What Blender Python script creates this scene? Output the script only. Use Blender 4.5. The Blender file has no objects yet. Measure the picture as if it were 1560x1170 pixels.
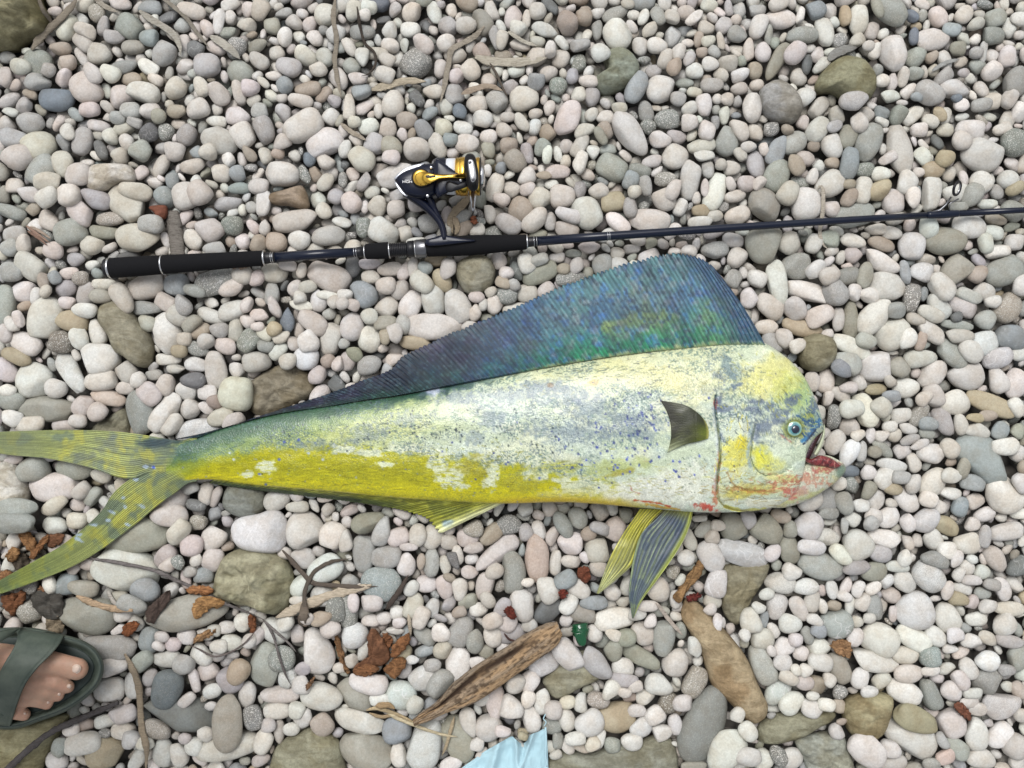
import bpy, bmesh, math, random
import numpy as np
from mathutils import Vector

# ------------------------------------------------------------------ camera, sky, sun
scn = bpy.context.scene
S = 0.00075            # metres on the beach per photo pixel
H = 1.05               # camera height above the pebbles
cam_d = bpy.data.cameras.new('camera')
cam = bpy.data.objects.new('camera', cam_d)
scn.collection.objects.link(cam)
cam.location = (0, 0, H)
cam.rotation_euler = (0, 0, 0)
cam_d.sensor_width = 36.0
cam_d.lens = 36.0 * H / (1560 * S)
cam_d.clip_start = 0.01
cam_d.clip_end = 500
scn.camera = cam

SUN_EL, SUN_AZ = math.radians(62), math.radians(20)   # azimuth measured from +Y (top of the picture) towards -X
w = bpy.data.worlds.new('World'); scn.world = w; w.use_nodes = True
nt = w.node_tree; bg = nt.nodes['Background']
sky = nt.nodes.new('ShaderNodeTexSky'); sky.sky_type = 'NISHITA'; sky.sun_disc = False
sky.sun_elevation = SUN_EL; sky.sun_rotation = -SUN_AZ
sky.air_density = 1.0; sky.dust_density = 3.0; sky.ozone_density = 1.0
hsv = nt.nodes.new('ShaderNodeHueSaturation'); hsv.inputs['Saturation'].default_value = 0.22
nt.links.new(sky.outputs[0], hsv.inputs['Color']); nt.links.new(hsv.outputs[0], bg.inputs['Color'])
bg.inputs['Strength'].default_value = 0.122
sl = bpy.data.lights.new('sun', 'SUN'); sl.energy = 1.5; sl.angle = math.radians(30); sl.color = (1.0, 0.99, 0.98)
so = bpy.data.objects.new('sun', sl); scn.collection.objects.link(so)
d = Vector((-math.sin(SUN_AZ)*math.cos(SUN_EL), math.cos(SUN_AZ)*math.cos(SUN_EL), math.sin(SUN_EL)))
so.rotation_euler = d.to_track_quat('Z', 'Y').to_euler()
scn.view_settings.view_transform = 'Standard'; scn.view_settings.look = 'None'
scn.view_settings.gamma = 1.0; scn.view_settings.use_curve_mapping = False
scn.view_settings.exposure = 0.56

# ------------------------------------------------------------------ helpers
rng = np.random.default_rng(7)
random.seed(7)
COL = scn.collection
KALB = 0.80

def W(px, py, z=0.0):
    """photo pixel on the horizontal plane z -> world"""
    k = S * (H - z) / H
    return ((px - 780.0) * k, (585.0 - py) * k, z)

def s2l(c):
    c = np.asarray(c, float) / 255.0
    return np.where(c <= 0.04045, c / 12.92, ((c + 0.055) / 1.055) ** 2.4)

def alb(c, k=KALB):
    return tuple(s2l(c) * k) + (1.0,)

def tag(o, label=None, cat=None, group=None, kind=None):
    if label: o['label'] = label
    if cat: o['category'] = cat
    if group: o['group'] = group
    if kind: o['kind'] = kind
    return o

def empty(name, loc=(0, 0, 0)):
    o = bpy.data.objects.new(name, None); COL.objects.link(o); o.location = loc
    o.empty_display_size = 0.01
    return o

def mk(name, V, F, mat, parent=None, cols=None, smooth=True, extra=None):
    """V (n,3), F list/array of tris or quads (or list of both)"""
    me = bpy.data.meshes.new(name)
    V = np.asarray(V, np.float32)
    if isinstance(F, np.ndarray):
        F = [F]
    F = [f for f in F if len(f)]
    me.vertices.add(len(V)); me.vertices.foreach_set('co', V.ravel())
    nl = sum(f.size for f in F); npoly = sum(len(f) for f in F)
    me.loops.add(nl); me.polygons.add(npoly)
    li = np.concatenate([np.asarray(f, np.int32).ravel() for f in F])
    tot = np.concatenate([np.full(len(f), f.shape[1], np.int32) for f in F])
    st = np.concatenate([[0], np.cumsum(tot)[:-1]]).astype(np.int32)
    me.loops.foreach_set('vertex_index', li)
    me.polygons.foreach_set('loop_start', st)
    me.polygons.foreach_set('loop_total', tot)
    me.polygons.foreach_set('use_smooth', np.full(npoly, smooth, bool))
    me.update(calc_edges=True)
    if cols is not None:
        a = me.attributes.new('pcol', 'FLOAT_COLOR', 'POINT')
        a.data.foreach_set('color', np.asarray(cols, np.float32).ravel())
    if extra is not None:
        a = me.attributes.new('prm', 'FLOAT_COLOR', 'POINT')
        a.data.foreach_set('color', np.asarray(extra, np.float32).ravel())
    if mat: me.materials.append(mat)
    me.validate()
    o = bpy.data.objects.new(name, me); COL.objects.link(o)
    if parent is not None:
        o.parent = parent
        pl = Vector((0, 0, 0)); q = parent
        while q is not None:
            pl += q.location; q = q.parent
        o.location = -pl
    return o

def recenter(o, p):
    """put the object's origin at p without moving its mesh (no parent)"""
    me = o.data; n = len(me.vertices); a = np.empty(n * 3, np.float32)
    me.vertices.foreach_get('co', a); a = a.reshape(-1, 3) - np.asarray(p, np.float32)
    me.vertices.foreach_set('co', a.ravel()); o.location = p
    me.update()

# value noise on numpy arrays
_tab = np.random.default_rng(99).random((256, 256))
def vn(x, y, seed=0):
    x = np.asarray(x, float) + seed * 17.31; y = np.asarray(y, float) + seed * 9.17
    xi = np.floor(x).astype(int); yi = np.floor(y).astype(int)
    fx = x - xi; fy = y - yi; fx = fx*fx*(3-2*fx); fy = fy*fy*(3-2*fy)
    a = _tab[xi & 255, yi & 255]; b = _tab[(xi+1) & 255, yi & 255]
    c = _tab[xi & 255, (yi+1) & 255]; e = _tab[(xi+1) & 255, (yi+1) & 255]
    return (a*(1-fx)+b*fx)*(1-fy) + (c*(1-fx)+e*fx)*fy
def fbm(x, y, seed=0, o=4):
    r = 0; a = 0.5; t = 0
    for i in range(o):
        r = r + a * vn(np.asarray(x)*2**i, np.asarray(y)*2**i, seed + i*3.7); t += a; a *= 0.5
    return r / t
def sst(a, b, x):
    t = np.clip((x - a) / (b - a), 0, 1); return t*t*(3-2*t)
def interp(x, pts):
    p = np.asarray(pts, float)
    return np.interp(x, p[:, 0], p[:, 1])
def smooth_curve(pts, n):
    """Catmull-Rom through points, n samples"""
    P = np.asarray(pts, float); m = len(P)
    P = np.vstack([2*P[0]-P[1], P, 2*P[-1]-P[-2]])
    seg = np.linalg.norm(np.diff(P[1:-1], axis=0), axis=1); cs = np.concatenate([[0], np.cumsum(seg)])
    t = np.linspace(0, cs[-1], n)
    i = np.clip(np.searchsorted(cs, t, side='right') - 1, 0, m - 2)
    u = ((t - cs[i]) / np.maximum(seg[i], 1e-9))[:, None]
    p0, p1, p2, p3 = P[i], P[i+1], P[i+2], P[i+3]
    return 0.5*((2*p1) + (-p0+p2)*u + (2*p0-5*p1+4*p2-p3)*u*u + (-p0+3*p1-3*p2+p3)*u**3)
def closed_curve(pts, n):
    P = np.asarray(pts, float)
    Q = np.vstack([P[-2:], P, P[:3]])
    c = smooth_curve(Q, n * 6)
    # keep the stretch that goes once round, starting at P[0]
    i0 = np.argmin(((c[:len(c)//2]-P[0])**2).sum(1)); i1 = len(c)//2 + np.argmin(((c[len(c)//2:]-P[0])**2).sum(1))
    c = c[i0:i1]
    seg = np.linalg.norm(np.diff(np.vstack([c, c[:1]]), axis=0), axis=1); cs = np.concatenate([[0], np.cumsum(seg)])
    t = np.linspace(0, cs[-1], n, endpoint=False)
    cc = np.vstack([c, c[:1]])
    return np.stack([np.interp(t, cs, cc[:, 0]), np.interp(t, cs, cc[:, 1])], 1)
def pdist(x, y, pts):
    """distance of points to a polyline and the parameter along it"""
    best = np.full(np.shape(x), 1e9); par = np.zeros(np.shape(x)); side = np.zeros(np.shape(x))
    P = np.asarray(pts, float); n = len(P) - 1
    for i in range(n):
        a, b = P[i], P[i+1]; dx, dy = b - a; L = dx*dx + dy*dy + 1e-9
        t = np.clip(((x-a[0])*dx + (y-a[1])*dy)/L, 0, 1)
        dd = np.hypot(x - a[0] - t*dx, y - a[1] - t*dy)
        m = dd < best
        best = np.where(m, dd, best); par = np.where(m, (i+t)/n, par)
        side = np.where(m, np.sign((x-a[0])*dy - (y-a[1])*dx), side)
    return best, par, side

def grid_faces(nu, nv, closed_v=False, off=0, flip=False):
    i = np.arange(nu-1)[:, None]; j = np.arange(nv if closed_v else nv-1)[None, :]
    jn = (j + 1) % nv
    a = i*nv + j; b = i*nv + jn; c = (i+1)*nv + jn; e = (i+1)*nv + j
    f = np.stack(np.broadcast_arrays(a, b, c, e), -1).reshape(-1, 4) + off
    return f[:, ::-1].copy() if flip else f

def sheet(name, P, thick, mat, parent=None, cols=None):
    """a thin solid from a grid of top points P (nu,nv,3)"""
    nu, nv, _ = P.shape
    top = P.reshape(-1, 3); bot = top.copy(); bot[:, 2] -= (thick if np.isscalar(thick) else thick.reshape(-1))
    V = np.vstack([top, bot]); N = nu*nv
    f1 = grid_faces(nu, nv); f2 = grid_faces(nu, nv, off=N, flip=True)
    idx = np.arange(N).reshape(nu, nv)
    loop = np.concatenate([idx[0, :], idx[1:, -1], idx[-1, -2::-1], idx[-2:0:-1, 0]])
    ln = np.roll(loop, -1)
    f3 = np.stack([loop, loop+N, ln+N, ln], -1)
    c = None if cols is None else np.vstack([cols.reshape(-1, 4)]*2)
    o = mk(name, V, [np.vstack([f1, f2, f3])], mat, parent, c)
    fix_normals(o)
    return o

def fix_normals(o):
    bm = bmesh.new(); bm.from_mesh(o.data); bmesh.ops.recalc_face_normals(bm, faces=bm.faces)
    bm.to_mesh(o.data); bm.free()

def tube(name, pts, rad, mat, parent=None, seg=16, cols=None, flat=1.0, caps=True, jit=0.0, collist=False):
    """round tube through 3D points; rad scalar or list; flat = height/width"""
    P = np.asarray(pts, float); n = len(P); R = np.full(n, rad) if np.isscalar(rad) else np.asarray(rad, float)
    T = np.gradient(P, axis=0); T /= np.linalg.norm(T, axis=1)[:, None] + 1e-12
    up = np.array([0, 0, 1.0]); V = []
    th = np.arange(seg) * 2*math.pi/seg
    for i in range(n):
        s = np.cross(T[i], up)
        if np.linalg.norm(s) < 1e-3: s = np.array([1.0, 0, 0])
        s /= np.linalg.norm(s); u = np.cross(s, T[i])
        r = R[i] * (1 + (jit*(vn(th*2.1, np.full(seg, i*0.9), 3)-0.5) if jit else 0))
        V.append(P[i] + np.outer(np.cos(th)*r, s) + np.outer(np.sin(th)*r*flat, u))
    V = np.vstack(V); F = [grid_faces(n, seg, True)]
    if caps:
        V = np.vstack([V, P[0], P[-1]]); a = np.arange(seg); b = (a+1) % seg
        F.append(np.vstack([np.stack([a, b, np.full(seg, n*seg)], -1)[:, ::-1], np.stack([a+(n-1)*seg, b+(n-1)*seg, np.full(seg, n*seg+1)], -1)]))
    c = None
    if cols is not None:
        c = np.tile(np.asarray(cols, float), (len(V), 1)) if np.ndim(cols) == 1 else None
    o = mk(name, V, F, mat, parent, c)
    fix_normals(o)
    return o

def slab(name, pts, z0, z1, mat, parent=None, n=48, bev=0.12, dome=0.0, jit=0.0, col=None, px=True, seed=0, smooth=True, colf=None, tilt=(0, 0), closed=True):
    """solid with the traced outline (photo pixels), real thickness and a rounded edge"""
    C = closed_curve(pts, n) if closed else np.asarray(pts, float)
    n = len(C); c0 = C.mean(0)
    rings = [(0.0, 0, 0), (1-bev, 0, 0), (1-bev*0.25, 0.12, 0), (1, 0.35, 0), (1, 0.65, 0), (1-bev*0.25, 0.9, 0), (1-bev, 1, 0), (0.7, 1, .35), (0.45, 1, .75), (0.2, 1, .95), (0.0, 1, 1)]
    V = []
    for s, t, dm in rings:
        p = c0 + (C - c0)*s
        z = z0 + (z1-z0)*t + dome*dm
        z = z + tilt[0]*(p[:, 0]-c0[0])*S + tilt[1]*(p[:, 1]-c0[1])*S
        if jit: z = z + jit*(fbm(p[:, 0]*0.12, p[:, 1]*0.12, seed)-0.5)*(0.3+t)
        zz = np.clip(z, -1, 5)
        k = S*(H-zz)/H if px else np.ones_like(zz)
        V.append(np.stack([(p[:, 0]-780)*k, (585-p[:, 1])*k, zz], 1) if px else np.stack([p[:, 0], p[:, 1], zz], 1))
    V = np.vstack(V)
    cc = None
    if colf is not None: cc = colf(V)
    elif col is not None: cc = np.tile(np.asarray(col, float), (len(V), 1))
    o = mk(name, V, [grid_faces(len(rings), n, True)], mat, parent, cc, smooth)
    bm = bmesh.new(); bm.from_mesh(o.data); bmesh.ops.remove_doubles(bm, verts=bm.verts, dist=1e-6)
    bmesh.ops.recalc_face_normals(bm, faces=bm.faces); bm.to_mesh(o.data); bm.free()
    return o

# ------------------------------------------------------------------ materials
def newmat(name, col=(0.5, 0.5, 0.5), rough=0.5, metal=0.0, spec=0.5, coat=0.0, attr=False):
    m = bpy.data.materials.new(name); m.use_nodes = True
    b = m.node_tree.nodes['Principled BSDF']
    b.inputs['Base Color'].default_value = (col[0], col[1], col[2], 1)
    b.inputs['Roughness'].default_value = rough; b.inputs['Metallic'].default_value = metal
    b.inputs['Specular IOR Level'].default_value = spec; b.inputs['Coat Weight'].default_value = coat
    if attr:
        a = m.node_tree.nodes.new('ShaderNodeAttribute'); a.attribute_name = 'pcol'
        m.node_tree.links.new(a.outputs['Color'], b.inputs['Base Color'])
    return m
class NB:
    """tiny node helper"""
    def __init__(s, m): s.t = m.node_tree; s.b = s.t.nodes['Principled BSDF']
    def n(s, typ, **k):
        x = s.t.nodes.new(typ)
        for a, v in k.items(): setattr(x, a, v)
        return x
    def l(s, a, b): s.t.links.new(a, b)
    def math(s, op, a, b=None, clamp=False):
        x = s.n('ShaderNodeMath', operation=op, use_clamp=clamp)
        for i, v in enumerate((a, b)):
            if v is None: continue
            if isinstance(v, (int, float)): x.inputs[i].default_value = v
            else: s.l(v, x.inputs[i])
        return x.outputs[0]
    def ramp(s, v, a, b, lo=0.0, hi=1.0):
        x = s.n('ShaderNodeMapRange'); x.interpolation_type = 'SMOOTHSTEP'
        s.l(v, x.inputs[0]); x.inputs[1].default_value = a; x.inputs[2].default_value = b
        x.inputs[3].default_value = lo; x.inputs[4].default_value = hi
        return x.outputs[0]
    def noise(s, vec, scale, detail=3, w=None, rough=0.55, dist=0.0):
        x = s.n('ShaderNodeTexNoise'); x.inputs['Scale'].default_value = scale; x.inputs['Detail'].default_value = detail
        x.inputs['Roughness'].default_value = rough; x.inputs['Distortion'].default_value = dist
        if vec is not None: s.l(vec, x.inputs['Vector'])
        if w is not None: x.noise_dimensions = '4D'; s.l(w, x.inputs['W'])
        return x.outputs[0]
    def mix(s, f, a, b, mode='MIX'):
        x = s.n('ShaderNodeMix', data_type='RGBA', blend_type=mode)
        for sock, v in ((x.inputs[0], f), (x.inputs[6], a), (x.inputs[7], b)):
            if isinstance(v, (int, float)): sock.default_value = v
            elif isinstance(v, tuple): sock.default_value = v
            else: s.l(v, sock)
        return x.outputs[2]
    def bump(s, h, dist, strength=1.0, prev=None):
        x = s.n('ShaderNodeBump'); x.inputs['Distance'].default_value = dist; x.inputs['Strength'].default_value = strength
        s.l(h, x.inputs['Height'])
        if prev is not None: s.l(prev, x.inputs['Normal'])
        return x.outputs[0]

def stone_material():
    m = newmat('beach_stone', rough=0.62, spec=0.35, attr=False); k = NB(m)
    geo = k.n('ShaderNodeNewGeometry'); pos = geo.outputs['Position']
    a = k.n('ShaderNodeAttribute', attribute_name='pcol'); p = k.n('ShaderNodeAttribute', attribute_name='prm')
    sp = k.n('ShaderNodeSeparateColor'); k.l(p.outputs['Color'], sp.inputs[0])
    off = k.math('MULTIPLY', sp.outputs[0], 60.0); spk = sp.outputs[1]; vein = sp.outputs[2]
    col = a.outputs['Color']
    n1 = k.noise(pos, 70, 5, off); n2 = k.noise(pos, 420, 4, off, rough=0.7); n3 = k.noise(pos, 1500, 2, off)
    # broad tone drift inside one stone, warmer where it is stained
    c = k.mix(k.ramp(n1, .35, .7), col, k.mix(1.0, col, (0.88, 0.83, 0.78, 1), 'MULTIPLY'))
    fine = k.ramp(n2, .3, .7, .87, 1.1)
    cm = k.n('ShaderNodeCombineColor'); [k.l(fine, cm.inputs[i]) for i in range(3)]
    c = k.mix(1.0, c, cm.outputs[0], 'MULTIPLY')
    # speckled stones: dark and pale grains
    sa = k.math('MULTIPLY', k.ramp(n3, .5, .6), spk)
    c = k.mix(sa, c, (0.09, 0.09, 0.085, 1))
    n4 = k.noise(pos, 900, 2, k.math('ADD', off, 11.0))
    c = k.mix(k.math('MULTIPLY', k.ramp(n4, .54, .64), spk), c, (0.62, 0.6, 0.55, 1))
    # tiny dark pits on every stone
    n5 = k.noise(pos, 620, 1, k.math('ADD', off, 5.0))
    c = k.mix(k.ramp(n5, .73, .79, 0, .55), c, (0.16, 0.14, 0.12, 1))
    # veins
    n6 = k.noise(pos, 38, 2, k.math('ADD', off, 23.0), dist=0.6)
    vv = k.math('ABSOLUTE', k.math('SUBTRACT', n6, 0.5))
    vm = k.math('MULTIPLY', k.ramp(vv, 0.0, 0.012, 1, 0), vein)
    c = k.mix(k.math('MULTIPLY', vm, .7), c, (0.62, 0.61, 0.6, 1))
    k.l(c, k.b.inputs['Base Color'])
    k.l(k.ramp(n1, .3, .7, .55, .74), k.b.inputs['Roughness'])
    b1 = k.bump(n2, 0.0009, 0.5); b2 = k.bump(n3, 0.0003, 0.5, b1); k.l(b2, k.b.inputs['Normal'])
    return m
STONE = stone_material()

def rock_material():
    """rougher, layered, lichen-dusted stone for the big rocks"""
    m = newmat('weathered_rock', rough=0.75, spec=0.25); k = NB(m)
    pos = k.n('ShaderNodeNewGeometry').outputs['Position']
    a = k.n('ShaderNodeAttribute', attribute_name='pcol'); col = a.outputs['Color']
    mp = k.n('ShaderNodeMapping'); mp.inputs['Scale'].default_value = (1, 2.6, 2); mp.inputs['Rotation'].default_value = (0, 0, .35); k.l(pos, mp.inputs[0])
    n1 = k.noise(mp.outputs[0], 34, 7, rough=.62, dist=.5); n2 = k.noise(pos, 260, 6, rough=.72); n3 = k.noise(pos, 900, 3)
    c = k.mix(k.ramp(n1, .32, .68), k.mix(1.0, col, (0.66, 0.62, 0.55, 1), 'MULTIPLY'), k.mix(1.0, col, (1.14, 1.12, 1.08, 1), 'MULTIPLY'))
    f = k.ramp(n2, .28, .72, .78, 1.14)
    cm = k.n('ShaderNodeCombineColor'); [k.l(f, cm.inputs[i]) for i in range(3)]
    c = k.mix(1.0, c, cm.outputs[0], 'MULTIPLY')
    c = k.mix(k.ramp(n3, .62, .72, 0, .5), c, (0.1, 0.085, 0.06, 1))
    k.l(c, k.b.inputs['Base Color'])
    b1 = k.bump(n1, 0.004, .5); b2 = k.bump(n2, 0.0015, .7, b1); k.l(b2, k.b.inputs['Normal'])
    return m
ROCK = rock_material()

def wood_material(name, dark=(0.045, 0.028, 0.016, 1), rot=0.0, amt=.6):
    m = newmat(name, rough=0.8, spec=0.2); k = NB(m)
    tc = k.n('ShaderNodeTexCoord')
    mp = k.n('ShaderNodeMapping'); mp.inputs['Scale'].default_value = (1, 9, 4); mp.inputs['Rotation'].default_value = (0, 0, rot)
    mp.vector_type = 'TEXTURE'
    mp.inputs['Scale'].default_value = (1, .11, .25)
    k.l(tc.outputs['Object'], mp.inputs[0])
    a = k.n('ShaderNodeAttribute', attribute_name='pcol')
    n1 = k.noise(mp.outputs[0], 110, 6, rough=.7); n2 = k.noise(tc.outputs['Object'], 240, 4, rough=.65)
    c = k.mix(k.ramp(n1, .42, .66, 0, amt), a.outputs['Color'], dark)
    c = k.mix(k.ramp(n2, .52, .74, 0, amt*.8), c, dark)
    k.l(c, k.b.inputs['Base Color'])
    b1 = k.bump(n1, 0.002, .9); b2 = k.bump(n2, 0.0012, .6, b1); k.l(b2, k.b.inputs['Normal'])
    return m
# ------------------------------------------------------------------ the pebbles that can be told apart, traced one by one
# x y length width angle colour, per ninth of the beach (3 units = 1 photo pixel)
T = {}
T[(0, 0)] = """590 118 115 100 -30 G;605 210 105 60 0 o;685 175 70 80 0 b;395 143 100 60 -25 p;380 190 110 70 -50 n;458 245 105 92 0 n;745 237 120 95 60 g;948 300 115 100 0 v;
250 452 155 100 3 B;385 400 150 115 -55 p;655 422 140 85 -10 w;550 437 105 100 80 p;508 340 90 72 -30 w;800 400 105 85 45 y;675 305 100 60 -30 w;560 305 120 55 15 G;600 358 90 60 0 t;435 340 95 65 -65 p;310 282 75 70 0 n;
275 222 90 55 5 t;22 255 75 50 0 g;170 280 130 110 -40 G;105 310 90 70 0 n;25 350 90 65 80 p;175 375 110 75 -10 g;140 560 115 90 0 g;175 660 135 130 -45 n;60 627 120 85 0 v;90 725 140 110 0 p;370 645 130 88 75 g;290 750 125 92 -70 p;
190 785 150 110 45 G;235 838 120 80 0 n;370 805 110 98 0 p;620 875 150 78 -15 n;580 935 190 125 -40 n;445 915 140 78 -15 v;325 900 110 95 0 p;240 915 110 75 35 p;140 888 125 65 -5 w;370 975 130 85 -45 p;
500 1000 120 60 0 K;475 1060 130 58 -3 o;325 1060 150 110 10 G;625 1085 190 122 -8 y;700 1030 110 80 0 g;595 505 90 70 0 g;685 505 90 66 0 w;728 535 70 65 0 o;680 605 85 80 0 d;750 600 75 68 60 k;808 505 95 60 0 t;905 495 105 80 20 p;995 425 115 78 -50 n;920 397 95 62 -60 p;1085 415 110 52 -75 p;1145 400 75 70 0 p;1085 525 110 82 0 w;
995 640 165 110 -20 p;1110 620 115 95 -60 p;1205 588 125 82 -75 g;1385 577 175 120 30 w;1475 645 170 110 20 w;1285 795 155 98 -3 w;875 758 110 65 5 n;845 892 125 115 20 p;918 885 110 98 -50 n;1035 925 125 62 15 g;1350 1010 190 88 12 p;955 1045 120 100 -40 p;1060 1030 98 82 0 s;1205 930 115 62 85 w;1090 855 100 50 0 b;1185 855 88 65 0 n;
1080 790 75 70 0 b;640 695 98 88 30 G;800 692 85 82 0 p;580 650 80 62 -60 w;750 900 95 82 -60 b;785 825 78 58 -80 b;1340 905 170 95 8 t;1290 650 80 70 0 n;1315 305 110 84 -10 g;1180 272 100 62 -38 n;1300 165 88 62 80 w;1240 115 70 68 0 o;1125 110 90 62 0 n;875 48 125 65 -15 n;680 30 100 60 0 b;545 15 95 50 0 p;1455 315 80 62 0 n;1490 60 105 95 0 n;1195 50 88 75 80 n;890 220 80 72 0 d;825 108 70 62 0 g;995 95 108 50 80 w;940 120 80 55 -60 p;1500 1075 145 82 10 g;1365 1095 98 82 0 w;1262 1105 92 88 0 t;1180 1112 85 75 30 t;420 1120 98 82 0 n;240 1145 90 75 0 p;110 1112 85 62 80 n;45 1130 80 75 50 g;60 1068 100 72 0 g;40 965 140 58 -18 G;
215 1010 110 78 -40 n;60 845 78 62 0 p;455 682 95 50 -60 d;500 622 75 62 -60 w;310 605 78 60 -60 w;985 1135 110 60 0 g;412 500 90 62 0 p;615 210 90 50 0 o;1005 790 85 76 0 p;960 700 78 72 0 p;1045 730 72 52 -60 w;555 580 90 60 20 n;540 540 72 56 0 g;615 560 70 42 -20 g;1190 505 82 66 0 g;1375 460 108 56 -15 n;470 120 90 52 70 g;225 325 66 62 0 g;520 165 90 60 0 v;1140 700 80 46 -60 t;1410 725 66 52 -60 B;1390 800 95 45 -65 k;1480 965 82 62 -50 p;1150 945 62 52 0 v;1485 830 88 60 50 n;1450 560 60 40 0 w;930 260 60 40 0 g;1270 700 60 50 0 t"""
T[(520, 0)] = """338 285 140 138 90 k;322 50 90 82 0 n;425 55 108 60 -75 w;490 122 86 82 0 g;315 128 90 65 0 w;220 130 75 65 80 w;375 203 100 68 -40 p;480 200 80 74 0 w;645 95 112 82 -60 o;685 45 85 58 -75 n;785 78 105 74 80 p;895 45 78 72 0 p;845 80 80 40 90 n;1035 100 105 92 -50 t;1108 75 72 68 0 t;1255 55 135 60 28 G;1265 155 138 122 -40 w;1183 255 85 80 0 w;1090 205 90 55 10 v;810 135 76 70 0 w;735 185 85 50 80 n;700 170 105 45 -80 g;895 255 95 78 0 n;815 200 95 50 -15 n;955 225 75 50 80 w;740 255 80 58 0 t;840 445 130 108 0 n;715 460 100 90 -60 g;620 470 92 72 0 n;590 320 95 78 -50 n;645 240 95 68 -50 t;525 345 70 66 0 p;420 415 88 60 0 n;235 475 125 94 80 w;88 412 90 58 15 b;200 338 98 72 -20 w;35 210 95 48 -60 w;95 260 80 60 80 w;45 300 72 64 -40 G;95 145 108 62 0 G;75 358 85 50 0 p;210 275 80 55 -30 n;160 238 105 52 0 n;300 545 95 72 0 t;213 585 86 70 80 n;125 573 92 70 20 w;375 590 95 68 -55 b;460 580 86 78 0 n;150 650 92 84 80 g;90 725 125 102 -30 n;225 670 100 88 -50 o;230 725 80 62 0 w;440 665 115 70 -65 n;500 640 66 60 0 b;575 655 105 84 0 w;670 685 78 60 90 o;765 665 76 74 0 t;795 735 105 85 -50 o;675 622 80 64 0 w;745 592 72 66 0 n;760 533 65 45 0 n;850 695 90 52 -75 g;918 675 78 68 60 G;890 375 76 70 0 b;990 390 80 74 0 s;1085 430 66 64 0 n;1038 537 158 98 70 p;1130 375 85 50 0 p;1145 440 85 68 80 v;1112 592 95 58 20 p;1092 660 112 60 62 n;1208 595 78 64 -50 t;1182 622 92 42 -60 o;1210 532 86 60 0 w;1270 500 70 50 0 n;1393 505 95 64 -75 G;1490 542 110 82 0 s;1320 610 215 105 -52 w;1345 677 118 66 -42 b;1460 635 96 74 0 w;1465 403 130 118 0 w;1350 400 145 85 68 b;1525 710 120 112 0 w;1245 760 142 112 -25 G;1368 775 100 60 -15 G;1323 828 85 66 70 b;1242 920 122 84 10 T;1125 972 145 122 -70 w;1012 895 108 104 0 n;905 900 100 92 30 n;820 955 108 102 60 t;885 1005 132 82 45 n;700 855 130 74 70 w;845 805 86 72 30 w;1175 870 90 70 0 n;1262 1015 125 68 -40 w;1410 1010 175 105 0 p;1480 905 110 100 -60 p;1478 820 98 60 0 K;1092 740 105 58 70 w;990 780 105 58 0 p;762 1022 118 78 -30 g;45 925 92 82 -60 p;165 935 88 78 60 p;252 957 80 74 0 n;98 1040 88 64 85 s;190 1060 140 108 -40 w;395 1020 100 84 0 g;550 985 80 70 0 G;560 1045 85 58 42 t;240 800 170 95 18 w;730 765 54 48 80 b;925 800 70 35 0 t;15 680 78 55 90 w;35 495 135 52 88 n;540 508 74 58 -70 B;478 480 70 55 -80 n;60 560 60 50 0 n;345 450 80 52 -50 d;780 390 78 58 30 g;1445 205 88 70 0 w;1485 270 95 65 60 n;1430 320 72 54 20 g;1450 70 92 58 -65 G;1512 75 66 62 0 n;1410 135 80 52 50 n;1385 70 75 44 70 w;1540 240 80 60 60 p;1520 310 80 60 60 t;1540 450 70 62 0 g;950 490 70 50 70 n;1030 1045 110 72 -10 p;1040 985 120 60 -20 w;955 1010 80 48 85 g;1130 1130 100 50 0 p;340 1110 90 50 0 w;620 1050 70 56 10 w;680 970 90 50 -80 w;730 915 78 62 0 p;850 865 76 58 30 p;510 695 60 48 0 w;940 710 80 42 85 w;990 700 70 36 -80 w;1175 50 60 48 30 w;570 120 70 90 0 n;520 240 80 100 0 n;430 1010 60 60 0 g;130 40 70 60 0 w;170 15 90 62 0 B;110 80 60 50 0 w;245 40 70 50 70 g;1310 15 60 40 0 n;1390 850 90 60 -75 g;1340 880 60 60 0 n;1320 950 90 60 -80 g;1420 735 92 52 15 p;1515 870 100 60 60 p;1010 940 60 30 0 n"""
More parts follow.
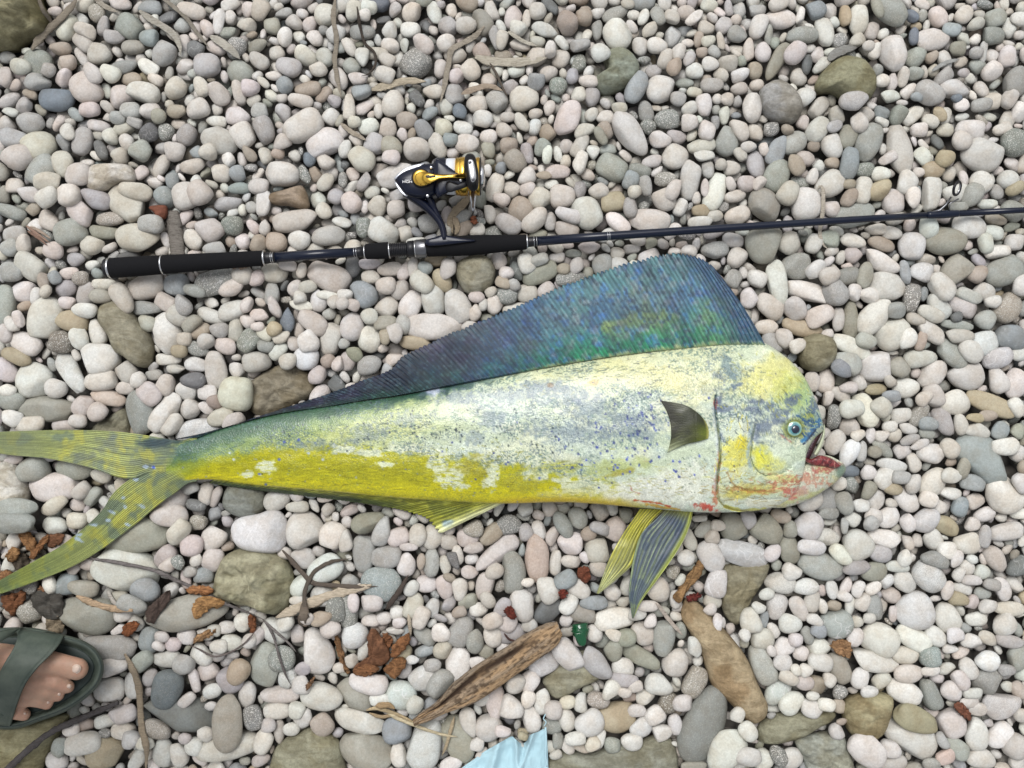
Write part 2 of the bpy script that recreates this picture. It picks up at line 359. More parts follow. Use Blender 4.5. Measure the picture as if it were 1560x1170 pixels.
T[(1040, 0)] = """455 80 130 84 -5 w;348 118 112 72 70 w;610 40 90 84 0 b;655 135 138 74 -80 w;810 85 140 82 82 w;550 155 140 72 0 G;955 48 160 110 -35 G;1175 70 92 72 -60 p;1290 65 98 66 50 p;1435 80 92 78 20 G;1425 160 95 74 0 G;1150 175 140 92 8 w;965 245 155 112 -85 w;1070 255 110 78 40 G;
655 395 110 58 10 G;765 475 122 80 0 g;320 490 130 84 85 w;435 275 190 66 60 o;370 235 86 68 80 p;305 225 105 48 -85 n;512 245 108 82 50 p;125 290 76 60 0 w;55 320 75 64 0 w;135 388 100 58 0 g;100 480 98 68 -80 w;205 450 65 55 0 n;265 400 76 52 20 n;30 560 78 72 0 p;110 595 92 68 80 w;200 645 130 102 -70 G;262 588 112 72 -65 n;90 665 122 62 10 n;338 605 88 62 -60 p;620 590 122 84 55 w;565 440 88 80 0 w;705 528 90 62 -75 n;800 560 96 72 -70 p;758 625 105 78 70 o;850 650 170 105 70 G;435 685 145 78 62 b;515 648 122 92 50 g;685 665 112 85 -70 w;340 750 116 86 -80 v;435 795 150 108 65 G;512 755 98 68 -60 t;565 722 90 62 -10 n;760 750 135 76 80 b;685 742 66 52 0 t;680 840 150 105 40 p;830 775 92 62 0 s;908 795 86 62 0 w;1000 680 225 105 -80 p;1020 835 105 92 50 w;905 870 115 80 25 T;825 870 118 72 80 w;568 935 145 126 -85 w;480 885 108 86 50 n;382 935 160 120 -40 O;250 985 115 72 20 p;80 1015 105 50 0 w;155 870 175 84 70 w;38 815 175 85 82 w;102 860 80 36 90 p;242 895 95 52 10 n;970 918 112 88 80 w;1045 905 100 64 80 w;1140 885 155 78 82 w;1315 592 126 84 0 w;1365 708 172 142 -10 w;1265 652 90 74 -30 w;1195 725 88 74 60 T;1150 775 90 78 0 T;1250 400 135 78 0 w;1130 425 130 98 -35 g;1200 345 118 54 40 g;1068 332 76 58 0 G;1258 220 72 60 0 o;1370 830 98 90 -40 w;1262 880 120 84 0 w;1520 650 125 122 0 s;1530 370 140 100 60 G;1495 255 95 72 80 w;1420 322 90 76 40 w;
1205 1100 180 118 0 O;1310 1035 140 104 -20 w;1118 1035 108 76 -80 w;1050 1122 118 110 80 w;365 1115 165 142 80 O;490 1112 105 98 60 n;785 1100 112 60 -15 w;910 1112 125 62 -15 t;890 1045 95 50 0 w;520 1155 110 60 0 G;150 1140 122 74 10 g;790 980 180 100 10 G;670 1090 110 70 -10 G;320 1120 150 70 70 w;30 1150 70 60 0 w;600 1115 90 66 70 w;960 1065 85 56 -10 n;955 435 98 52 5 w;1215 555 50 45 0 w;1105 710 80 62 -60 w;1140 550 72 52 -30 w;1085 590 70 60 0 w;1175 520 75 46 -60 T;1210 525 80 46 80 p;1208 590 70 58 0 y;1275 480 68 56 0 w;1430 455 82 78 0 n;1540 510 90 60 80 w;1490 450 88 62 60 p;1060 165 78 42 85 B;1055 65 66 48 -50 B;1230 135 80 56 -10 b;1340 245 60 50 0 g;1375 235 95 32 80 g;1355 295 70 62 -30 G;1290 330 56 40 0 v;1245 455 50 38 0 B;985 25 1 1 0 w;880 40 100 48 -75 o;745 65 92 48 -85 T;870 135 80 60 60 n;720 180 74 64 30 k;845 215 52 48 0 p;880 235 80 50 60 w;800 185 76 56 40 n;590 270 1 1 0 w;635 295 88 50 40 w;600 80 60 30 0 w;540 70 78 34 80 w;560 125 66 34 0 g;400 150 86 34 85 g;255 150 90 70 -20 G;190 110 80 62 50 g;110 120 72 60 0 n;55 80 96 42 40 w;215 30 70 38 -80 g;250 85 52 48 0 n;120 185 66 48 15 n;90 238 54 44 0 t;30 268 74 48 70 v;175 190 88 32 -80 n;145 235 60 46 -40 g;75 175 70 40 80 t;25 190 56 36 0 w;435 20 90 60 20 p;340 45 80 50 0 g;20 50 60 80 0 n;1340 110 80 50 20 n;1500 120 90 60 -80 w;1540 90 80 60 0 w;1490 550 100 60 60 n;1460 590 90 50 20 n;1365 480 100 56 10 g;1420 1060 100 60 -10 w;1435 1000 100 50 -15 t;1515 960 100 82 -40 G;1530 1105 90 70 0 w;1440 1145 110 60 10 w;1380 1115 90 60 -80 w;1320 895 110 80 60 G;1445 875 70 55 -60 g;1515 865 84 50 35 T;1490 820 90 80 0 w;1400 930 90 40 0 w;1260 945 80 40 0 G;220 840 62 46 -80 p;290 840 76 68 0 p;345 840 70 50 40 p;120 770 76 52 -85 g;175 750 56 50 0 n;230 765 72 64 0 p;265 705 66 50 -60 n;100 712 90 48 0 w;300 675 70 46 0 p;370 685 60 40 -80 p;605 665 56 46 0 t;405 590 72 60 10 k;475 595 56 44 -40 t;545 830 85 46 -20 s;595 805 72 50 70 w;625 755 52 50 0 w;600 945 1 1 0 w;85 960 78 52 5 T;150 985 70 50 0 n;680 950 80 70 -60 w;760 905 90 60 55 t;755 845 60 42 0 t;1085 785 54 44 0 w;935 725 84 48 30 w;970 780 80 52 -10 w;690 580 74 50 20 g;985 300 1 1 0 w;910 370 56 70 0 w;965 370 82 48 80 p;1010 350 90 44 80 p;1040 410 80 50 45 w;1065 445 56 40 0 b;735 150 1 1 0 w"""
T[(0, 390)] = """200 290 195 150 75 p;765 355 185 122 -80 w;115 400 142 92 -25 w;275 395 115 96 10 R;455 470 160 132 0 w;372 492 125 105 -40 p;150 568 165 150 0 w;325 540 228 82 -58 m;265 605 98 84 0 m;465 570 150 84 8 p;575 530 105 84 -50 p;570 602 82 58 0 p;643 565 76 60 50 w;492 648 150 68 -12 P;215 700 245 108 0 O;60 665 115 84 0 G;380 685 105 84 55 p;450 712 86 84 40 p;640 710 205 122 -82 G;752 718 192 88 55 p;790 772 115 72 42 p;862 702 88 82 60 w;693 630 110 86 -45 p;760 588 95 74 70 n;855 615 102 88 0 w;890 568 112 68 0 d;985 515 175 92 -86 n;1082 630 140 146 80 y;895 797 210 95 8 D;1020 735 125 84 20 n;1080 755 98 66 30 p;1212 650 125 82 85 o;1295 655 80 58 -10 w;940 692 80 52 -25 w;952 625 90 68 0 p;990 665 70 60 0 t;895 495 98 64 0 w;765 472 108 50 0 w;797 515 82 44 0 p;370 382 105 74 -75 w;437 345 115 76 -75 w;85 460 130 66 -22 T;25 525 125 82 -55 p;50 615 80 56 0 w;395 250 110 68 5 w;385 178 120 84 62 v;290 145 96 76 15 v;475 185 102 62 0 o;475 130 105 50 -5 w;100 162 108 88 0 w;52 72 106 84 0 g;140 50 150 100 -40 n;20 225 180 90 90 G;570 195 140 80 -60 n;660 140 160 112 20 p;800 130 112 96 0 b;755 212 112 68 -28 n;668 240 130 62 -5 G;1000 115 230 105 14 s;1060 150 112 68 25 p;893 160 98 52 -15 G;850 225 98 66 -65 g;820 275 98 80 -45 n;965 275 132 62 -18 p;1060 247 125 82 15 w;1070 335 105 68 80 n;1137 387 110 90 60 s;1215 410 76 62 0 G;1168 482 122 88 10 n;1030 412 96 70 -10 p;948 392 74 70 0 p;910 345 98 66 30 t;880 308 95 60 38 o;905 427 96 60 -20 s;822 435 70 58 0 T;1000 340 82 66 0 g;1272 437 90 56 40 w;1395 468 112 98 0 W;1312 290 115 62 88 B;1412 395 95 90 -60 w;1507 380 145 90 80 w;1430 302 145 84 -32 p;1240 172 100 66 80 g;1187 270 82 52 0 p;1260 335 70 64 0 T;1455 203 98 72 80 w;1348 142 82 58 70 p;1375 225 102 48 -12 w;1255 78 112 84 0 n;1490 90 200 120 -25 n;1450 545 90 72 40 p;1320 482 80 68 30 n;240 1057 205 118 6 w;150 978 135 110 20 G;330 975 160 95 -10 G;372 1030 82 56 30 n;378 1075 86 66 40 n;422 1095 92 66 60 G;255 1140 125 66 30 n;100 1145 200 90 5 G;1270 1108 140 92 42 w;935 1085 102 64 85 p;150 772 130 76 0 n;282 780 108 56 0 p;365 755 80 60 0 p;30 355 88 60 -70 p;65 312 80 50 -55 w;300 95 1 1 0 w;315 78 90 50 10 p;255 100 62 50 -60 b;205 120 80 50 -85 t;372 103 72 62 0 K;310 215 72 54 0 p;110 228 70 40 20 t;100 290 76 46 -70 p;165 185 80 46 80 w;220 165 60 46 60 n;325 295 140 100 -10 T;680 310 70 80 0 n;845 380 60 66 0 n;700 545 75 50 0 g;870 1060 60 80 0 g;980 1100 100 44 60 n;895 1140 90 50 -10 d;1355 1090 66 60 0 w;1420 1085 70 46 0 b;1490 1100 80 46 10 n;1360 1145 96 50 0 n;1210 510 100 80 10 n;1375 1140 80 50 0 w;70 740 90 70 -20 w;15 740 80 50 80 p;455 1005 90 60 -20 n;785 1120 150 130 60 n;60 930 80 44 10 p;310 60 1 1 0 w;1130 225 76 50 60 p;1185 325 60 40 0 p;1215 355 80 56 -30 y;1370 190 60 60 0 w;1410 140 80 52 10 p;1500 180 100 40 -6 w;1530 210 60 52 40 p;1500 265 60 50 20 g;1500 480 66 60 20 t;1545 490 70 50 70 p;1380 520 80 60 0 p;1340 395 66 56 -60 p;1290 375 80 46 20 n;1180 105 76 60 60 p;1380 65 70 44 80 n;1320 45 80 46 -10 p;1255 235 100 46 -70 w;1130 295 74 56 -50 p;1115 90 80 90 0 n;1050 20 1 1 0 w"""
T[(520, 390)] = """420 195 140 102 88 w;530 230 165 112 -65 w;425 325 250 118 -5 w;315 220 132 92 65 w;205 235 106 86 42 p;98 172 130 102 -38 b;48 318 132 102 85 w;128 380 122 96 62 w;250 355 86 68 -70 p;345 400 150 66 -8 T;125 500 112 82 10 g;220 60 108 60 10 p;290 68 90 54 55 p;330 55 92 52 85 p;387 60 66 60 0 b;132 95 82 58 0 n;130 35 98 46 0 w;265 152 88 76 30 n;205 137 86 74 0 p;320 132 56 46 90 n;913 77 168 80 24 o;1047 105 132 64 0 k;848 38 95 74 -70 w;755 180 96 78 0 s;850 172 92 82 0 n;700 225 80 74 -50 p;938 160 85 72 50 p;1075 45 78 60 85 p;1197 45 110 92 85 G;1270 42 82 72 0 w;797 242 114 52 10 w;612 260 78 54 80 p;588 322 75 46 0 p;673 285 78 40 -8 o;798 68 92 52 -65 d;755 80 66 58 0 w;127 276 78 68 0 w;60 225 66 52 -20 n;435 20 100 52 0 T;460 110 115 70 -60 T;490 65 100 68 80 p;25 480 90 70 70 p;370 125 110 80 -40 w;660 285 1 1 0 w;200 305 110 66 18 o;205 370 72 46 -80 t;240 470 80 56 20 p;60 445 76 56 -50 o;720 20 80 66 -60 w;740 125 70 50 -30 t;285 310 90 66 -60 g;650 225 56 40 80 p;905 20 80 50 20 g;960 70 1 1 0 w;20 180 70 50 0 w;12 220 60 50 20 p;620 190 70 50 0 p;685 165 56 44 30 n;790 135 60 50 -30 g;1015 60 50 62 0 t;985 5 70 46 0 w;10 400 55 46 0 g;55 395 60 30 0 p"""
T[(1040, 390)] = """362 8 140 66 0 G;520 45 135 112 0 G;607 65 92 72 45 w;660 92 92 72 25 n;435 122 200 84 -80 w;345 97 96 82 -60 w;577 160 215 84 -20 w;690 168 120 106 -40 g;395 232 135 92 -28 p;515 240 110 92 -50 p;622 275 125 84 25 p;555 328 178 78 -12 T;773 290 176 74 88 o;872 280 180 112 52 w;960 350 155 138 45 w;770 415 190 74 -27 w;892 505 162 128 0 w;990 512 95 86 -60 o;752 482 128 84 -40 g;710 515 98 66 -35 b;942 142 175 128 -5 w;755 95 118 78 15 G;832 88 116 66 75 o;912 30 168 76 -25 w;1092 75 106 84 0 m;1015 75 105 44 -82 b;1255 60 158 112 40 O;1180 142 135 92 -52 w;1047 195 122 72 85 k;1172 230 130 88 -55 w;1130 265 120 60 -25 n;1287 228 135 86 -28 w;1378 163 100 74 -20 w;1472 72 165 115 20 G;1345 85 88 70 30 t;1305 185 120 60 -15 g;1492 235 140 105 60 K;1385 292 96 86 0 g;1495 370 130 108 -10 b;1370 402 130 104 20 m;1257 367 118 58 0 n;1132 345 165 74 -32 w;1230 450 172 84 -45 G;1307 437 112 84 -40 w;1088 467 150 76 8 w;1308 548 162 122 5 w;1150 540 140 98 40 w;1065 552 92 66 -25 w;1027 603 116 88 0 w;1443 568 118 84 -65 w;1530 580 140 100 80 w;1250 670 138 115 -25 w;1420 680 225 84 -25 T;1148 640 105 78 -60 p;1080 722 110 62 65 K;1005 727 92 66 15 w;898 690 90 82 -50 n;838 708 155 82 -65 w;765 695 110 80 10 w;890 610 92 48 5 T;945 640 88 50 0 b;693 740 112 58 80 k;765 780 90 78 0 p;702 853 112 78 62 p;755 905 135 76 62 W;660 570 106 72 78 p;595 572 88 66 -75 p;722 630 96 60 -40 p;1195 755 135 78 -62 g;1118 765 84 58 0 b;1335 797 116 64 -5 n;1325 740 78 40 0 T;1390 730 88 48 0 t;1450 800 80 68 60 b;1378 925 275 170 -35 B2;1140 903 130 84 -5 w;1212 875 96 74 -50 n;1465 1085 185 145 -50 w;1325 1035 108 70 -15 b;1270 970 116 58 72 o;1145 1040 150 108 60 p;958 955 130 52 -12 w;925 1012 105 82 55 w;852 990 72 66 0 w;820 895 92 42 80 g;875 895 62 52 0 o;915 880 120 52 -35 G;1060 945 88 58 -65 w;1052 1040 90 70 50 w;775 1050 84 66 -60 s;665 1115 122 108 80 G;735 1130 100 74 -70 G;845 1072 84 58 60 o;880 1120 104 88 30 w;1032 1115 120 88 -55 w;1230 1087 98 54 -5 w;1345 1120 86 66 20 n;1270 1145 90 66 80 b;575 1110 112 104 30 w;710 1040 68 62 0 w;762 985 88 56 0 B;1455 867 112 76 0 w;1530 900 78 64 70 w;1530 800 70 56 60 o;1520 690 90 60 -60 w;1520 280 110 66 40 G;1540 450 80 56 0 w;1440 465 130 90 15 m;1540 135 90 80 60 w;290 200 1 1 0 w;305 190 92 78 60 w;305 155 100 50 -5 w;235 100 80 70 60 g;385 325 100 64 5 p;410 395 110 80 -50 g;460 375 90 72 -60 p;515 410 80 60 30 p;710 290 104 50 82 p;690 215 100 50 55 w;655 355 50 40 0 p;850 180 90 66 -20 w;780 170 76 60 80 w;1085 390 90 44 75 t;1020 380 100 70 60 w;870 400 60 40 -60 t;1250 280 56 44 20 d;1325 310 78 66 0 w;1255 315 130 42 -8 G;1410 210 70 56 0 w;960 250 84 70 0 G;1060 290 90 50 -20 n;830 390 90 66 -20 g;665 650 70 42 80 w;945 570 60 46 -60 n;810 575 76 62 -60 w;750 600 80 50 0 p;860 640 70 60 60 w;950 780 66 50 0 w;1035 790 84 46 -15 w;975 820 70 60 0 n;1080 860 90 40 20 w;1120 810 70 50 0 G;1040 840 88 42 20 g;800 820 66 48 20 p;860 820 74 44 80 w;910 825 64 50 0 w;1095 650 80 60 40 n;1420 995 70 60 0 p;1225 940 50 42 0 t;1215 1000 66 90 0 w;960 1065 50 84 0 T;990 1010 56 84 0 g;1535 1030 90 80 -60 w;1540 960 60 60 0 t;1380 830 70 46 -15 T;1265 770 92 56 -80 n;1195 900 50 40 0 w;1010 895 76 70 0 w;1080 800 60 40 0 w;1115 1110 80 66 -20 w;815 1140 76 56 0 w;760 1060 90 60 -35 g;910 670 1 1 0 w"""
T[(0, 780)] = """1190 92 232 180 5 m;1388 85 168 162 0 w;1515 115 128 112 70 w;975 118 132 104 20 w;880 150 100 92 0 p;970 220 106 88 70 p;755 210 120 84 50 p;605 95 310 190 -3 O;780 15 160 95 0 n;830 85 120 84 60 y;905 48 72 68 0 K;565 265 285 180 -18 w;670 350 130 100 -3 b;385 475 262 165 -8 O;490 620 240 105 -5 G;120 465 106 98 30 K;300 330 110 90 10 b;390 345 130 70 -10 o;630 410 130 70 -20 G;860 458 370 145 12 O;560 472 80 62 0 w;675 590 112 90 70 b;650 680 104 76 40 G;758 675 132 74 -3 w;845 692 95 84 0 v;790 607 76 60 0 p;850 570 86 70 0 w;915 655 112 78 -38 w;947 735 98 72 10 p;495 815 132 100 8 w;600 795 115 74 -80 w;560 925 122 76 15 w;385 1050 162 98 5 w;475 960 95 60 10 w;562 1005 108 78 -20 w;610 1037 80 76 0 w;675 1045 78 58 0 w;742 1100 135 84 85 w;815 1110 118 74 -75 w;580 1095 78 72 0 w;620 1140 110 60 55 w;775 800 165 125 78 S;825 925 310 150 -12 B3;905 900 102 104 50 T;722 990 125 78 -20 K;1048 958 242 124 88 o;1210 705 202 134 82 G;1290 665 120 108 20 s;1098 722 120 92 65 T;1050 765 120 105 -50 v;1128 840 116 70 82 w;1278 840 172 74 3 w;1265 912 120 72 0 w;1155 940 112 82 -80 k;1040 1080 282 115 10 w;1205 1045 112 82 68 w;1272 1012 106 48 -88 n;1322 1030 80 44 -85 w;1475 972 100 92 -50 t;1365 900 76 70 0 w;1385 945 98 76 35 w;1455 640 212 130 -78 w;1515 785 150 115 -30 K;1465 845 185 115 -15 w;1258 550 132 100 -40 w;1375 215 112 88 0 w;1377 340 106 98 0 w;1487 262 160 112 30 m;1475 385 108 92 0 m;1520 522 92 80 0 p;1540 445 112 86 -80 s;1105 510 90 74 80 w;1035 530 76 54 0 w;1382 780 82 76 0 w;1318 750 100 78 70 m;245 65 106 80 -10 w;95 40 200 85 0 G;235 330 80 60 -80 w;255 1140 95 78 0 w;480 1100 185 145 0 T;390 970 76 60 -10 t;290 1060 92 60 70 G;540 395 82 58 0 o;350 40 70 90 0 n;30 250 90 60 80 w;60 140 80 60 70 w;840 45 1 1 0 w;1130 230 70 40 60 p;1060 130 60 110 0 p;830 225 66 52 -60 k;875 270 50 62 0 g;930 290 74 86 0 b;780 240 80 56 40 p;905 215 66 50 50 p;845 310 88 46 -75 p;405 235 66 50 50 n;340 255 66 50 45 n;225 560 1 1 0 w;520 700 130 80 20 w;680 760 80 60 60 v;890 770 100 50 -80 w;975 815 90 62 20 w;910 800 76 40 85 w;860 850 84 46 40 w;935 560 80 50 0 w;980 540 66 50 0 w;1060 600 100 70 -10 w;1150 580 70 60 30 w;1005 610 80 60 0 w;1180 560 90 60 50 p;1230 970 66 60 0 w;1380 1010 70 60 30 w;1250 1080 80 60 0 v;1185 1140 90 50 25 n;945 1010 70 80 0 w;890 1070 80 76 0 w;850 1030 60 50 0 p;800 1025 36 40 0 p;730 610 60 40 -20 w;745 570 50 66 0 p;1420 470 60 50 0 w;1370 400 80 40 0 w;1310 500 80 70 40 w;1480 470 100 60 20 t;1455 700 60 60 0 w;1390 710 76 60 20 v;1335 985 70 56 0 w;640 320 1 1 0 w;1420 170 80 70 -40 p;460 350 1 1 0 w;500 650 1 1 0 w;480 1010 60 40 0 k;760 1060 1 1 0 w;340 985 60 70 0 w;1010 860 60 80 0 w;970 880 40 60 0 w;1190 850 60 80 0 g;180 130 60 60 0 n;330 20 90 60 80 w;300 130 60 50 0 n"""
T[(520, 780)] = """125 45 152 88 22 o;190 90 138 76 68 g;260 112 98 82 30 p;98 195 162 100 85 v;205 205 142 94 5 g;185 325 175 145 -10 Q;300 235 106 78 80 w;412 235 122 68 85 g;366 225 72 38 85 t;415 115 108 90 60 p;352 105 100 76 80 p;605 72 92 74 0 K;580 120 96 80 0 p;685 105 118 70 42 t;765 58 116 88 20 k;710 192 218 86 38 p;790 275 178 98 -86 G;895 215 212 102 -88 P;980 235 116 52 85 w;1045 145 106 94 0 w;1175 180 112 106 0 n;1015 60 128 68 -62 G;1085 30 102 78 -60 G;842 92 80 62 -70 g;903 85 88 58 -65 w;965 110 90 52 60 p;1055 230 95 58 -5 p;1022 305 102 74 30 b;945 350 118 92 -60 w;825 430 142 102 -88 w;945 450 135 88 48 d;655 340 128 76 80 n;540 355 102 68 88 p;470 345 110 70 -75 p;322 345 80 58 50 w;388 332 88 72 0 w;330 430 112 82 72 y;415 440 84 60 70 w;30 455 170 78 -85 s;60 565 116 112 0 m;460 548 86 78 0 w;545 550 140 98 62 G;612 585 114 74 88 G;692 567 96 78 -75 w;690 485 92 66 15 n;627 447 82 60 0 w;745 492 112 84 -30 p;385 572 118 68 -32 G;463 634 90 74 30 n;533 700 150 108 -85 w;450 780 138 96 52 G;375 762 132 106 15 m;125 777 168 88 -10 w;272 835 132 118 -20 m;60 838 175 118 -32 o;85 965 225 108 -8 w;255 1000 122 108 0 B4;378 1065 222 142 85 m;105 1100 240 155 -18 O;258 1112 112 68 -80 w;535 1045 205 125 -72 o;675 985 125 112 30 p;585 960 132 72 -75 w;772 893 112 104 -30 w;702 870 152 78 88 w;925 692 135 96 20 m;1035 650 165 98 -50 w;1165 690 165 92 -48 v;1062 1 1 1 0 w;917 865 122 70 -85 w;853 852 80 62 70 w;860 775 104 78 50 w;1130 960 132 108 25 w;1032 950 105 72 -70 w;868 945 118 76 -70 w;1250 950 190 130 10 T;1175 862 96 72 -15 K;1032 868 72 56 20 c;1095 872 84 60 80 w;1287 715 100 88 -20 w;1285 765 130 60 0 v;1378 670 182 74 -25 o;1477 575 158 96 85 G;1385 562 112 92 -60 p;1305 577 88 76 0 o;1245 637 92 82 -80 o;1108 462 128 88 -5 O;1215 455 88 72 80 t;1155 412 122 60 0 b;1255 490 185 95 8 w;1450 355 116 106 -30 n;1530 695 130 112 80 w;1455 792 126 88 -15 w;1492 880 100 92 0 R;1375 985 106 86 45 w;1325 1047 92 72 -10 w;1390 852 84 66 0 w;965 985 88 68 0 G;990 1048 78 48 85 G;1035 1077 72 52 -60 w;1525 1100 125 108 -60 w;1242 1065 78 68 0 G;25 130 96 58 90 w;1040 420 96 70 60 w;1085 350 108 76 -35 w;1020 345 1 1 0 w;1200 800 90 60 -70 n;60 410 80 50 -85 w;140 410 100 70 0 p;190 490 74 56 20 w;265 505 64 52 0 w;130 500 78 52 0 p;255 460 60 60 0 w;365 480 100 70 70 n;210 555 1 1 0 w;245 545 80 34 -5 w;45 680 64 54 -70 n;100 640 90 50 75 w;325 675 60 38 0 W;415 695 80 56 0 g;380 640 90 50 20 b;660 645 70 66 0 o;620 690 80 56 10 w;740 425 100 66 65 v;580 410 90 60 20 o;540 455 70 50 20 t;670 400 80 56 -50 n;495 300 60 36 -20 t;585 275 76 56 -10 p;595 220 60 50 0 w;600 165 90 48 15 p;475 245 86 48 -75 p;515 215 90 44 -65 d;700 270 84 70 40 n;530 195 90 50 -80 p;490 140 84 66 -10 n;310 155 80 34 0 p;735 300 70 50 0 w;820 340 116 64 10 w;850 320 60 40 0 w;1130 100 70 62 30 t;1110 205 60 40 -50 w;1180 260 90 70 -20 n;1240 370 76 70 0 w;1270 540 80 50 0 w;1155 560 80 70 -30 w;1240 560 76 50 -20 p;1030 500 60 50 0 w;860 520 70 60 0 w;780 560 130 90 0 v;800 780 90 80 0 p;640 850 70 80 0 w;1450 485 1 1 0 w;1350 460 80 66 0 w;1400 425 100 46 0 p;1415 500 70 50 60 w;1500 150 120 110 0 n;1250 80 110 90 60 n;1520 280 66 60 0 K;1180 70 90 52 -20 g;970 20 1 1 0 w;1225 760 1 1 0 w;1230 810 90 70 60 w;1340 790 70 50 20 n;1290 815 60 44 0 w;1315 850 66 52 0 t;1350 905 80 54 0 w;1430 925 90 74 30 w;1465 1010 86 74 10 w;1305 1050 1 1 0 w;1180 1035 84 52 60 w;1145 1050 70 60 40 n;1100 1080 78 42 -20 n;1065 1020 90 60 0 w;1195 955 1 1 0 w;925 900 1 1 0 w;970 900 80 76 0 p;1530 980 100 60 -70 w;1450 940 60 50 0 g;1190 980 90 86 0 n;620 1060 76 60 60 w;740 990 70 50 0 w;830 1010 50 40 0 T;500 1150 100 60 20 w;590 1110 66 40 20 n;750 1140 1 1 0 w;160 1060 140 70 -40 g;340 870 90 70 55 w;180 850 90 60 0 w;570 910 76 50 20 w;955 1080 50 90 0 w;930 1110 1 1 0 w;980 1110 56 40 20 n;885 1150 50 44 60 w"""
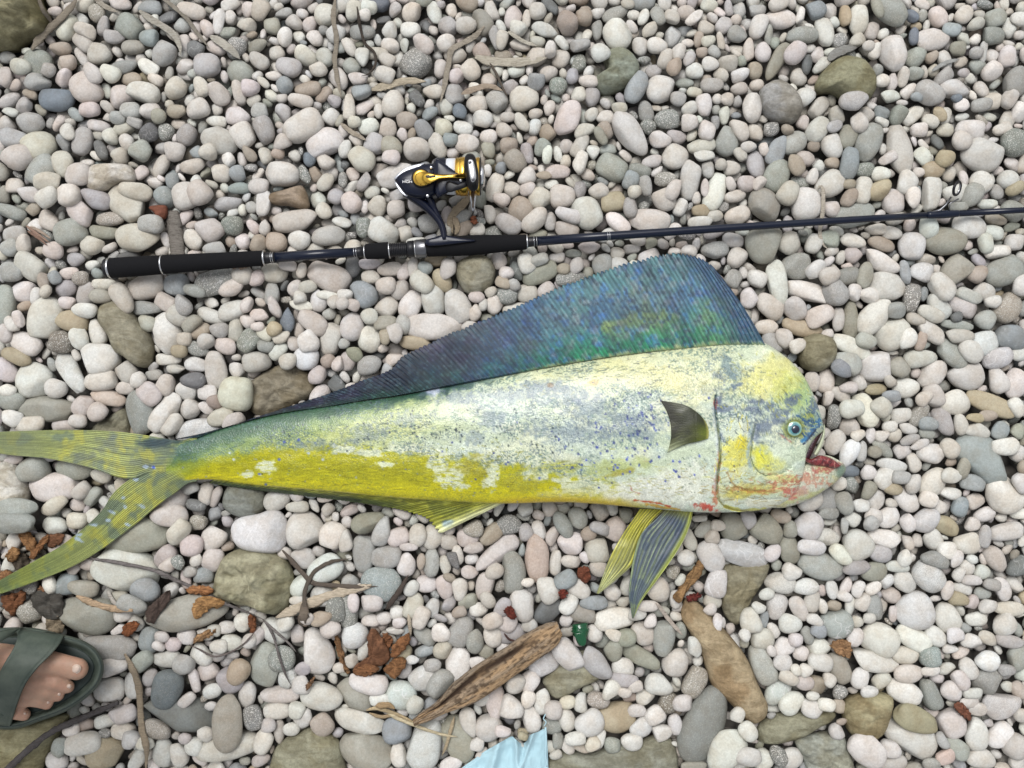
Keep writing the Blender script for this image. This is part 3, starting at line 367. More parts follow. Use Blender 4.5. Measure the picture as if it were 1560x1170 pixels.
T[(1040, 780)] = """235 65 130 118 -70 o;385 80 155 112 -35 o;490 78 76 58 85 o;580 62 126 118 60 w;665 5 90 50 0 G;490 170 132 88 -82 o;268 190 240 105 -18 m;130 205 145 98 -58 w;155 325 122 92 75 m;635 250 195 115 -15 G;585 160 118 68 -8 m;660 118 112 78 0 K2;805 150 138 128 -60 w;720 190 118 72 -38 w;790 250 122 64 10 v;875 275 118 82 5 o;908 190 102 76 -15 g;925 120 145 76 -18 w;495 270 84 78 0 w;448 325 132 86 -12 K2;437 435 115 88 85 K2;410 185 84 62 50 w;305 490 112 88 -75 w;360 580 106 90 0 p;365 700 178 95 -65 G;465 620 92 82 60 w;490 508 100 84 0 w;535 445 116 66 -60 w;573 565 88 52 -65 G;708 512 132 128 40 Q2;615 540 72 60 0 b;450 685 80 74 0 w;545 648 72 64 -20 w;625 688 105 84 0 w;720 720 138 92 -62 o;610 790 92 76 -20 t;808 760 92 72 80 w;880 688 202 92 -10 w;905 585 168 135 -20 w;790 575 90 68 70 w;1060 580 165 88 -28 w;1128 295 155 120 -50 D;1020 320 112 84 -40 w;1075 462 168 158 -50 m;1212 487 135 105 -50 w;1155 570 100 80 -30 w;1022 657 116 76 0 n;1025 735 138 80 5 p;1130 660 92 86 0 Q;880 440 122 86 -60 g;768 430 86 44 85 w;1015 820 150 100 -25 w;1075 850 110 80 -50 w;1140 840 155 80 -62 G;1230 822 98 80 -50 w;1305 717 98 74 -65 w;1390 677 112 84 0 W;1400 760 150 105 60 G;1265 765 100 64 -50 w;1460 888 158 112 10 K2;1242 975 132 116 -70 w;1055 937 195 108 -20 T2;1040 1022 255 140 -32 w;825 1065 170 130 -25 w;940 1075 92 76 -60 w;105 970 350 185 68 F;55 785 145 88 60 K;190 1078 205 140 50 w;200 1010 92 66 60 n;290 988 92 72 -50 w;438 1112 96 66 -55 k;625 1010 78 70 -40 w;698 1000 76 62 -60 w;585 892 105 80 -30 w;645 868 74 54 -10 w;495 870 115 88 40 w;440 825 135 98 60 m;1468 515 106 92 20 w;1500 445 132 62 -5 y;1535 665 125 90 70 G;1435 215 122 78 -55 n;1365 370 1 1 0 w;1465 355 110 64 -70 w;1270 395 76 50 -10 w;1258 398 86 62 -15 T;1145 215 125 68 -25 G;1302 142 116 96 0 w;1480 90 155 72 8 w;1152 125 96 80 -60 w;1112 40 125 92 50 m;1208 62 118 72 -30 T;1032 50 80 68 -80 w;942 30 112 82 30 w;1490 590 130 56 -15 g;1345 1020 145 98 -80 w;1450 1025 128 92 50 w;1370 1130 135 85 -15 w;1250 1080 115 80 -30 G;1190 1110 90 58 15 P;955 1145 145 66 5 p;1512 1060 110 98 60 p;1350 905 86 56 -5 w;100 80 90 60 40 o;25 120 120 60 -60 n;130 110 60 64 0 n;15 210 80 70 0 w;80 30 70 30 0 w;160 60 50 66 0 n;205 15 50 40 -20 n;310 60 90 50 60 g;300 30 90 60 -75 v;450 20 90 58 -10 t;740 60 76 34 88 g;780 35 72 60 -30 w;850 50 70 62 40 g;875 20 80 66 -30 w;1390 15 100 60 20 w;1320 55 60 70 0 w;1285 50 1 1 0 w;1370 110 100 50 85 g;1205 175 84 74 0 w;1010 210 80 56 70 w;985 250 100 52 0 w;1240 210 80 50 60 w;1320 215 50 40 0 w;1305 255 72 62 -30 w;1260 280 70 50 60 w;1375 280 74 66 -20 w;1320 310 90 46 0 w;1410 330 76 50 -10 g;1380 375 76 52 0 G;1280 350 96 46 -15 w;1395 430 86 60 20 w;1200 350 90 50 70 n;1190 265 80 40 -80 w;1290 490 90 60 0 w;1350 495 100 60 10 w;1240 560 80 70 0 m;1320 590 90 60 -10 w;1400 580 90 56 -30 n;940 320 70 54 60 m;870 350 80 50 30 w;755 335 84 48 70 w;685 355 84 52 -80 w;800 350 76 50 70 w;740 385 66 46 -25 w;820 410 84 60 60 w;640 430 70 42 -70 w;590 410 96 66 75 n;540 385 72 46 10 n;600 490 76 50 -30 w;695 430 66 48 0 t;795 500 50 56 0 n;848 485 60 46 0 p;560 340 110 70 0 m;560 260 80 52 85 g;120 440 54 60 0 w;155 495 80 44 88 w;190 465 80 44 -30 w;140 410 80 60 -20 n;50 610 90 56 -80 w;75 685 50 44 0 w;10 690 70 40 -80 W;20 740 110 80 70 n;340 430 62 52 0 w;385 375 70 50 20 w;345 385 1 1 0 w;375 490 88 40 85 b;280 555 62 52 -60 w;420 545 74 48 -55 w;400 630 60 40 -60 w;510 580 60 60 0 w;505 710 56 44 -50 w;555 715 62 60 0 w;625 630 100 90 40 w;545 770 90 66 -20 p;470 745 100 56 -20 n;665 760 70 56 -60 w;800 700 1 1 0 w;790 690 62 34 -25 n;850 815 80 52 0 w;910 770 90 60 30 n;720 825 66 60 0 k;590 835 60 40 0 w;715 890 70 60 -60 t;720 950 50 30 0 t;480 965 60 30 0 n;335 1080 60 70 0 w;245 920 80 60 60 w;140 1040 60 54 0 w;110 1120 60 46 0 w;0 870 70 90 0 w;5 945 1 1 0 w;50 1160 110 40 0 o;280 1090 80 110 0 w;260 1150 70 50 0 w;370 1140 90 90 -60 w;500 1130 90 100 0 w;1015 1135 76 66 30 g;1125 1140 76 54 0 G;1180 1040 80 46 -60 g;1450 1150 1 1 0 w;1530 1140 70 66 0 w;1540 920 60 80 0 w;1400 870 90 50 0 G;1310 870 90 44 0 w;1320 825 88 44 0 w;1210 715 80 50 10 w;1120 720 80 40 10 w;1060 770 1 1 0 w;1170 765 60 50 0 w;1490 800 60 46 -30 w;1540 820 90 60 -60 n;1475 720 50 80 0 g;1225 625 70 40 0 w;1385 990 50 40 0 n;1170 900 60 40 0 w;870 800 1 1 0 w"""
COLS = dict(p=(207,194,186), w=(214,208,201), n=(201,190,176), g=(178,175,172), b=(150,160,166), B=(108,122,140), B2=(160,166,168), B3=(128,136,132), B4=(142,150,164), o=(160,157,136), O=(164,162,144), G=(158,162,153),
            t=(178,156,134), T=(180,164,134), T2=(160,152,120), d=(112,114,116), v=(180,174,178), k=(150,150,146), K=(172,160,142), K2=(202,198,190), s=(142,150,142), y=(204,198,176), m=(206,206,206), W=(226,226,228), c=(222,214,190),
            P=(202,178,170), D=(206,208,206), R=(138,124,104), Q=(158,172,168), Q2=(170,180,178), S=(110,122,132), F=(130,138,130))
WORD = dict(p='pinkish', w='whitish', n='beige', g='grey', b='blue-grey', B='slate blue', B2='pale grey-green', B3='blue-green', B4='lilac grey', o='olive', O='olive grey', G='green-grey', t='tan', T='ochre', T2='olive tan', d='dark grey', v='lilac',
            k='speckled grey', K='speckled tan', K2='pitted pale', s='mottled green', y='cream', m='marbled white', W='bright white', c='creamy white', P='rosy pink', D='dark-dotted white', R='rough brown', Q='glittering green', Q2='pale green', S='slate', F='dark green-grey')
def _desat(c, f=.42):
    l_ = .3*c[0]+.59*c[1]+.11*c[2]; return tuple((l_ + (v-l_)*(1-f))*g_ for v, g_ in zip(c, (.995, 1.0, .985)))
COLS = {k_: _desat(v_, .25 if k_ in ('P','T','T2','Q') else .48) for k_, v_ in COLS.items()}
SPK = dict(k=.9, K=.65, K2=.3, s=.6, D=.45, R=.7, m=.12, Q=.35, g=.12, G=.12, F=.12)
VEIN = dict(m=.8, Q2=.8, b=.2, B=0, g=.25, s=.4, d=.3, w=.12)

# bigger stones traced by outline: pixels, thickness (m), centre height, colour, label
BIG = [
 ([(-60,-40),(62,-30),(66,5),(78,28),(70,52),(40,62),(25,76),(0,78),(-60,80)], .075, .000, (146,140,104), 'boulder', 'cracked mossy olive boulder cut off by the top corner behind the reed stems', 'boulder', (118,110,70)),
 ([(-70,1108),(30,1098),(99,1088),(96,1110),(84,1130),(72,1150),(58,1185),(40,1230),(-70,1230)], .05, -.004, (164,158,118), 'boulder', 'broad smooth tan boulder under the green sandal with a stick lying across it', 'boulder', (150,142,100)),
 ([(326,885),(335,855),(358,838),(385,835),(418,842),(440,862),(447,890),(441,922),(420,936),(392,925),(350,918),(325,905)], .062, -.006, (172,168,138), 'rock', 'blocky rough olive rock with a knobbly top below the fish tail', 'rock', (160,156,122)),
 ([(1041,925),(1052,910),(1088,942),(1118,975),(1140,1005),(1155,1040),(1171,1078),(1163,1101),(1140,1102),(1113,1073),(1085,1045),(1070,1000),(1052,965),(1040,945)], .048, -.008, (186,162,124), 'rock', 'long smooth brown rock pointing down and away from the pelvic fins', 'rock', (172,140,98)),
 ([(1100,868),(1120,860),(1150,855),(1176,860),(1168,885),(1150,915),(1138,935),(1126,955),(1108,942),(1098,905)], .035, -.012, (156,150,124), 'rock', 'rough wedge-shaped olive rock half buried above the long brown rock', 'rock', None),
 ([(150,470),(163,458),(180,458),(196,468),(212,490),(228,510),(234,535),(228,556),(214,560),(190,545),(175,535),(165,510),(152,490)], .045, -.004, (160,154,132), 'rock', 'long olive-grey rock with a shallow dent, above the upper tail lobe', 'rock', None),
 ([(368,590),(385,575),(410,560),(440,552),(470,572),(478,590),(470,605),(440,620),(400,635),(375,625)], .03, -.016, (146,136,116), 'rock', 'rough flat brown-grey rock half hidden by the narrow end of the back fin', 'rock', None),
 ([(1244,125),(1262,98),(1290,85),(1315,93),(1332,112),(1334,138),(1320,154),(1298,156),(1270,140),(1248,140)], .05, -.006, (150,148,116), 'rock', 'domed olive-brown rock with a dented side and a grey leaf on it', 'rock', None),
 ([(1158,160),(1160,135),(1180,122),(1200,127),(1217,146),(1223,165),(1214,184),(1196,190),(1172,180)], .042, -.005, (168,168,172), 'rock', 'round lilac-grey rock with a small black nick, beside the domed olive rock', 'rock', None),
 ([(905,120),(925,105),(920,85),(930,74),(950,72),(968,85),(975,105),(965,125),(945,138),(920,142),(908,135)], .045, -.007, (146,156,142), 'rock', 'large smooth green-grey rock partly under round white pebbles', 'rock', None),
 ([(694,420),(698,400),(715,390),(740,390),(752,402),(755,420),(748,438),(728,450),(708,445)], .045, -.004, (168,166,150), 'rock', 'round olive-grey rock just beneath the fore grip of the rod', 'rock', None),
 ([(1217,535),(1222,517),(1240,508),(1262,512),(1274,530),(1268,552),(1250,566),(1230,564),(1218,552)], .045, -.003, (156,152,128), 'rock', 'flat-sided olive-brown rock next to the forehead of the fish', 'rock', None),
 ([(828,1037),(850,1015),(888,993),(905,1010),(922,1030),(885,1050),(848,1067),(832,1050)], .03, -.008, (158,156,134), 'rock', 'square-cornered flat olive stone slab beside the end of the driftwood', 'slab', None),
 ([(835,1160),(855,1148),(905,1150),(940,1135),(985,1128),(1015,1122),(1030,1140),(1035,1165),(1020,1195),(835,1200)], .035, -.010, (152,154,140), 'rock', 'wide flat grey-green slab at the bottom edge beside the blue cloth', 'slab', None),
 ([(415,1150),(430,1130),(465,1112),(490,1112),(512,1128),(522,1150),(518,1190),(415,1195)], .045, -.006, (158,156,130), 'rock', 'large matte olive rock at the bottom edge left of the long marbled stone', 'rock', None),
 ([(1285,1075),(1298,1062),(1330,1055),(1357,1060),(1355,1085),(1342,1115),(1322,1127),(1298,1120),(1286,1100)], .05, -.002, (172,162,122), 'rock', 'bulky ochre rock with a blunt corner in the lower pebble field', 'rock', (156,138,96)),
 ([(1155,1115),(1170,1098),(1200,1088),(1240,1085),(1270,1082),(1275,1095),(1250,1110),(1215,1128),(1175,1136),(1158,1130)], .035, -.009, (152,150,124), 'rock', 'long flat olive rock with pale pebbles lying on its upper edge', 'rock', None),
 ([(1212,1128),(1230,1122),(1280,1118),(1295,1145),(1298,1180),(1240,1190),(1225,1160)], .04, -.005, (166,172,164), 'rock', 'mottled pale green block of stone touching the bottom edge', 'rock', None),
 ([(133,275),(138,258),(150,251),(185,250),(200,254),(208,268),(202,278),(182,280),(160,292),(142,294),(134,286)], .03, .001, (214,208,206), 'rock', 'flat white fish-shaped stone slab, lying on top of its neighbours', 'rock', None),
 ([(0,705),(15,702),(32,715),(42,735),(43,760),(33,778),(15,780),(2,768),(-25,745),(-25,715)], .04, -.002, (220,217,214), 'rock', 'large smooth white rock under the upper tail lobe', 'rock', None),
 ([(338,770),(345,740),(365,735),(392,737),(404,752),(402,775),(385,788),(360,788)], .04, -.008, (140,146,142), 'rock', 'dark grey-green round rock right below the narrow belly of the fish', 'rock', None),
 ([(130,655),(150,640),(185,620),(192,632),(192,655),(188,675),(130,675)], .03, -.016, (150,150,134), 'rock', 'rough grey-green rock wedged behind the upper tail lobe', 'rock', None),
 ([(408,304),(412,296),(432,290),(450,285),(462,284),(469,298),(472,314),(464,320),(440,314),(418,312)], .022, .0, (164,142,122), 'rock', 'flat brown triangular stone with one sharp corner', 'stone', None),
 ([(236,325),(228,318),(232,314),(252,313),(255,322),(252,333),(240,335)], .014, .005, (156,84,64), 'brick_fragment', 'small worn red brick fragment above the rod grip', 'brick fragment', None),
]
# ------------------------------------------------------------------ ground
def ico(sub):
    bm = bmesh.new(); bmesh.ops.create_icosphere(bm, subdivisions=sub, radius=1.0)
    V = np.array([v.co[:] for v in bm.verts]); F = np.array([[v.index for v in f.verts] for f in bm.faces], np.int32); bm.free()
    return V, F
ICO = {i: ico(i) for i in (2, 3, 4, 5)}

gm = newmat('gap_shade_grit', rough=.9, spec=.2); k_ = NB(gm)
pos = k_.n('ShaderNodeNewGeometry').outputs['Position']
vo = k_.n('ShaderNodeTexVoronoi'); vo.inputs['Scale'].default_value = 60; k_.l(pos, vo.inputs['Vector'])
sc_ = k_.n('ShaderNodeSeparateColor'); k_.l(vo.outputs['Color'], sc_.inputs[0])
# grit under the built pebbles, gap shade put into its colour; beyond them the beach's own pale stones
ln_ = k_.n('ShaderNodeVectorMath', operation='LENGTH'); k_.l(pos, ln_.inputs[0]); far_ = k_.ramp(ln_.outputs['Value'], .95, 1.05)
peb_ = k_.mix(far_, k_.mix(sc_.outputs[0], (0.20, 0.18, 0.155, 1), (0.13, 0.13, 0.12, 1)), k_.mix(sc_.outputs[0], (0.58, 0.54, 0.50, 1), (0.36, 0.36, 0.33, 1)))
k_.l(k_.mix(k_.ramp(vo.outputs['Distance'], .35, .8), peb_, (0.07, 0.065, 0.06, 1)), k_.b.inputs['Base Color'])
k_.l(k_.bump(k_.math('MULTIPLY', vo.outputs['Distance'], -1.0), 0.012), k_.b.inputs['Normal'])
n = 81; gx = np.linspace(-30, 30, n); gx = np.sign(gx)*np.abs(gx/30)**2.2*30
X, Y = np.meshgrid(gx, gx, indexing='ij'); Zg = -0.034 + 0.0*X
rr = np.hypot(X, Y); Zg = Zg + np.where(rr > 1.6, 0.04*(fbm(X*1.1, Y*1.1, 5)-.35)*sst(1.6, 3, rr)*2 + .03*sst(1.6, 2.2, rr), 0)
o = mk('ground', np.stack([X, Y, Zg], -1).reshape(-1, 3), [grid_faces(n, n)], gm); tag(o, kind='structure', label='grit painted dark as gap shade, and far pebbles, under the beach stones')

# ------------------------------------------------------------------ pebbles: packing
CELL = 0.001
XR, YR = 1.02, 0.86
NX, NY = int(2*XR/CELL), int(2*YR/CELL)
HM = np.full((NX, NY), -0.03, np.float32)      # height of the pebble surface
OCC = np.zeros((NX, NY), bool)

def stencil(a, b, ang):
    R = int(math.ceil(max(a, b)/CELL)) + 1
    g = (np.arange(-R, R+1))*CELL; x, y = np.meshgrid(g, g, indexing='ij')
    ca, sa = math.cos(ang), math.sin(ang)
    u = (x*ca + y*sa)/a; v = (-x*sa + y*ca)/b
    r2 = u*u + v*v
    return R, r2 < 1.0, np.sqrt(np.clip(1-r2, 0, 1)).astype(np.float32)
def win(x, y, R):
    i = int(round((x+XR)/CELL)); j = int(round((y+YR)/CELL))
    if i-R < 0 or j-R < 0 or i+R+1 > NX or j+R+1 > NY: return None
    return slice(i-R, i+R+1), slice(j-R, j+R+1)

PEB = []      # x y z a b c ang colour key
def splat(x, y, z, a, b, c, ang):
    R, m, pr = stencil(a, b, ang); s = win(x, y, R)
    if s is None: return
    h = z + c*pr
    HM[s] = np.where(m, np.maximum(HM[s], h), HM[s]); OCC[s] |= m

for pts, th, zc, *_ in BIG:          # the outlined rocks take their ground first
    c = closed_curve(pts, 40)
    gx0 = (c - np.array([780, 585]))*np.array([S, -S])
    x0, y0 = gx0.min(0); x1, y1 = gx0.max(0); cc = gx0.mean(0)
    xs = np.arange(max(x0, -XR+.01), min(x1, XR-.01), CELL); ys = np.arange(max(y0, -YR+.01), min(y1, YR-.01), CELL)
    Xg, Yg = np.meshgrid(xs, ys, indexing='ij')
    th_ = np.arctan2(gx0[:, 1]-cc[1], gx0[:, 0]-cc[0]); rr_ = np.hypot(gx0[:, 1]-cc[1], gx0[:, 0]-cc[0]); od = np.argsort(th_)
    rad = np.interp(np.arctan2(Yg-cc[1], Xg-cc[0]), np.concatenate([th_[od]-2*math.pi, th_[od], th_[od]+2*math.pi]), np.tile(rr_[od], 3))
    q = np.hypot(Xg-cc[0], Yg-cc[1])/rad; m = q < 1
    i0 = int((xs[0]+XR)/CELL); j0 = int((ys[0]+YR)/CELL); sl_ = (slice(i0, i0+len(xs)), slice(j0, j0+len(ys)))
    hh = zc + th/2*np.clip(1-q**3, 0, 1)**(1/2.4)
    HM[sl_] = np.where(m, np.maximum(HM[sl_], hh), HM[sl_]); OCC[sl_] |= m

traced = []
for (ox, oy), txt in T.items():
    for ent in txt.replace('\n', '').split(';'):
        f = ent.split()
        if len(f) < 6: continue
        x, y, L, Wd, an = map(float, f[:5])
        if L < 5: continue
        traced.append((ox + x/3, oy + y/3, L/6, Wd/6, math.radians(an), f[5]))
traced.sort(key=lambda t: -t[2]*t[3])
rt = np.random.default_rng(11)
for px, py, a, b, an, key in traced:
    a *= S*1.11; b *= S*1.11
    a, b = max(a, b), min(a, b)
    x, y, _ = W(px, py, 0.002)
    c = min(b*rt.uniform(.62, .8), .021)
    z = rt.uniform(-.004, .002) - .25*max(0, c-.01)
    R, m, pr = stencil(a, b, an); s = win(x, y, R)
    if s is None: continue
    ov = (OCC[s] & m).sum()/m.sum()
    if ov > .6: continue
    if ov > .08: z += c*.55*min(1, ov*3)
    if ov > .2: z = max(z, float(np.percentile(HM[s][OCC[s] & m], 60)) + .1*c)
    splat(x, y, z, a, b, c, an)
    PEB.append((x, y, z, a, b, c, an, key, 0))
n_traced = len(PEB)

mixkeys = ['w']*46 + ['p']*20 + ['n']*22 + ['g']*12 + ['G']*9 + ['t']*6 + ['b']*5 + ['o']*5 + ['v']*4 + ['k']*3 + ['d']*3 + ['s']*2 + ['K']*2 + ['m']*3 + ['T']*1
def dart(n, lo, hi, zlo, zhi, tol, lim=None, layer=1, mask=None, asp=(.5, .92)):
    global OCC
    M = OCC if mask is None else mask
    added = 0
    X0, Y0 = (XR-.02, YR-.02) if lim is None else lim
    # candidate centres in free cells
    fi, fj = np.nonzero(~M)
    gxf = fi*CELL-XR; gyf = fj*CELL-YR
    ok = (np.abs(gxf) < X0) & (np.abs(gyf) < Y0); fi, fj = fi[ok], fj[ok]
    if len(fi) == 0: return 0
    pick = rt.integers(0, len(fi), n)
    for q in pick:
        i, j = fi[q], fj[q]
        if M[i, j]: continue
        x = i*CELL-XR; y = j*CELL-YR
        a = rt.uniform(lo, hi)/2; b = a*rt.uniform(*asp)
        best = None
        for k in range(4):
            an = rt.uniform(0, math.pi)
            R, m, pr = stencil(a, b, an)
            xx = x + rt.uniform(-.3, .3)*b; yy = y + rt.uniform(-.3, .3)*b
            s = win(xx, yy, R)
            if s is None: continue
            ov = (M[s] & m).sum()/m.sum()
            if best is None or ov < best[0]: best = (ov, xx, yy, an, s, m, pr)
            if ov < tol*.4: break
        if best is None or best[0] > tol: continue
        ov, xx, yy, an, s, m, pr = best
        c = b*rt.uniform(.62, .85); z = rt.uniform(zlo, zhi) - ov*.5*c
        if mask is None:
            HM[s] = np.where(m, np.maximum(HM[s], z + c*pr), HM[s])
        M[s] |= m
        PEB.append((xx, yy, z, a, b, c, an, mixkeys[rt.integers(len(mixkeys))], layer)); added += 1
    return added
MAR = (.66, .52)
for lo, hi, nn, tol in ((.024, .034, 900, .08), (.019, .026, 5000, .12), (.015, .020, 6000, .15), (.012, .016, 9000, .2), (.010, .012, 2500, .2)):
    dart(nn, lo, hi, -.008, -.001, tol, MAR)
# outside the photograph's frame: coarser
for lo, hi, nn, tol in ((.04, .06, 500, .05), (.028, .04, 3500, .12), (.018, .028, 9000, .2)):
    dart(nn, lo, hi, -.008, .002, tol, None, 3)
TOPOCC = OCC.copy()
# second and third layer seen through the gaps
for zlo, zhi, tol, nn, mk0 in ((-.014, -.010, .62, 5200, 0), (-.024, -.018, .8, 2600, 1)):
    M = TOPOCC.copy() if mk0 == 0 else M2
    # keep layer masks apart: only free cells are candidates, overlaps with the layer above are fine
    dart(nn, .014, .024, zlo, zhi, tol, MAR, 2, M)
    M2 = TOPOCC.copy() if mk0 == 0 else None
print('pebbles', len(PEB), 'traced', n_traced, 'free', 1-TOPOCC[int((XR-.6)/CELL):int((XR+.6)/CELL), int((YR-.45)/CELL):int((YR+.45)/CELL)].mean())

def hm(px, py, z=0.0, r=2):
    """height of the pebble surface under a photo pixel seen at height z (max in a small window)"""
    x, y, _ = W(px, py, z); i = int(round((x+XR)/CELL)); j = int(round((y+YR)/CELL))
    i = min(max(i, r), NX-r-1); j = min(max(j, r), NY-r-1)
    return float(HM[i-r:i+r+1, j-r:j+r+1].max())
def hmean(px, py, r=12):
    x, y, _ = W(px, py, 0); i = int(round((x+XR)/CELL)); j = int(round((y+YR)/CELL))
    i = min(max(i, r), NX-r-1); j = min(max(j, r), NY-r-1)
    return float(np.percentile(HM[i-r:i+r+1, j-r:j+r+1], 75))

def pebble_block(P, sub, rs, flat=False):
    """P list of pebble tuples -> V (n,nv,3), F, colours, params"""
    BV, BF = ICO[sub]; n = len(P); nv = len(BV)
    A = np.array([p[:7] for p in P], float)
    d = np.repeat(BV[None], n, 0)
    # low-frequency lumps
    r = np.ones((n, nv))
    for f, am in ((1.3, .05), (2.2, .045), (3.6, .022)):
        ph = rs.uniform(0, 6.28, (n, 3)); kk = rs.normal(0, f, (n, 3, 3))
        arg = np.einsum('nvc,nkc->nvk', d, kk) + ph[:, None, :]
        r += am*np.sin(arg).mean(2)*1.7
    p = rs.uniform(2.0, 2.9, (n, 1))
    q = (np.abs(d)**p[..., None]).sum(2)**(-1/p)
    d = d*(q*r)[..., None]
    # flat facets worn on some stones
    for kf in range(3):
        nn_ = rs.normal(0, 1, (n, 3)); nn_[:, 2] = nn_[:, 2]*.6; nn_ /= np.linalg.norm(nn_, axis=1)[:, None]
        lim = np.where(rs.random(n) < .55, rs.uniform(.62, .9, n), 2.0)
        t = np.einsum('nvc,nc->nv', d, nn_) - lim[:, None]
        t = np.where(t > 0, t*.8, 0)
        d = d - t[..., None]*nn_[:, None, :]
    egg = rs.uniform(-.2, .2, (n, 1)); bend = rs.uniform(-.1, .1, (n, 1))
    x = d[..., 0]; y = d[..., 1]*(1+egg*x) + bend*(x*x-.5); z = d[..., 2]
    x = x*A[:, 3:4]; y = y*A[:, 4:5]; z = z*A[:, 5:6]
    # rescale so that the outline keeps the traced size
    x *= (A[:, 3]/np.abs(x).max(1))[:, None]; y = (y - (y.max(1)+y.min(1))[:, None]/2); y *= (A[:, 4]/np.abs(y).max(1))[:, None]
    lay = np.array([q_[8] for q_ in P]); ti = np.where(lay == 0, .12, .28)
    tx = rs.normal(0, 1, n)*ti; ty = rs.normal(0, 1, n)*ti*.7
    c, s = np.cos(ty)[:, None], np.sin(ty)[:, None]; x, z = x*c + z*s, -x*s + z*c
    c, s = np.cos(tx)[:, None], np.sin(tx)[:, None]; y, z = y*c - z*s, y*s + z*c
    c, s = np.cos(A[:, 6:7]), np.sin(A[:, 6:7]); x, y = x*c - y*s, x*s + y*c
    V = np.stack([x + A[:, 0:1], y + A[:, 1:2], z + A[:, 2:3]], -1)
    C = np.ones((n, 4)); E = np.zeros((n, 4))
    for i, q_ in enumerate(P):
        key = q_[7]; base = s2l(COLS[key])*KALB
        C[i, :3] = base*(1+rs.normal(0, .07)) * (1+rs.normal(0, .018, 3))
        vv = VEIN.get(key, 0)
        E[i] = (rs.random(), SPK.get(key, 0.0)*rs.uniform(.7, 1.0) + (rs.uniform(0, .12)), vv if rs.random() < .6 else 0, 1)
    return V, BF, np.repeat(C[:, None], nv, 1), np.repeat(E[:, None], nv, 1)

def in_frame(p, m=0.0):
    px = p[0]/S + 780; py = 585 - p[1]/S
    return -m < px < 1560+m and -m < py < 1170+m

BODY_HIDE = [(290,700),(300,670),(470,622),(620,560),(850,450),(1070,400),(1160,520),(1240,600),(1250,650),(1230,720),(1180,770),(760,765),(500,745)]
def inside(px, py, poly):
    c = False; n_ = len(poly); j = n_-1
    for i in range(n_):
        xi, yi = poly[i]; xj, yj = poly[j]
        if (yi > py) != (yj > py) and px < (xj-xi)*(py-yi)/(yj-yi)+xi: c = not c
        j = i
    return c
cand = [i for i, p in enumerate(PEB) if p[8] in (0, 1) and in_frame(p, -4) and not inside(p[0]/S+780, 585-p[1]/S, BODY_HIDE)]
cand.sort(key=lambda i: -PEB[i][3]*PEB[i][4])
IND = cand[:300]; indset = set(IND)

LM = [('the rod butt', 165, 408), ('the rear grip', 300, 398), ('the middle rod', 480, 385), ('the reel seat', 620, 380), ('the reel', 660, 275), ('the reel knob', 720, 262), ('the fore grip', 730, 372),
 ('the rod blank', 1000, 352), ('the rod tip', 1300, 335), ('the rod guide ring', 1458, 288), ('the back fin peak', 1075, 395), ('the back fin edge', 760, 480), ('the rear back fin', 560, 570),
 ('the fish forehead', 1215, 560), ('the fish snout', 1255, 650), ('the open jaw', 1290, 710), ('the fish throat', 1150, 785), ('the two pelvic fins', 980, 860), ('the anal fin', 680, 800), ('the fish belly', 880, 780), ('the fish tail root', 280, 690),
 ('the tail fork', 190, 735), ('the upper tail lobe', 60, 675), ('the lower tail tip', 30, 885), ('the corner boulder', 30, 40), ('the green sandal', 110, 1030), ('the tan boulder', 60, 1150), ('the blocky olive rock', 385, 885),
 ('the rotten wood', 585, 995), ('the driftwood plank', 740, 1030), ('the blue cloth', 780, 1150), ('the green bottle shard', 882, 965), ('the long brown rock', 1110, 1010), ('the ochre rock', 1325, 1090), ('the domed olive rock', 1295, 120),
 ('the lilac rock', 1188, 155), ('the green-grey rock', 940, 105), ('the granite cobble', 633, 95), ('the red brick piece', 242, 324), ('the flat white slab', 170, 270), ('the dented olive-grey rock', 190, 510), ('the slate-blue pebble', 83, 150),
 ('the rosy pebble', 818, 853), ('the teardrop stone', 1500, 695), ('the lower edge', 560, 1170), ('the upper edge', 780, 0), ('the right-hand edge', 1560, 560), ('the glittering green stone', 580, 888), ('the quartz-white pebble', 465, 546)]
def describe(i):
    x, y, z, a, b, c, an, key, lay = PEB[i]; px = x/S+780; py = 585-y/S
    L = 2*a/S; sz = 'large' if L > 56 else 'medium' if L > 38 else 'small'
    rr = a/b; sh = 'elongated' if rr > 1.9 else 'oval' if rr > 1.28 else 'round'
    ds = sorted((math.hypot(px-l[1], py-l[2]), l[0]) for l in LM)
    return sz, WORD[key], sh, ds
groups = {}
for i in IND:
    sz, cw, sh, ds = describe(i)
    groups.setdefault((sz, cw, sh, ds[0][1], ds[1][1]), []).append((ds[0][0], i))
LABEL = {}
ORD = ['nearest', 'second', 'third', 'fourth', 'fifth', 'sixth', 'seventh', 'eighth', 'ninth', 'tenth']
for kk, lst in groups.items():
    sz, cw, sh, l1, l2 = kk; lst.sort()
    for r_, (_, i) in enumerate(lst):
        if len(lst) == 1: LABEL[i] = f'{sz} {cw} {sh} pebble between {l1} and {l2}'
        else: LABEL[i] = f'{sz} {cw} {sh} pebble by {l1} toward {l2.replace("the ", "")}, {"nearest" if r_ == 0 else ORD[r_]} there'
FIX = {(83, 151): 'smooth slate-blue oval pebble among pinkish ones, below the corner boulder', (633, 95): 'round granite cobble densely speckled black and white, above the reel',
       (818, 853): 'rosy pink long pebble standing out among grey ones below the belly', (582, 888): 'glittering pale green stone with white crystal crust by dark sticks'}
for (fx, fy), tx in FIX.items():
    j = min(IND, key=lambda i: math.hypot(PEB[i][0]/S+780-fx, 585-PEB[i][1]/S-fy)); LABEL[j] = tx

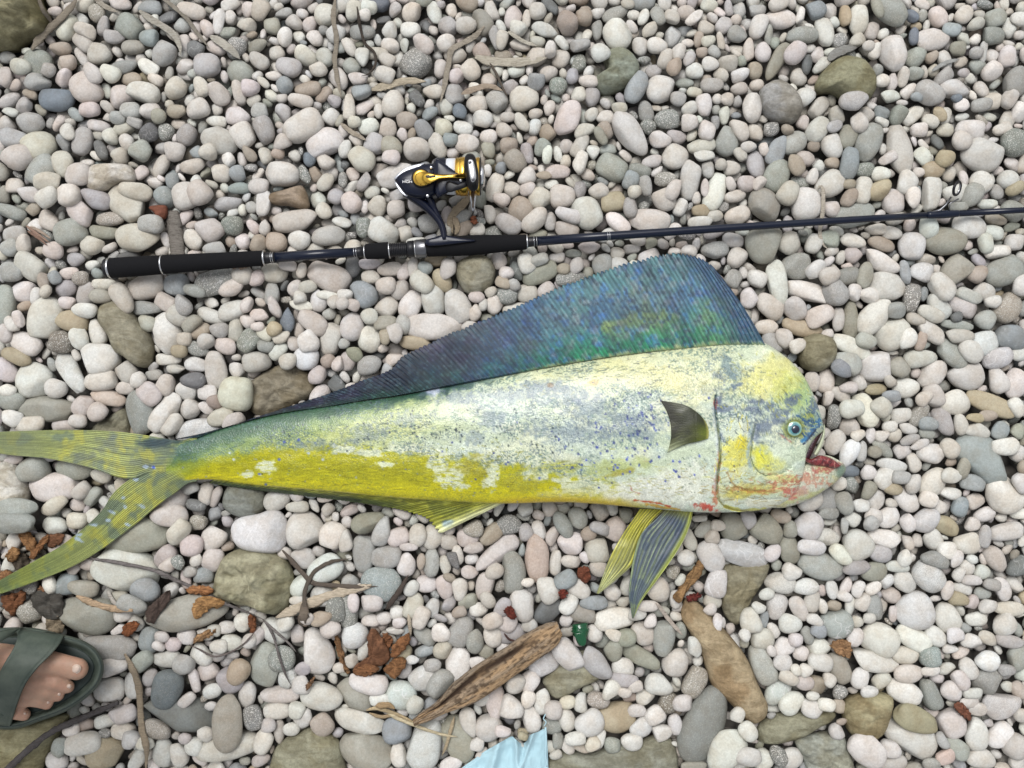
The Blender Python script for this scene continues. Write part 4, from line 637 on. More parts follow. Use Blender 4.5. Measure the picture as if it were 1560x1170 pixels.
rs = np.random.default_rng(5)
first = True
big_i = [i for i in IND if PEB[i][3] > .021]; sm_i = [i for i in IND if PEB[i][3] <= .021]
for lst, sub in ((big_i, 4), (sm_i, 3)):
    V, F, C, E = pebble_block([PEB[i] for i in lst], sub, rs)
    for q, i in enumerate(lst):
        p = PEB[i]
        o = mk('pebble', V[q], [F], STONE, None, C[q], True, E[q]); recenter(o, (p[0], p[1], p[2]))
        tag(o, LABEL[i], 'pebble', 'rounded beach pebbles')
rest = [i for i in range(len(PEB)) if i not in indset]
def joined(name, idx, sub, label):
    if not idx: return
    V, F, C, E = pebble_block([PEB[i] for i in idx], sub, rs)
    n_, nv = V.shape[:2]
    FF = (F[None] + (np.arange(n_)*nv)[:, None, None]).reshape(-1, 3)
    o = mk(name, V.reshape(-1, 3), [FF], STONE, None, C.reshape(-1, 4), True, E.reshape(-1, 4))
    tag(o, label, 'pebbles', 'rounded beach pebbles', 'stuff')
# one mass: visible small pebbles fine, hidden and far ones coarse
vis = [i for i in rest if PEB[i][8] in (0, 1)]; hid = [i for i in rest if PEB[i][8] in (2, 3)]
hid += [i for i in vis if PEB[i][3] < .0084]; vis = [i for i in vis if PEB[i][3] >= .0084]
parts = []
for idx, sub in ((vis, 3), (hid, 2)):
    V, F, C, E = pebble_block([PEB[i] for i in idx], sub, rs); n_, nv = V.shape[:2]
    parts.append((V.reshape(-1, 3), (F[None] + (np.arange(n_)*nv)[:, None, None]).reshape(-1, 3), C.reshape(-1, 4), E.reshape(-1, 4)))
n0 = len(parts[0][0])
o = mk('pebbles', np.vstack([parts[0][0], parts[1][0]]), [np.vstack([parts[0][1], parts[1][1] + n0])], STONE, None, np.vstack([parts[0][2], parts[1][2]]), True, np.vstack([parts[0][3], parts[1][3]]))
tag(o, 'small whitish and grey pebbles packed between the larger stones', 'pebbles', None, 'stuff')

# ------------------------------------------------------------------ outlined rocks
def rock(pts, th, zc, col, name, label, cat, stain, seed):
    nvv = 90; Cc = closed_curve(pts, nvv); c0 = Cc.mean(0)
    ra = .5 if any(w_ in label for w_ in ('rough', 'crack', 'knob', 'mottled')) else .16
    st_ = [(-1, q) for q in (0, .4, .75, .93)] + [(0, 1.0)] + [(1, q) for q in (.992, .975, .95, .915, .87, .82, .76, .69, .62, .54, .46, .38, .3, .22, .14, .06, 0)]
    nu = len(st_); V = []
    for sg, s in st_:
        p = c0 + (Cc-c0)*s
        hgt = (1-s**3.2)**(1/2.3)
        nz = fbm(p[:, 0]*.045, p[:, 1]*.045, seed, 5)-.5; n2 = fbm(p[:, 0]*.15+7, p[:, 1]*.15, seed+3, 3)-.5
        h = zc + sg*hgt*th/2*(1 if sg > 0 else .8) + ((nz*ra + n2*.22*ra)*th*min(1, hgt*1.3) if sg > 0 else 0)
        h = np.broadcast_to(h, (nvv,))
        rr_ = 1 + .05*(fbm(p[:, 0]*.08, p[:, 1]*.08, seed+8, 3)-.5)
        p = c0 + (p-c0)*rr_[:, None]
        k = S*(H-max(zc, 0))/H
        V.append(np.stack([(p[:, 0]-780)*k, (585-p[:, 1])*k, h], 1))
    V = np.vstack(V); V2 = V.copy()
    px = V[:, 0]/S+780; py = 585-V[:, 1]/S
    t = sst(.42, .62, fbm(px*.035, py*.035, seed+20, 4))[:, None]
    col = _desat(col, .30); ca = s2l(col)*KALB*.94; cb = s2l(_desat(stain, .3))*KALB*.94 if stain else ca*np.array([.86, .82, .74])
    cc = np.ones((len(V), 4)); cc[:, :3] = ca*(1-t) + cb*t
    o = mk(name, V, [grid_faces(nu, nvv, True)], ROCK, None, cc)
    bm = bmesh.new(); bm.from_mesh(o.data); bmesh.ops.remove_doubles(bm, verts=bm.verts, dist=1e-5)
    bmesh.ops.recalc_face_normals(bm, faces=bm.faces); bm.to_mesh(o.data); bm.free()
    recenter(o, ((c0[0]-780)*S, (585-c0[1])*S, zc)); tag(o, label, cat)
    return o
for q, (pts, th, zc, col, name, label, cat, stain) in enumerate(BIG):
    rock(pts, th, zc, col, name, label, cat, stain, q+31)
# ------------------------------------------------------------------ the fish
fish = empty('fish', W(760, 690, 0.01))
tag(fish, 'big yellow-green and silver dolphinfish with tall blue-green back fin lying on the pebbles', 'fish')

def skin_material(name, rough=.38, scale=520, bump=.0005, streak=None):
    m = newmat(name, rough=rough, spec=.5, coat=.25); m.node_tree.nodes['Principled BSDF'].inputs['Coat Roughness'].default_value = .25
    k = NB(m); pos = k.n('ShaderNodeNewGeometry').outputs['Position']
    a = k.n('ShaderNodeAttribute', attribute_name='pcol'); col = a.outputs['Color']
    vo = k.n('ShaderNodeTexVoronoi'); vo.inputs['Scale'].default_value = scale; k.l(pos, vo.inputs['Vector'])
    n1 = k.noise(pos, 900, 3, rough=.7); n2 = k.noise(pos, 160, 5, rough=.7)
    f = k.math('MULTIPLY', k.ramp(n1, .25, .75, .82, 1.14), k.ramp(vo.outputs['Distance'], .1, .8, 1.06, .88))
    f = k.math('MULTIPLY', f, k.ramp(n2, .3, .7, .92, 1.07))
    cm = k.n('ShaderNodeCombineColor'); [k.l(f, cm.inputs[i]) for i in range(3)]
    k.l(k.mix(1.0, col, cm.outputs[0], 'MULTIPLY'), k.b.inputs['Base Color'])
    b1 = k.bump(vo.outputs['Distance'], bump, .6); b2 = k.bump(n2, .0008, .4, b1); k.l(b2, k.b.inputs['Normal'])
    k.l(k.ramp(n1, .3, .7, rough-.06, rough+.12), k.b.inputs['Roughness'])
    return m
SKIN = skin_material('fish_skin', .30); FIN = skin_material('fin_membrane', .42, 900, .0002)

TOP = [(255,676),(270,674),(300,667),(330,655),(365,645),(400,635),(440,627),(480,621),(540,612),(600,604),(680,589),(760,573),(850,556),(950,540),(1050,527),(1110,522),(1160,522),(1180,532),(1200,547),(1218,566),(1232,590),(1243,617),(1250,640),(1254,652)]
BOT = [(255,735),(270,736),(300,731),(330,731),(365,736),(400,740),(460,745),(520,750),(600,758),(680,763),(760,767),(850,765),(900,767),(960,772),(1020,777),(1060,780),(1110,780),(1150,778),(1185,770),(1208,755),(1218,735),(1222,708),(1227,690),(1238,670),(1254,656)]
THK = [(255,5.5),(300,7.5),(360,10),(450,14),(600,20),(760,25),(900,29),(1020,31),(1120,30),(1190,27),(1225,21),(1245,13),(1254,5)]
def ftop(x): return interp(x, TOP)
def fbot(x): return interp(x, BOT)
def fthk(x): return interp(x, THK)*.001
BELLYZ = 0.010
def fmid(x): return BELLYZ + fthk(np.minimum(x, 1190))*1.02
# smoother profiles
_tp = smooth_curve(TOP, 600); _bp = smooth_curve(BOT, 600); _kp = smooth_curve(THK, 400)
def ftop(x): return np.interp(x, _tp[:, 0], _tp[:, 1])
def fbot(x): return np.interp(x, _bp[:, 0], _bp[:, 1])
def fthk(x): return np.interp(x, _kp[:, 0], _kp[:, 1])*.001

SLIT = [(1090,603),(1089,622),(1092,645),(1096,670),(1097,700),(1093,725),(1092,748),(1095,762),(1103,771),(1118,777),(1140,779)]
PREO = [(1150,648),(1147,665),(1145,682),(1144,697),(1148,710),(1156,719),(1167,725),(1180,724),(1194,719),(1205,712)]
JAWL = [(1100,740),(1112,745),(1130,750),(1150,745),(1175,742),(1200,735),(1225,728),(1255,722)]
def relief(x, y):
    """small height of the head's plates and creases, metres"""
    h = np.zeros(np.shape(x))
    m = (x > 1060) & (y > 595)
    if not np.any(m): return h
    xs, ys = x[m], y[m]
    d, p, s = pdist(xs, ys, SLIT); hh = np.where(s < 0, .0022*np.exp(-d/45)*sst(0, 2.5, d), 0) - .0022*np.exp(-(d/1.8)**2)
    d, p, s = pdist(xs, ys, PREO); hh += np.where(s < 0, .0014*np.exp(-d/30)*sst(0, 3, d), 0) - .0014*np.exp(-(d/2.0)**2)
    d, p, s = pdist(xs, ys, [(1098,738),(1110,748),(1130,757),(1160,762),(1190,760)]); hh -= .0008*np.exp(-(d/1.6)**2)
    d, p, s = pdist(xs, ys, [(1103,728),(1112,738),(1122,744),(1140,748),(1165,748),(1200,738)]); hh -= .0007*np.exp(-(d/1.6)**2)
    hh += .0015*np.exp(-(np.hypot(xs-1210, ys-653)/17)**4)      # eye socket bulge
    h[m] = hh
    return h

# --- paint: pigment traced in photo pixels
class Paint:
    def __init__(s, x, y, base): s.x, s.y = x, y; s.c = np.tile(np.array(base, float), (len(x), 1)); s.k = 0
    def mixm(s, m, rgb): s.c = s.c*(1-m[:, None]) + np.array(rgb, float)*m[:, None]
    def blob(s, x, y, rx, ry, ang, rgb, a=1.0, soft=.35, rough=.5, fr=.09):
        s.k += 1; ca, sa = math.cos(math.radians(-ang)), math.sin(math.radians(-ang))
        sel = np.nonzero((np.abs(s.x-x) < max(rx, ry)*1.8) & (np.abs(s.y-y) < max(rx, ry)*1.8))[0]
        if len(sel) == 0: return
        X, Y = s.x[sel], s.y[sel]
        u = ((X-x)*ca + (Y-y)*sa)/rx; v = (-(X-x)*sa + (Y-y)*ca)/ry
        r = np.sqrt(u*u+v*v) + rough*(fbm(X*fr, Y*fr, s.k*1.3, 4)-.5)*2
        m = (1-sst(1-soft, 1+soft*.4, r))*a
        s.c[sel] = s.c[sel]*(1-m[:, None]) + np.array(rgb, float)*m[:, None]
    def line(s, pts, w, rgb, a=1.0, rough=.6, fr=.12):
        s.k += 1; P = np.asarray(pts, float); x0, y0 = P.min(0)-w*4-3; x1, y1 = P.max(0)+w*4+3
        sel = np.nonzero((s.x > x0) & (s.x < x1) & (s.y > y0) & (s.y < y1))[0]
        if len(sel) == 0: return
        X, Y = s.x[sel], s.y[sel]
        d, p, sd = pdist(X, Y, P)
        d = d/w + rough*(fbm(X*fr, Y*fr, s.k*2.1, 3)-.5)*2
        m = (1-sst(.5, 1.1, d))*a
        s.c[sel] = s.c[sel]*(1-m[:, None]) + np.array(rgb, float)*m[:, None]
    def out(s, k=KALB):
        r = np.ones((len(s.x), 4)); r[:, :3] = s2l(np.clip(s.c, 0, 255))*k; return r

def paint_body(x, y):
    P = Paint(x, y, (208, 220, 192)); tp, bt = ftop(x), fbot(x); t = (y-tp)/(bt-tp)
    n1 = fbm(x*.03, y*.05, 3, 5); n2 = fbm(x*.11, y*.13, 7, 4); nf = fbm(x*.35, y*.4, 9, 3)
    # pale blue-green and cream clouds
    P.mixm(sst(.42, .62, n1)*.55, (206, 218, 210)); P.mixm(sst(.5, .7, fbm(x*.02, y*.04, 12, 4))*.5, (232, 232, 200))
    # yellow-green upper flank behind the middle
    P.mixm((1-sst(560, 760, x))*(1-sst(.35, .62, t+.25*(n2-.5)))*.75, (188, 196, 112))
    P.mixm((1-sst(330, 560, x))*sst(.1, .4, t)*.6, (168, 180, 92))
    P.mixm(sst(700, 860, x)*(1-sst(1060, 1160, x))*(1-sst(.1, .35, t+.3*(n1-.5)))*.5, (228, 226, 172))
    # yellow belly band
    edge = interp(x, [(255,.40),(300,.50),(340,.50),(400,.42),(500,.46),(560,.50),(640,.58),(760,.68),(860,.79),(960,.90),(1060,.98)])
    m = sst(-.05, .10, t - edge + .18*(n2-.5) + .08*(n1-.5))*(1-sst(900, 1010, x))
    P.mixm(m*.95, (184, 180, 14)); P.mixm(m*sst(.45, .7, n2)*.5, (200, 196, 12))
    P.mixm(m*sst(.80, .92, t)*(1-sst(820, 980, x))*.95, (226, 216, 12))
    P.mixm(m*sst(.2, .6, nf)*.25, (150, 146, 40))
    # darker olive band low on the flank
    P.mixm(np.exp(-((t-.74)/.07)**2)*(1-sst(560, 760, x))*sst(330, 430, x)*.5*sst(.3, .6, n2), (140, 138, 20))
    # white blotches biting into the yellow
    W_ = (220, 226, 196)
    for a in ((405,712,14,12,20),(376,722,9,6,0),(668,705,20,16,30),(690,733,26,12,-12),(700,716,18,14,0),(748,712,11,30,5),(744,736,10,14,0),(618,683,30,8,0),(560,690,26,6,0),(520,684,18,7,0),(800,690,50,16,4),(820,722,26,10,10),(585,707,14,5,0),(880,740,40,16,0)):
        P.blob(*a, W_, .95, .3, .75, .13)
    P.blob(722, 712, 24, 18, 0, (168, 160, 44), .7, .4, .8, .12); P.blob(790, 738, 30, 14, 0, (178, 172, 50), .75, .4, .8); P.blob(850, 712, 44, 10, 8, (176, 180, 100), .55, .5, .8); P.blob(935, 712, 60, 12, 8, (176, 188, 110), .6, .5, .8)
    P.blob(940, 722, 30, 5, 15, (170, 160, 50), .6, .5, .8)
    # white belly to the right
    P.blob(985, 748, 85, 24, 5, (238, 240, 226), .9, .5, .4); P.blob(1050, 740, 45, 38, 0, (236, 238, 222), .75, .5, .5); P.blob(870, 752, 60, 9, 3, (226, 222, 150), .6)
    P.mixm(sst(.93, 1.0, t)*sst(740, 790, x)*(1-sst(940, 1000, x))*.85, (222, 190, 60))
    P.line([(300,733),(400,744),(520,755),(620,763)], 2.5, (236, 234, 190), .7, 1.0)
    # dark blue-green back
    dk = interp(x, [(255,.5),(280,.45),(330,.30),(400,.22),(480,.16),(560,.10),(640,.06),(760,.035),(900,.02),(1160,.02),(1254,.02)])
    P.mixm((1-sst(dk*.5, dk*1.5, t+.12*(n2-.5)))*(1-sst(640, 820, x))*.95, (32, 66, 66))
    P.mixm((1-sst(dk*1.2, dk*2.6, t+.2*(n2-.5)))*(1-sst(520, 760, x))*.5, (98, 132, 84))
    # net of small scales showing between the clouds
    sc = sst(.52, .66, vn(x*.55, y*.62, 4))*sst(.44, .6, fbm(x*.025, y*.05, 31, 3))
    sc = sc*(1-.85*sst(.55, .75, t)*sst(860, 950, x)); P.mixm(sc*.62*(1-m*.7), (96, 124, 118)); P.mixm(sst(.56, .7, vn(x*.8, y*.9, 14))*sst(.5, .64, fbm(x*.03, y*.045, 37, 3))*.5*(1-m)*(1-.85*sst(.55, .75, t)*sst(860, 950, x)), (76, 92, 110))
    # bruised blue-grey clouds
    B_ = (120, 136, 152)
    for a in ((855,600,50,16,-8),(900,622,40,20,10),(780,602,26,12,0),(748,640,26,16,0),(830,588,34,9,-4),(700,604,28,12,0),(655,600,16,10,0),(720,668,20,12,0),(560,662,34,16,0),(880,660,60,14,0),(965,655,48,20,5),(950,640,26,12,0),(820,652,22,14,0),(620,640,26,12,0),(480,680,30,12,0)):
        P.blob(*a, B_, .5, .6, 1.3, .2)
    P.blob(660, 598, 14, 8, 0, (206, 210, 236), .7, .5, .9); P.blob(1085, 596, 20, 9, 0, (180, 190, 190), .4, .5, 1)
    P.blob(1000, 575, 50, 24, 0, (232, 226, 160), .55, .5, .6); P.blob(935, 565, 34, 18, 0, (228, 224, 160), .5, .5, .6); P.blob(1060, 590, 50, 26, 0, (230, 226, 168), .5, .6, .6)
    P.blob(838, 588, 8, 5, 10, (150, 122, 84), .8, .5, 1.0); P.blob(905, 582, 8, 5, 10, (206, 178, 110), .7, .5, 1.0)
    # head: cream-yellow crown, green brow
    P.blob(1165, 575, 60, 34, 25, (232, 226, 140), .75, .6, .5); P.blob(1205, 592, 30, 26, 40, (216, 220, 110), .6, .6, .6); P.blob(1215, 612, 26, 22, 40, (176, 200, 130), .75, .6, .6); P.blob(1228, 590, 16, 24, -25, (160, 186, 130), .6, .6, .6)
    P.blob(1110, 560, 9, 24, 25, (112, 134, 138), .8, .6, .9, .15); P.blob(1122, 566, 10, 14, 20, (120, 140, 140), .6, .6, 1.0, .15); P.blob(1125, 587, 13, 5, 10, (96, 116, 140), .8, .5, 1.0, .2); P.blob(1098, 574, 12, 6, -20, (120, 136, 140), .6, .5, 1.0, .2)
    for a in ((1094,610,6,8,0),(1108,622,18,5,8),(1096,620,8,9,0),(1152,612,16,6,0),(1154,624,10,10,0),(1170,620,12,8,20),(1182,632,14,9,20),(1142,624,8,4,0),(1205,613,10,12,-15),(1212,606,12,5,0),(1240,620,8,14,-15),(1235,628,8,6,0),(1190,642,14,8,0),(1152,660,10,16,0),(1165,650,12,12,0),(1158,672,12,8,0),(1198,628,6,5,0),(1100,660,5,10,0),(1135,672,8,3,0)):
        P.blob(*a, (104, 118, 140), .72, .4, .9, .2)
    P.mixm(np.exp(-((x-1235)/22)**2)*np.exp(-((y-640)/16)**2)*.5, (70, 110, 120))
    # cheeks
    P.blob(1175, 690, 34, 30, 0, (226, 236, 212), .75, .5, .5); P.blob(1160, 698, 17, 20, 0, (226, 224, 70), .9, .6, .5); P.blob(1172, 708, 26, 12, 0, (222, 222, 110), .6, .6, .5)
    P.blob(1122, 690, 22, 34, 0, (232, 224, 96), .75, .6, .8, .12); P.blob(1128, 675, 12, 14, 0, (236, 218, 50), .7, .5, .8, .15); P.blob(1110, 655, 18, 18, 0, (218, 230, 208), .8, .5, .5)
    P.blob(1120, 722, 22, 8, 30, (222, 224, 190), .6); P.blob(1150, 745, 60, 9, 0, (214, 204, 120), .8, .6, .6); P.blob(1130, 752, 34, 7, 6, (206, 190, 70), .6, .6, .7)
    P.blob(1190, 728, 40, 9, -8, (214, 206, 130), .8, .6, .5)
    P.line([(1108,720),(1114,734),(1124,742),(1150,748),(1180,748)], 1.6, (150, 116, 66), .55, 1.6, .4)
    P.line([(1110,742),(1120,745),(1140,748),(1165,748)], 3.2, (176, 110, 60), .5, 2.4, .35)
    P.line([(1180,738),(1205,733),(1235,730),(1255,726)], 4.5, (190, 112, 88), .6, 2.6, .3)
    P.blob(1203, 752, 11, 8, -30, (206, 104, 86), .75, .6, 1.6, .3); P.blob(1215, 748, 14, 7, 0, (196, 120, 110), .6, .5, 1.0, .2)
    P.blob(1180, 768, 60, 8, -4, (226, 224, 200), .7); P.line([(1105,772),(1130,778),(1165,776)], 3, (206, 200, 60), .6, .8)
    P.line([(1095,690),(1094,720),(1089,745),(1090,765)], 3.4, (192, 104, 70), .65, 2.0, .3); P.blob(1076, 773, 17, 5, -8, (206, 84, 66), .9, .6, 1.3, .3); P.blob(1090, 615, 3, 10, 0, (150, 60, 60), .8)
    P.line([(966,762),(985,764),(1005,767),(1020,772)], 1.6, (200, 90, 50), .9, 1.2, .2); P.line([(985,768),(1010,773),(1035,776)], 2, (214, 160, 40), .7, 1.0, .2); P.line([(960,740),(963,748),(974,752)], 1.2, (190, 140, 120), .7, 1, .3)
    P.line([(x_, y_) for x_, y_ in SLIT[2:7]], 1.7, (78, 92, 48), .95, .4); P.line(SLIT[:3], 1.4, (40, 70, 80), .9, .4); P.line(SLIT[6:], 1.2, (130, 120, 60), .7, .4)
    P.line([(a_-3, b_) for a_, b_ in SLIT[1:7]], 3.0, (206, 214, 216), .5, .8)
    P.line([(a_-5, b_) for a_, b_ in PREO[:5]], 3.2, (168, 186, 182), .85, .4); P.line(PREO, 1.1, (90, 110, 80), .8, .3)
    P.blob(1210, 653, 19, 19, 0, (168, 176, 92), .8, .3, .4, .12); P.blob(1209, 652, 15, 15, 0, (96, 112, 70), .7, .3, .3, .12)
    # front edge below the eye, blue nose
    P.line([(1226,670),(1235,660),(1243,648),(1249,641)], 4.2, (60, 116, 168), .8, 1.3, .3); P.line([(1224,676),(1233,667),(1243,655)], 1.8, (30, 44, 70), .8, .9, .3); P.line([(1214,634),(1228,640),(1240,646)], 3, (40, 80, 130), .7, 1.0, .2)
    P.line([(1222,672),(1230,668)], 3, (70, 140, 190), .7, .5); P.blob(1232, 634, 10, 5, 10, (190, 190, 60), .6, .5, .8)
    P.line([(1186,660),(1198,668),(1206,674)], 1.8, (200, 120, 110), .5, 1.4, .3)
    # small pigment spots
    rg = np.random.default_rng(77)
    def spots(n, cx, cy, sx, sy, rgb, r0, r1, a=.85):
        for _ in range(n):
            X = cx + rg.normal()*sx; Y = cy + rg.normal()*sy; r = rg.uniform(r0, r1)
            sel = np.nonzero((np.abs(x-X) < r*1.6) & (np.abs(y-Y) < r*1.6))[0]
            if len(sel) == 0: continue
            dd = np.hypot(x[sel]-X, (y[sel]-Y)*rg.uniform(.85, 1.2))/r; mm = (1-sst(.55, 1.15, dd))*a
            cc = np.array(rgb, float)*rg.uniform(.8, 1.25)
            P.c[sel] = P.c[sel]*(1-mm[:, None]) + cc*mm[:, None]
    spots(120, 700, 660, 90, 20, (46, 60, 66), .9, 2.0); spots(70, 560, 670, 90, 26, (56, 70, 72), .8, 1.6)
    spots(48, 960, 655, 30, 22, (66, 80, 140), 1.4, 2.8); spots(34, 975, 640, 34, 14, (70, 84, 144), 1.3, 2.6)
    spots(60, 860, 690, 90, 26, (70, 84, 150), 1.0, 2.2); spots(34, 960, 710, 50, 14, (58, 74, 168), 1.4, 2.6)
    spots(80, 1000, 580, 110, 26, (86, 90, 110), .8, 1.5, .7); spots(60, 500, 700, 120, 22, (150, 160, 190), 1.0, 2.0, .6)
    spots(50, 1050, 720, 20, 26, (90, 110, 90), .7, 1.4, .7); spots(30, 1110, 690, 18, 30, (80, 90, 110), .8, 1.5); spots(60, 1000, 620, 60, 40, (80, 90, 120), .8, 1.6, .7); spots(30, 700, 740, 110, 10, (120, 130, 180), 1, 1.8, .6)
    for X, Y in ((425,700),(433,673),(455,670),(350,690),(356,700),(395,722),(470,690),(492,700),(405,738)): P.blob(X, Y, 2.6, 2.4, 0, (80, 100, 190) if X % 2 else (200, 214, 230), .8, .5, .3)
    rg2 = np.random.default_rng(5); od = np.argsort(x); xs_ = x[od]
    def strokes(n, cx, cy, sx, sy, ang, da, L, rgb, a=.6, w_=.8):
        for _ in range(n):
            X = cx + rg2.normal()*sx; Y = cy + rg2.normal()*sy; an = math.radians(ang + rg2.normal()*da); l = L*rg2.uniform(.5, 1.3)/2
            i0, i1 = np.searchsorted(xs_, [X-l-2, X+l+2]); ii = od[i0:i1]; ii = ii[np.abs(y[ii]-Y) < l+2]
            if len(ii) == 0: continue
            dx, dy = x[ii]-X, y[ii]-Y; u_ = dx*math.cos(an)-dy*math.sin(an); v_ = dx*math.sin(an)+dy*math.cos(an)
            mm = (1-sst(.4, 1.2, np.abs(v_)/w_))*(1-sst(.6, 1.0, np.abs(u_)/l))*a
            P.c[ii] = P.c[ii]*(1-mm[:, None]) + np.array(rgb, float)*rg2.uniform(.8, 1.2)*mm[:, None]
    strokes(170, 1165, 635, 38, 22, -50, 30, 12, (96, 112, 128)); strokes(90, 1110, 570, 26, 20, 60, 25, 10, (104, 122, 126)); strokes(90, 1180, 590, 34, 26, -40, 30, 10, (196, 196, 90), .6)
    strokes(90, 1140, 745, 40, 14, 5, 14, 16, (150, 130, 70), .5); strokes(60, 1125, 690, 16, 34, 70, 25, 12, (214, 200, 80), .6); strokes(60, 1190, 700, 26, 20, 30, 40, 12, (170, 184, 160), .6)
    strokes(60, 1205, 740, 30, 10, 10, 20, 12, (190, 110, 90), .55); strokes(40, 1232, 645, 9, 14, -55, 15, 12, (40, 80, 130), .7); strokes(30, 1228, 640, 12, 12, -40, 30, 9, (196, 204, 130), .7)
    strokes(260, 900, 620, 150, 36, 12, 20, 9, (112, 128, 140), .5); strokes(200, 1000, 570, 120, 20, 20, 30, 9, (196, 190, 130), .5); strokes(300, 560, 640, 150, 22, 16, 12, 9, (92, 116, 100), .55)
    strokes(240, 560, 725, 150, 16, 2, 6, 22, (206, 202, 40), .5); strokes(160, 560, 722, 150, 16, 2, 8, 18, (140, 138, 20), .5); strokes(200, 720, 712, 60, 20, 0, 25, 8, (150, 150, 70), .6)
    strokes(140, 900, 735, 90, 14, 4, 10, 14, (170, 170, 90), .5); strokes(240, 850, 560, 220, 10, 12, 10, 14, (90, 104, 84), .55); strokes(80, 1020, 735, 40, 20, 10, 40, 9, (190, 180, 130), .5)
    # fine brushed hue drift
    P.c *= (1 + .10*(nf-.5) + .12*(n2-.5))[:, None]
    P.c = 128 + (P.c-128)*1.07
    return P.out(.72)

# body surface
nu, nt_, nb_ = 800, 176, 26
xs = np.concatenate([np.linspace(255, 1190, 620), 1190 + 64*np.sin(np.linspace(0, math.pi/2, 111))[1:]]); xs[-1] = 1253.9
nu = len(xs)
vt = -np.cos(np.linspace(0, math.pi, nt_)); vb = np.cos(np.linspace(0, math.pi, nb_+2))[1:-1]
vv = np.concatenate([vt, vb]); sgn = np.concatenate([np.ones(nt_), -np.ones(nb_)])
Xm = np.repeat(xs[:, None], len(vv), 1); tpx, btx = ftop(xs)[:, None], fbot(xs)[:, None]
Ym = (tpx+btx)/2 + (btx-tpx)/2*vv[None]
prof = (1-np.abs(vv)**2.3)**(1/2.1)
thk = fthk(xs)[:, None]
lump = (fbm(Xm*.018, Ym*.03, 51, 3)-.5)*.0035
def bodyz(px, py):
    px = np.asarray(px, float); py = np.asarray(py, float)
    tp, bt = ftop(px), fbot(px); v = np.clip((py-(tp+bt)/2)/((bt-tp)/2), -1, 1)
    zm = fmid(px); zs = zm + fthk(px)*(1-np.abs(v)**2.3)**(1/2.1); kv = (H-zm)/(H-zs); rx_, ry_ = 780+(px-780)*kv, 585+(py-585)*kv
    # flank a bit fuller towards the back, keel to the belly
    return fmid(px) + fthk(px)*(1-np.abs(v)**2.3)**(1/2.1)*(1-.10*v) + relief(rx_, ry_) + (fbm(px*.018, py*.03, 51, 3)-.5)*.0035*(1-v*v)
Zm = np.where(sgn[None] > 0, bodyz(Xm, Ym), fmid(Xm) - thk*prof[None])
Zmid = fmid(Xm); k_ = S*(H-Zmid)/H
VX, VY = (Xm-780)*k_, (585-Ym)*k_
pxv = 780 + VX/S*H/(H-Zm); pyv = 585 - VY/S*H/(H-Zm)
cols = paint_body(pxv.ravel(), pyv.ravel())
V = np.stack([VX, VY, Zm], -1).reshape(-1, 3); nvv = len(vv)
e0 = V.reshape(nu, nvv, 3)[0].mean(0); e1 = V.reshape(nu, nvv, 3)[-1].mean(0)
V = np.vstack([V, e0, e1]); cols = np.vstack([cols, cols[nt_//2], cols[-nb_-nt_//2]])
a_ = np.arange(nvv); b_ = (a_+1) % nvv; N_ = nu*nvv
ob = mk('body', V, [np.vstack([grid_faces(nu, nvv, True)]), np.vstack([np.stack([b_, a_, np.full(nvv, N_)], -1), np.stack([a_+(nu-1)*nvv, b_+(nu-1)*nvv, np.full(nvv, N_+1)], -1)])], SKIN, fish, cols)
fix_normals(ob)

def body_at(px, py):
    """world point and height of the flank seen at photo pixel"""
    z = float(fmid(px)) + .01
    for _ in range(4):
        zm = float(fmid(px)); qx = 780+(px-780)*(H-z)/(H-zm); qy = 585+(py-585)*(H-z)/(H-zm)
        z = float(bodyz(qx, qy))
    return z
def body_at_v(px, py):
    z = fmid(px) + .01
    for _ in range(4):
        zm = fmid(px); qx = 780+(px-780)*(H-z)/(H-zm); qy = 585+(py-585)*(H-z)/(H-zm); z = bodyz(qx, qy)
    return z
def Wv(px, py, z): k = S*(H-z)/H; return np.stack([(px-780)*k, (585-py)*k, z], -1)

# gill cover: a plate standing proud of the flank, its own patch
nu2, nv2 = 90, 120
sl = smooth_curve(SLIT[1:9], nv2); pr_ = smooth_curve([(1135,628),(1142,645),(1141,665),(1138,685),(1138,702),(1142,716),(1152,728),(1162,736)], nv2)
s_ = np.linspace(0, 1, nu2)[:, None, None]
G_ = sl[None]*(1-s_) + pr_[None]*s_; gxx, gyy = G_[..., 0]+.8*(1-s_[..., 0]), G_[..., 1]
edge = sst(0, .05, s_[..., 0])*sst(0, .25, 1-s_[..., 0])*sst(0, .06, np.linspace(0, 1, nv2)[None])*sst(0, .08, 1-np.linspace(0, 1, nv2)[None])
zz = body_at_v(gxx, gyy) - .0008 + .0024*edge
c_ = paint_body(gxx.ravel(), gyy.ravel())
sheet('gill_cover', Wv(gxx, gyy, zz), .0012, SKIN, fish, c_.reshape(nu2, nv2, 4))

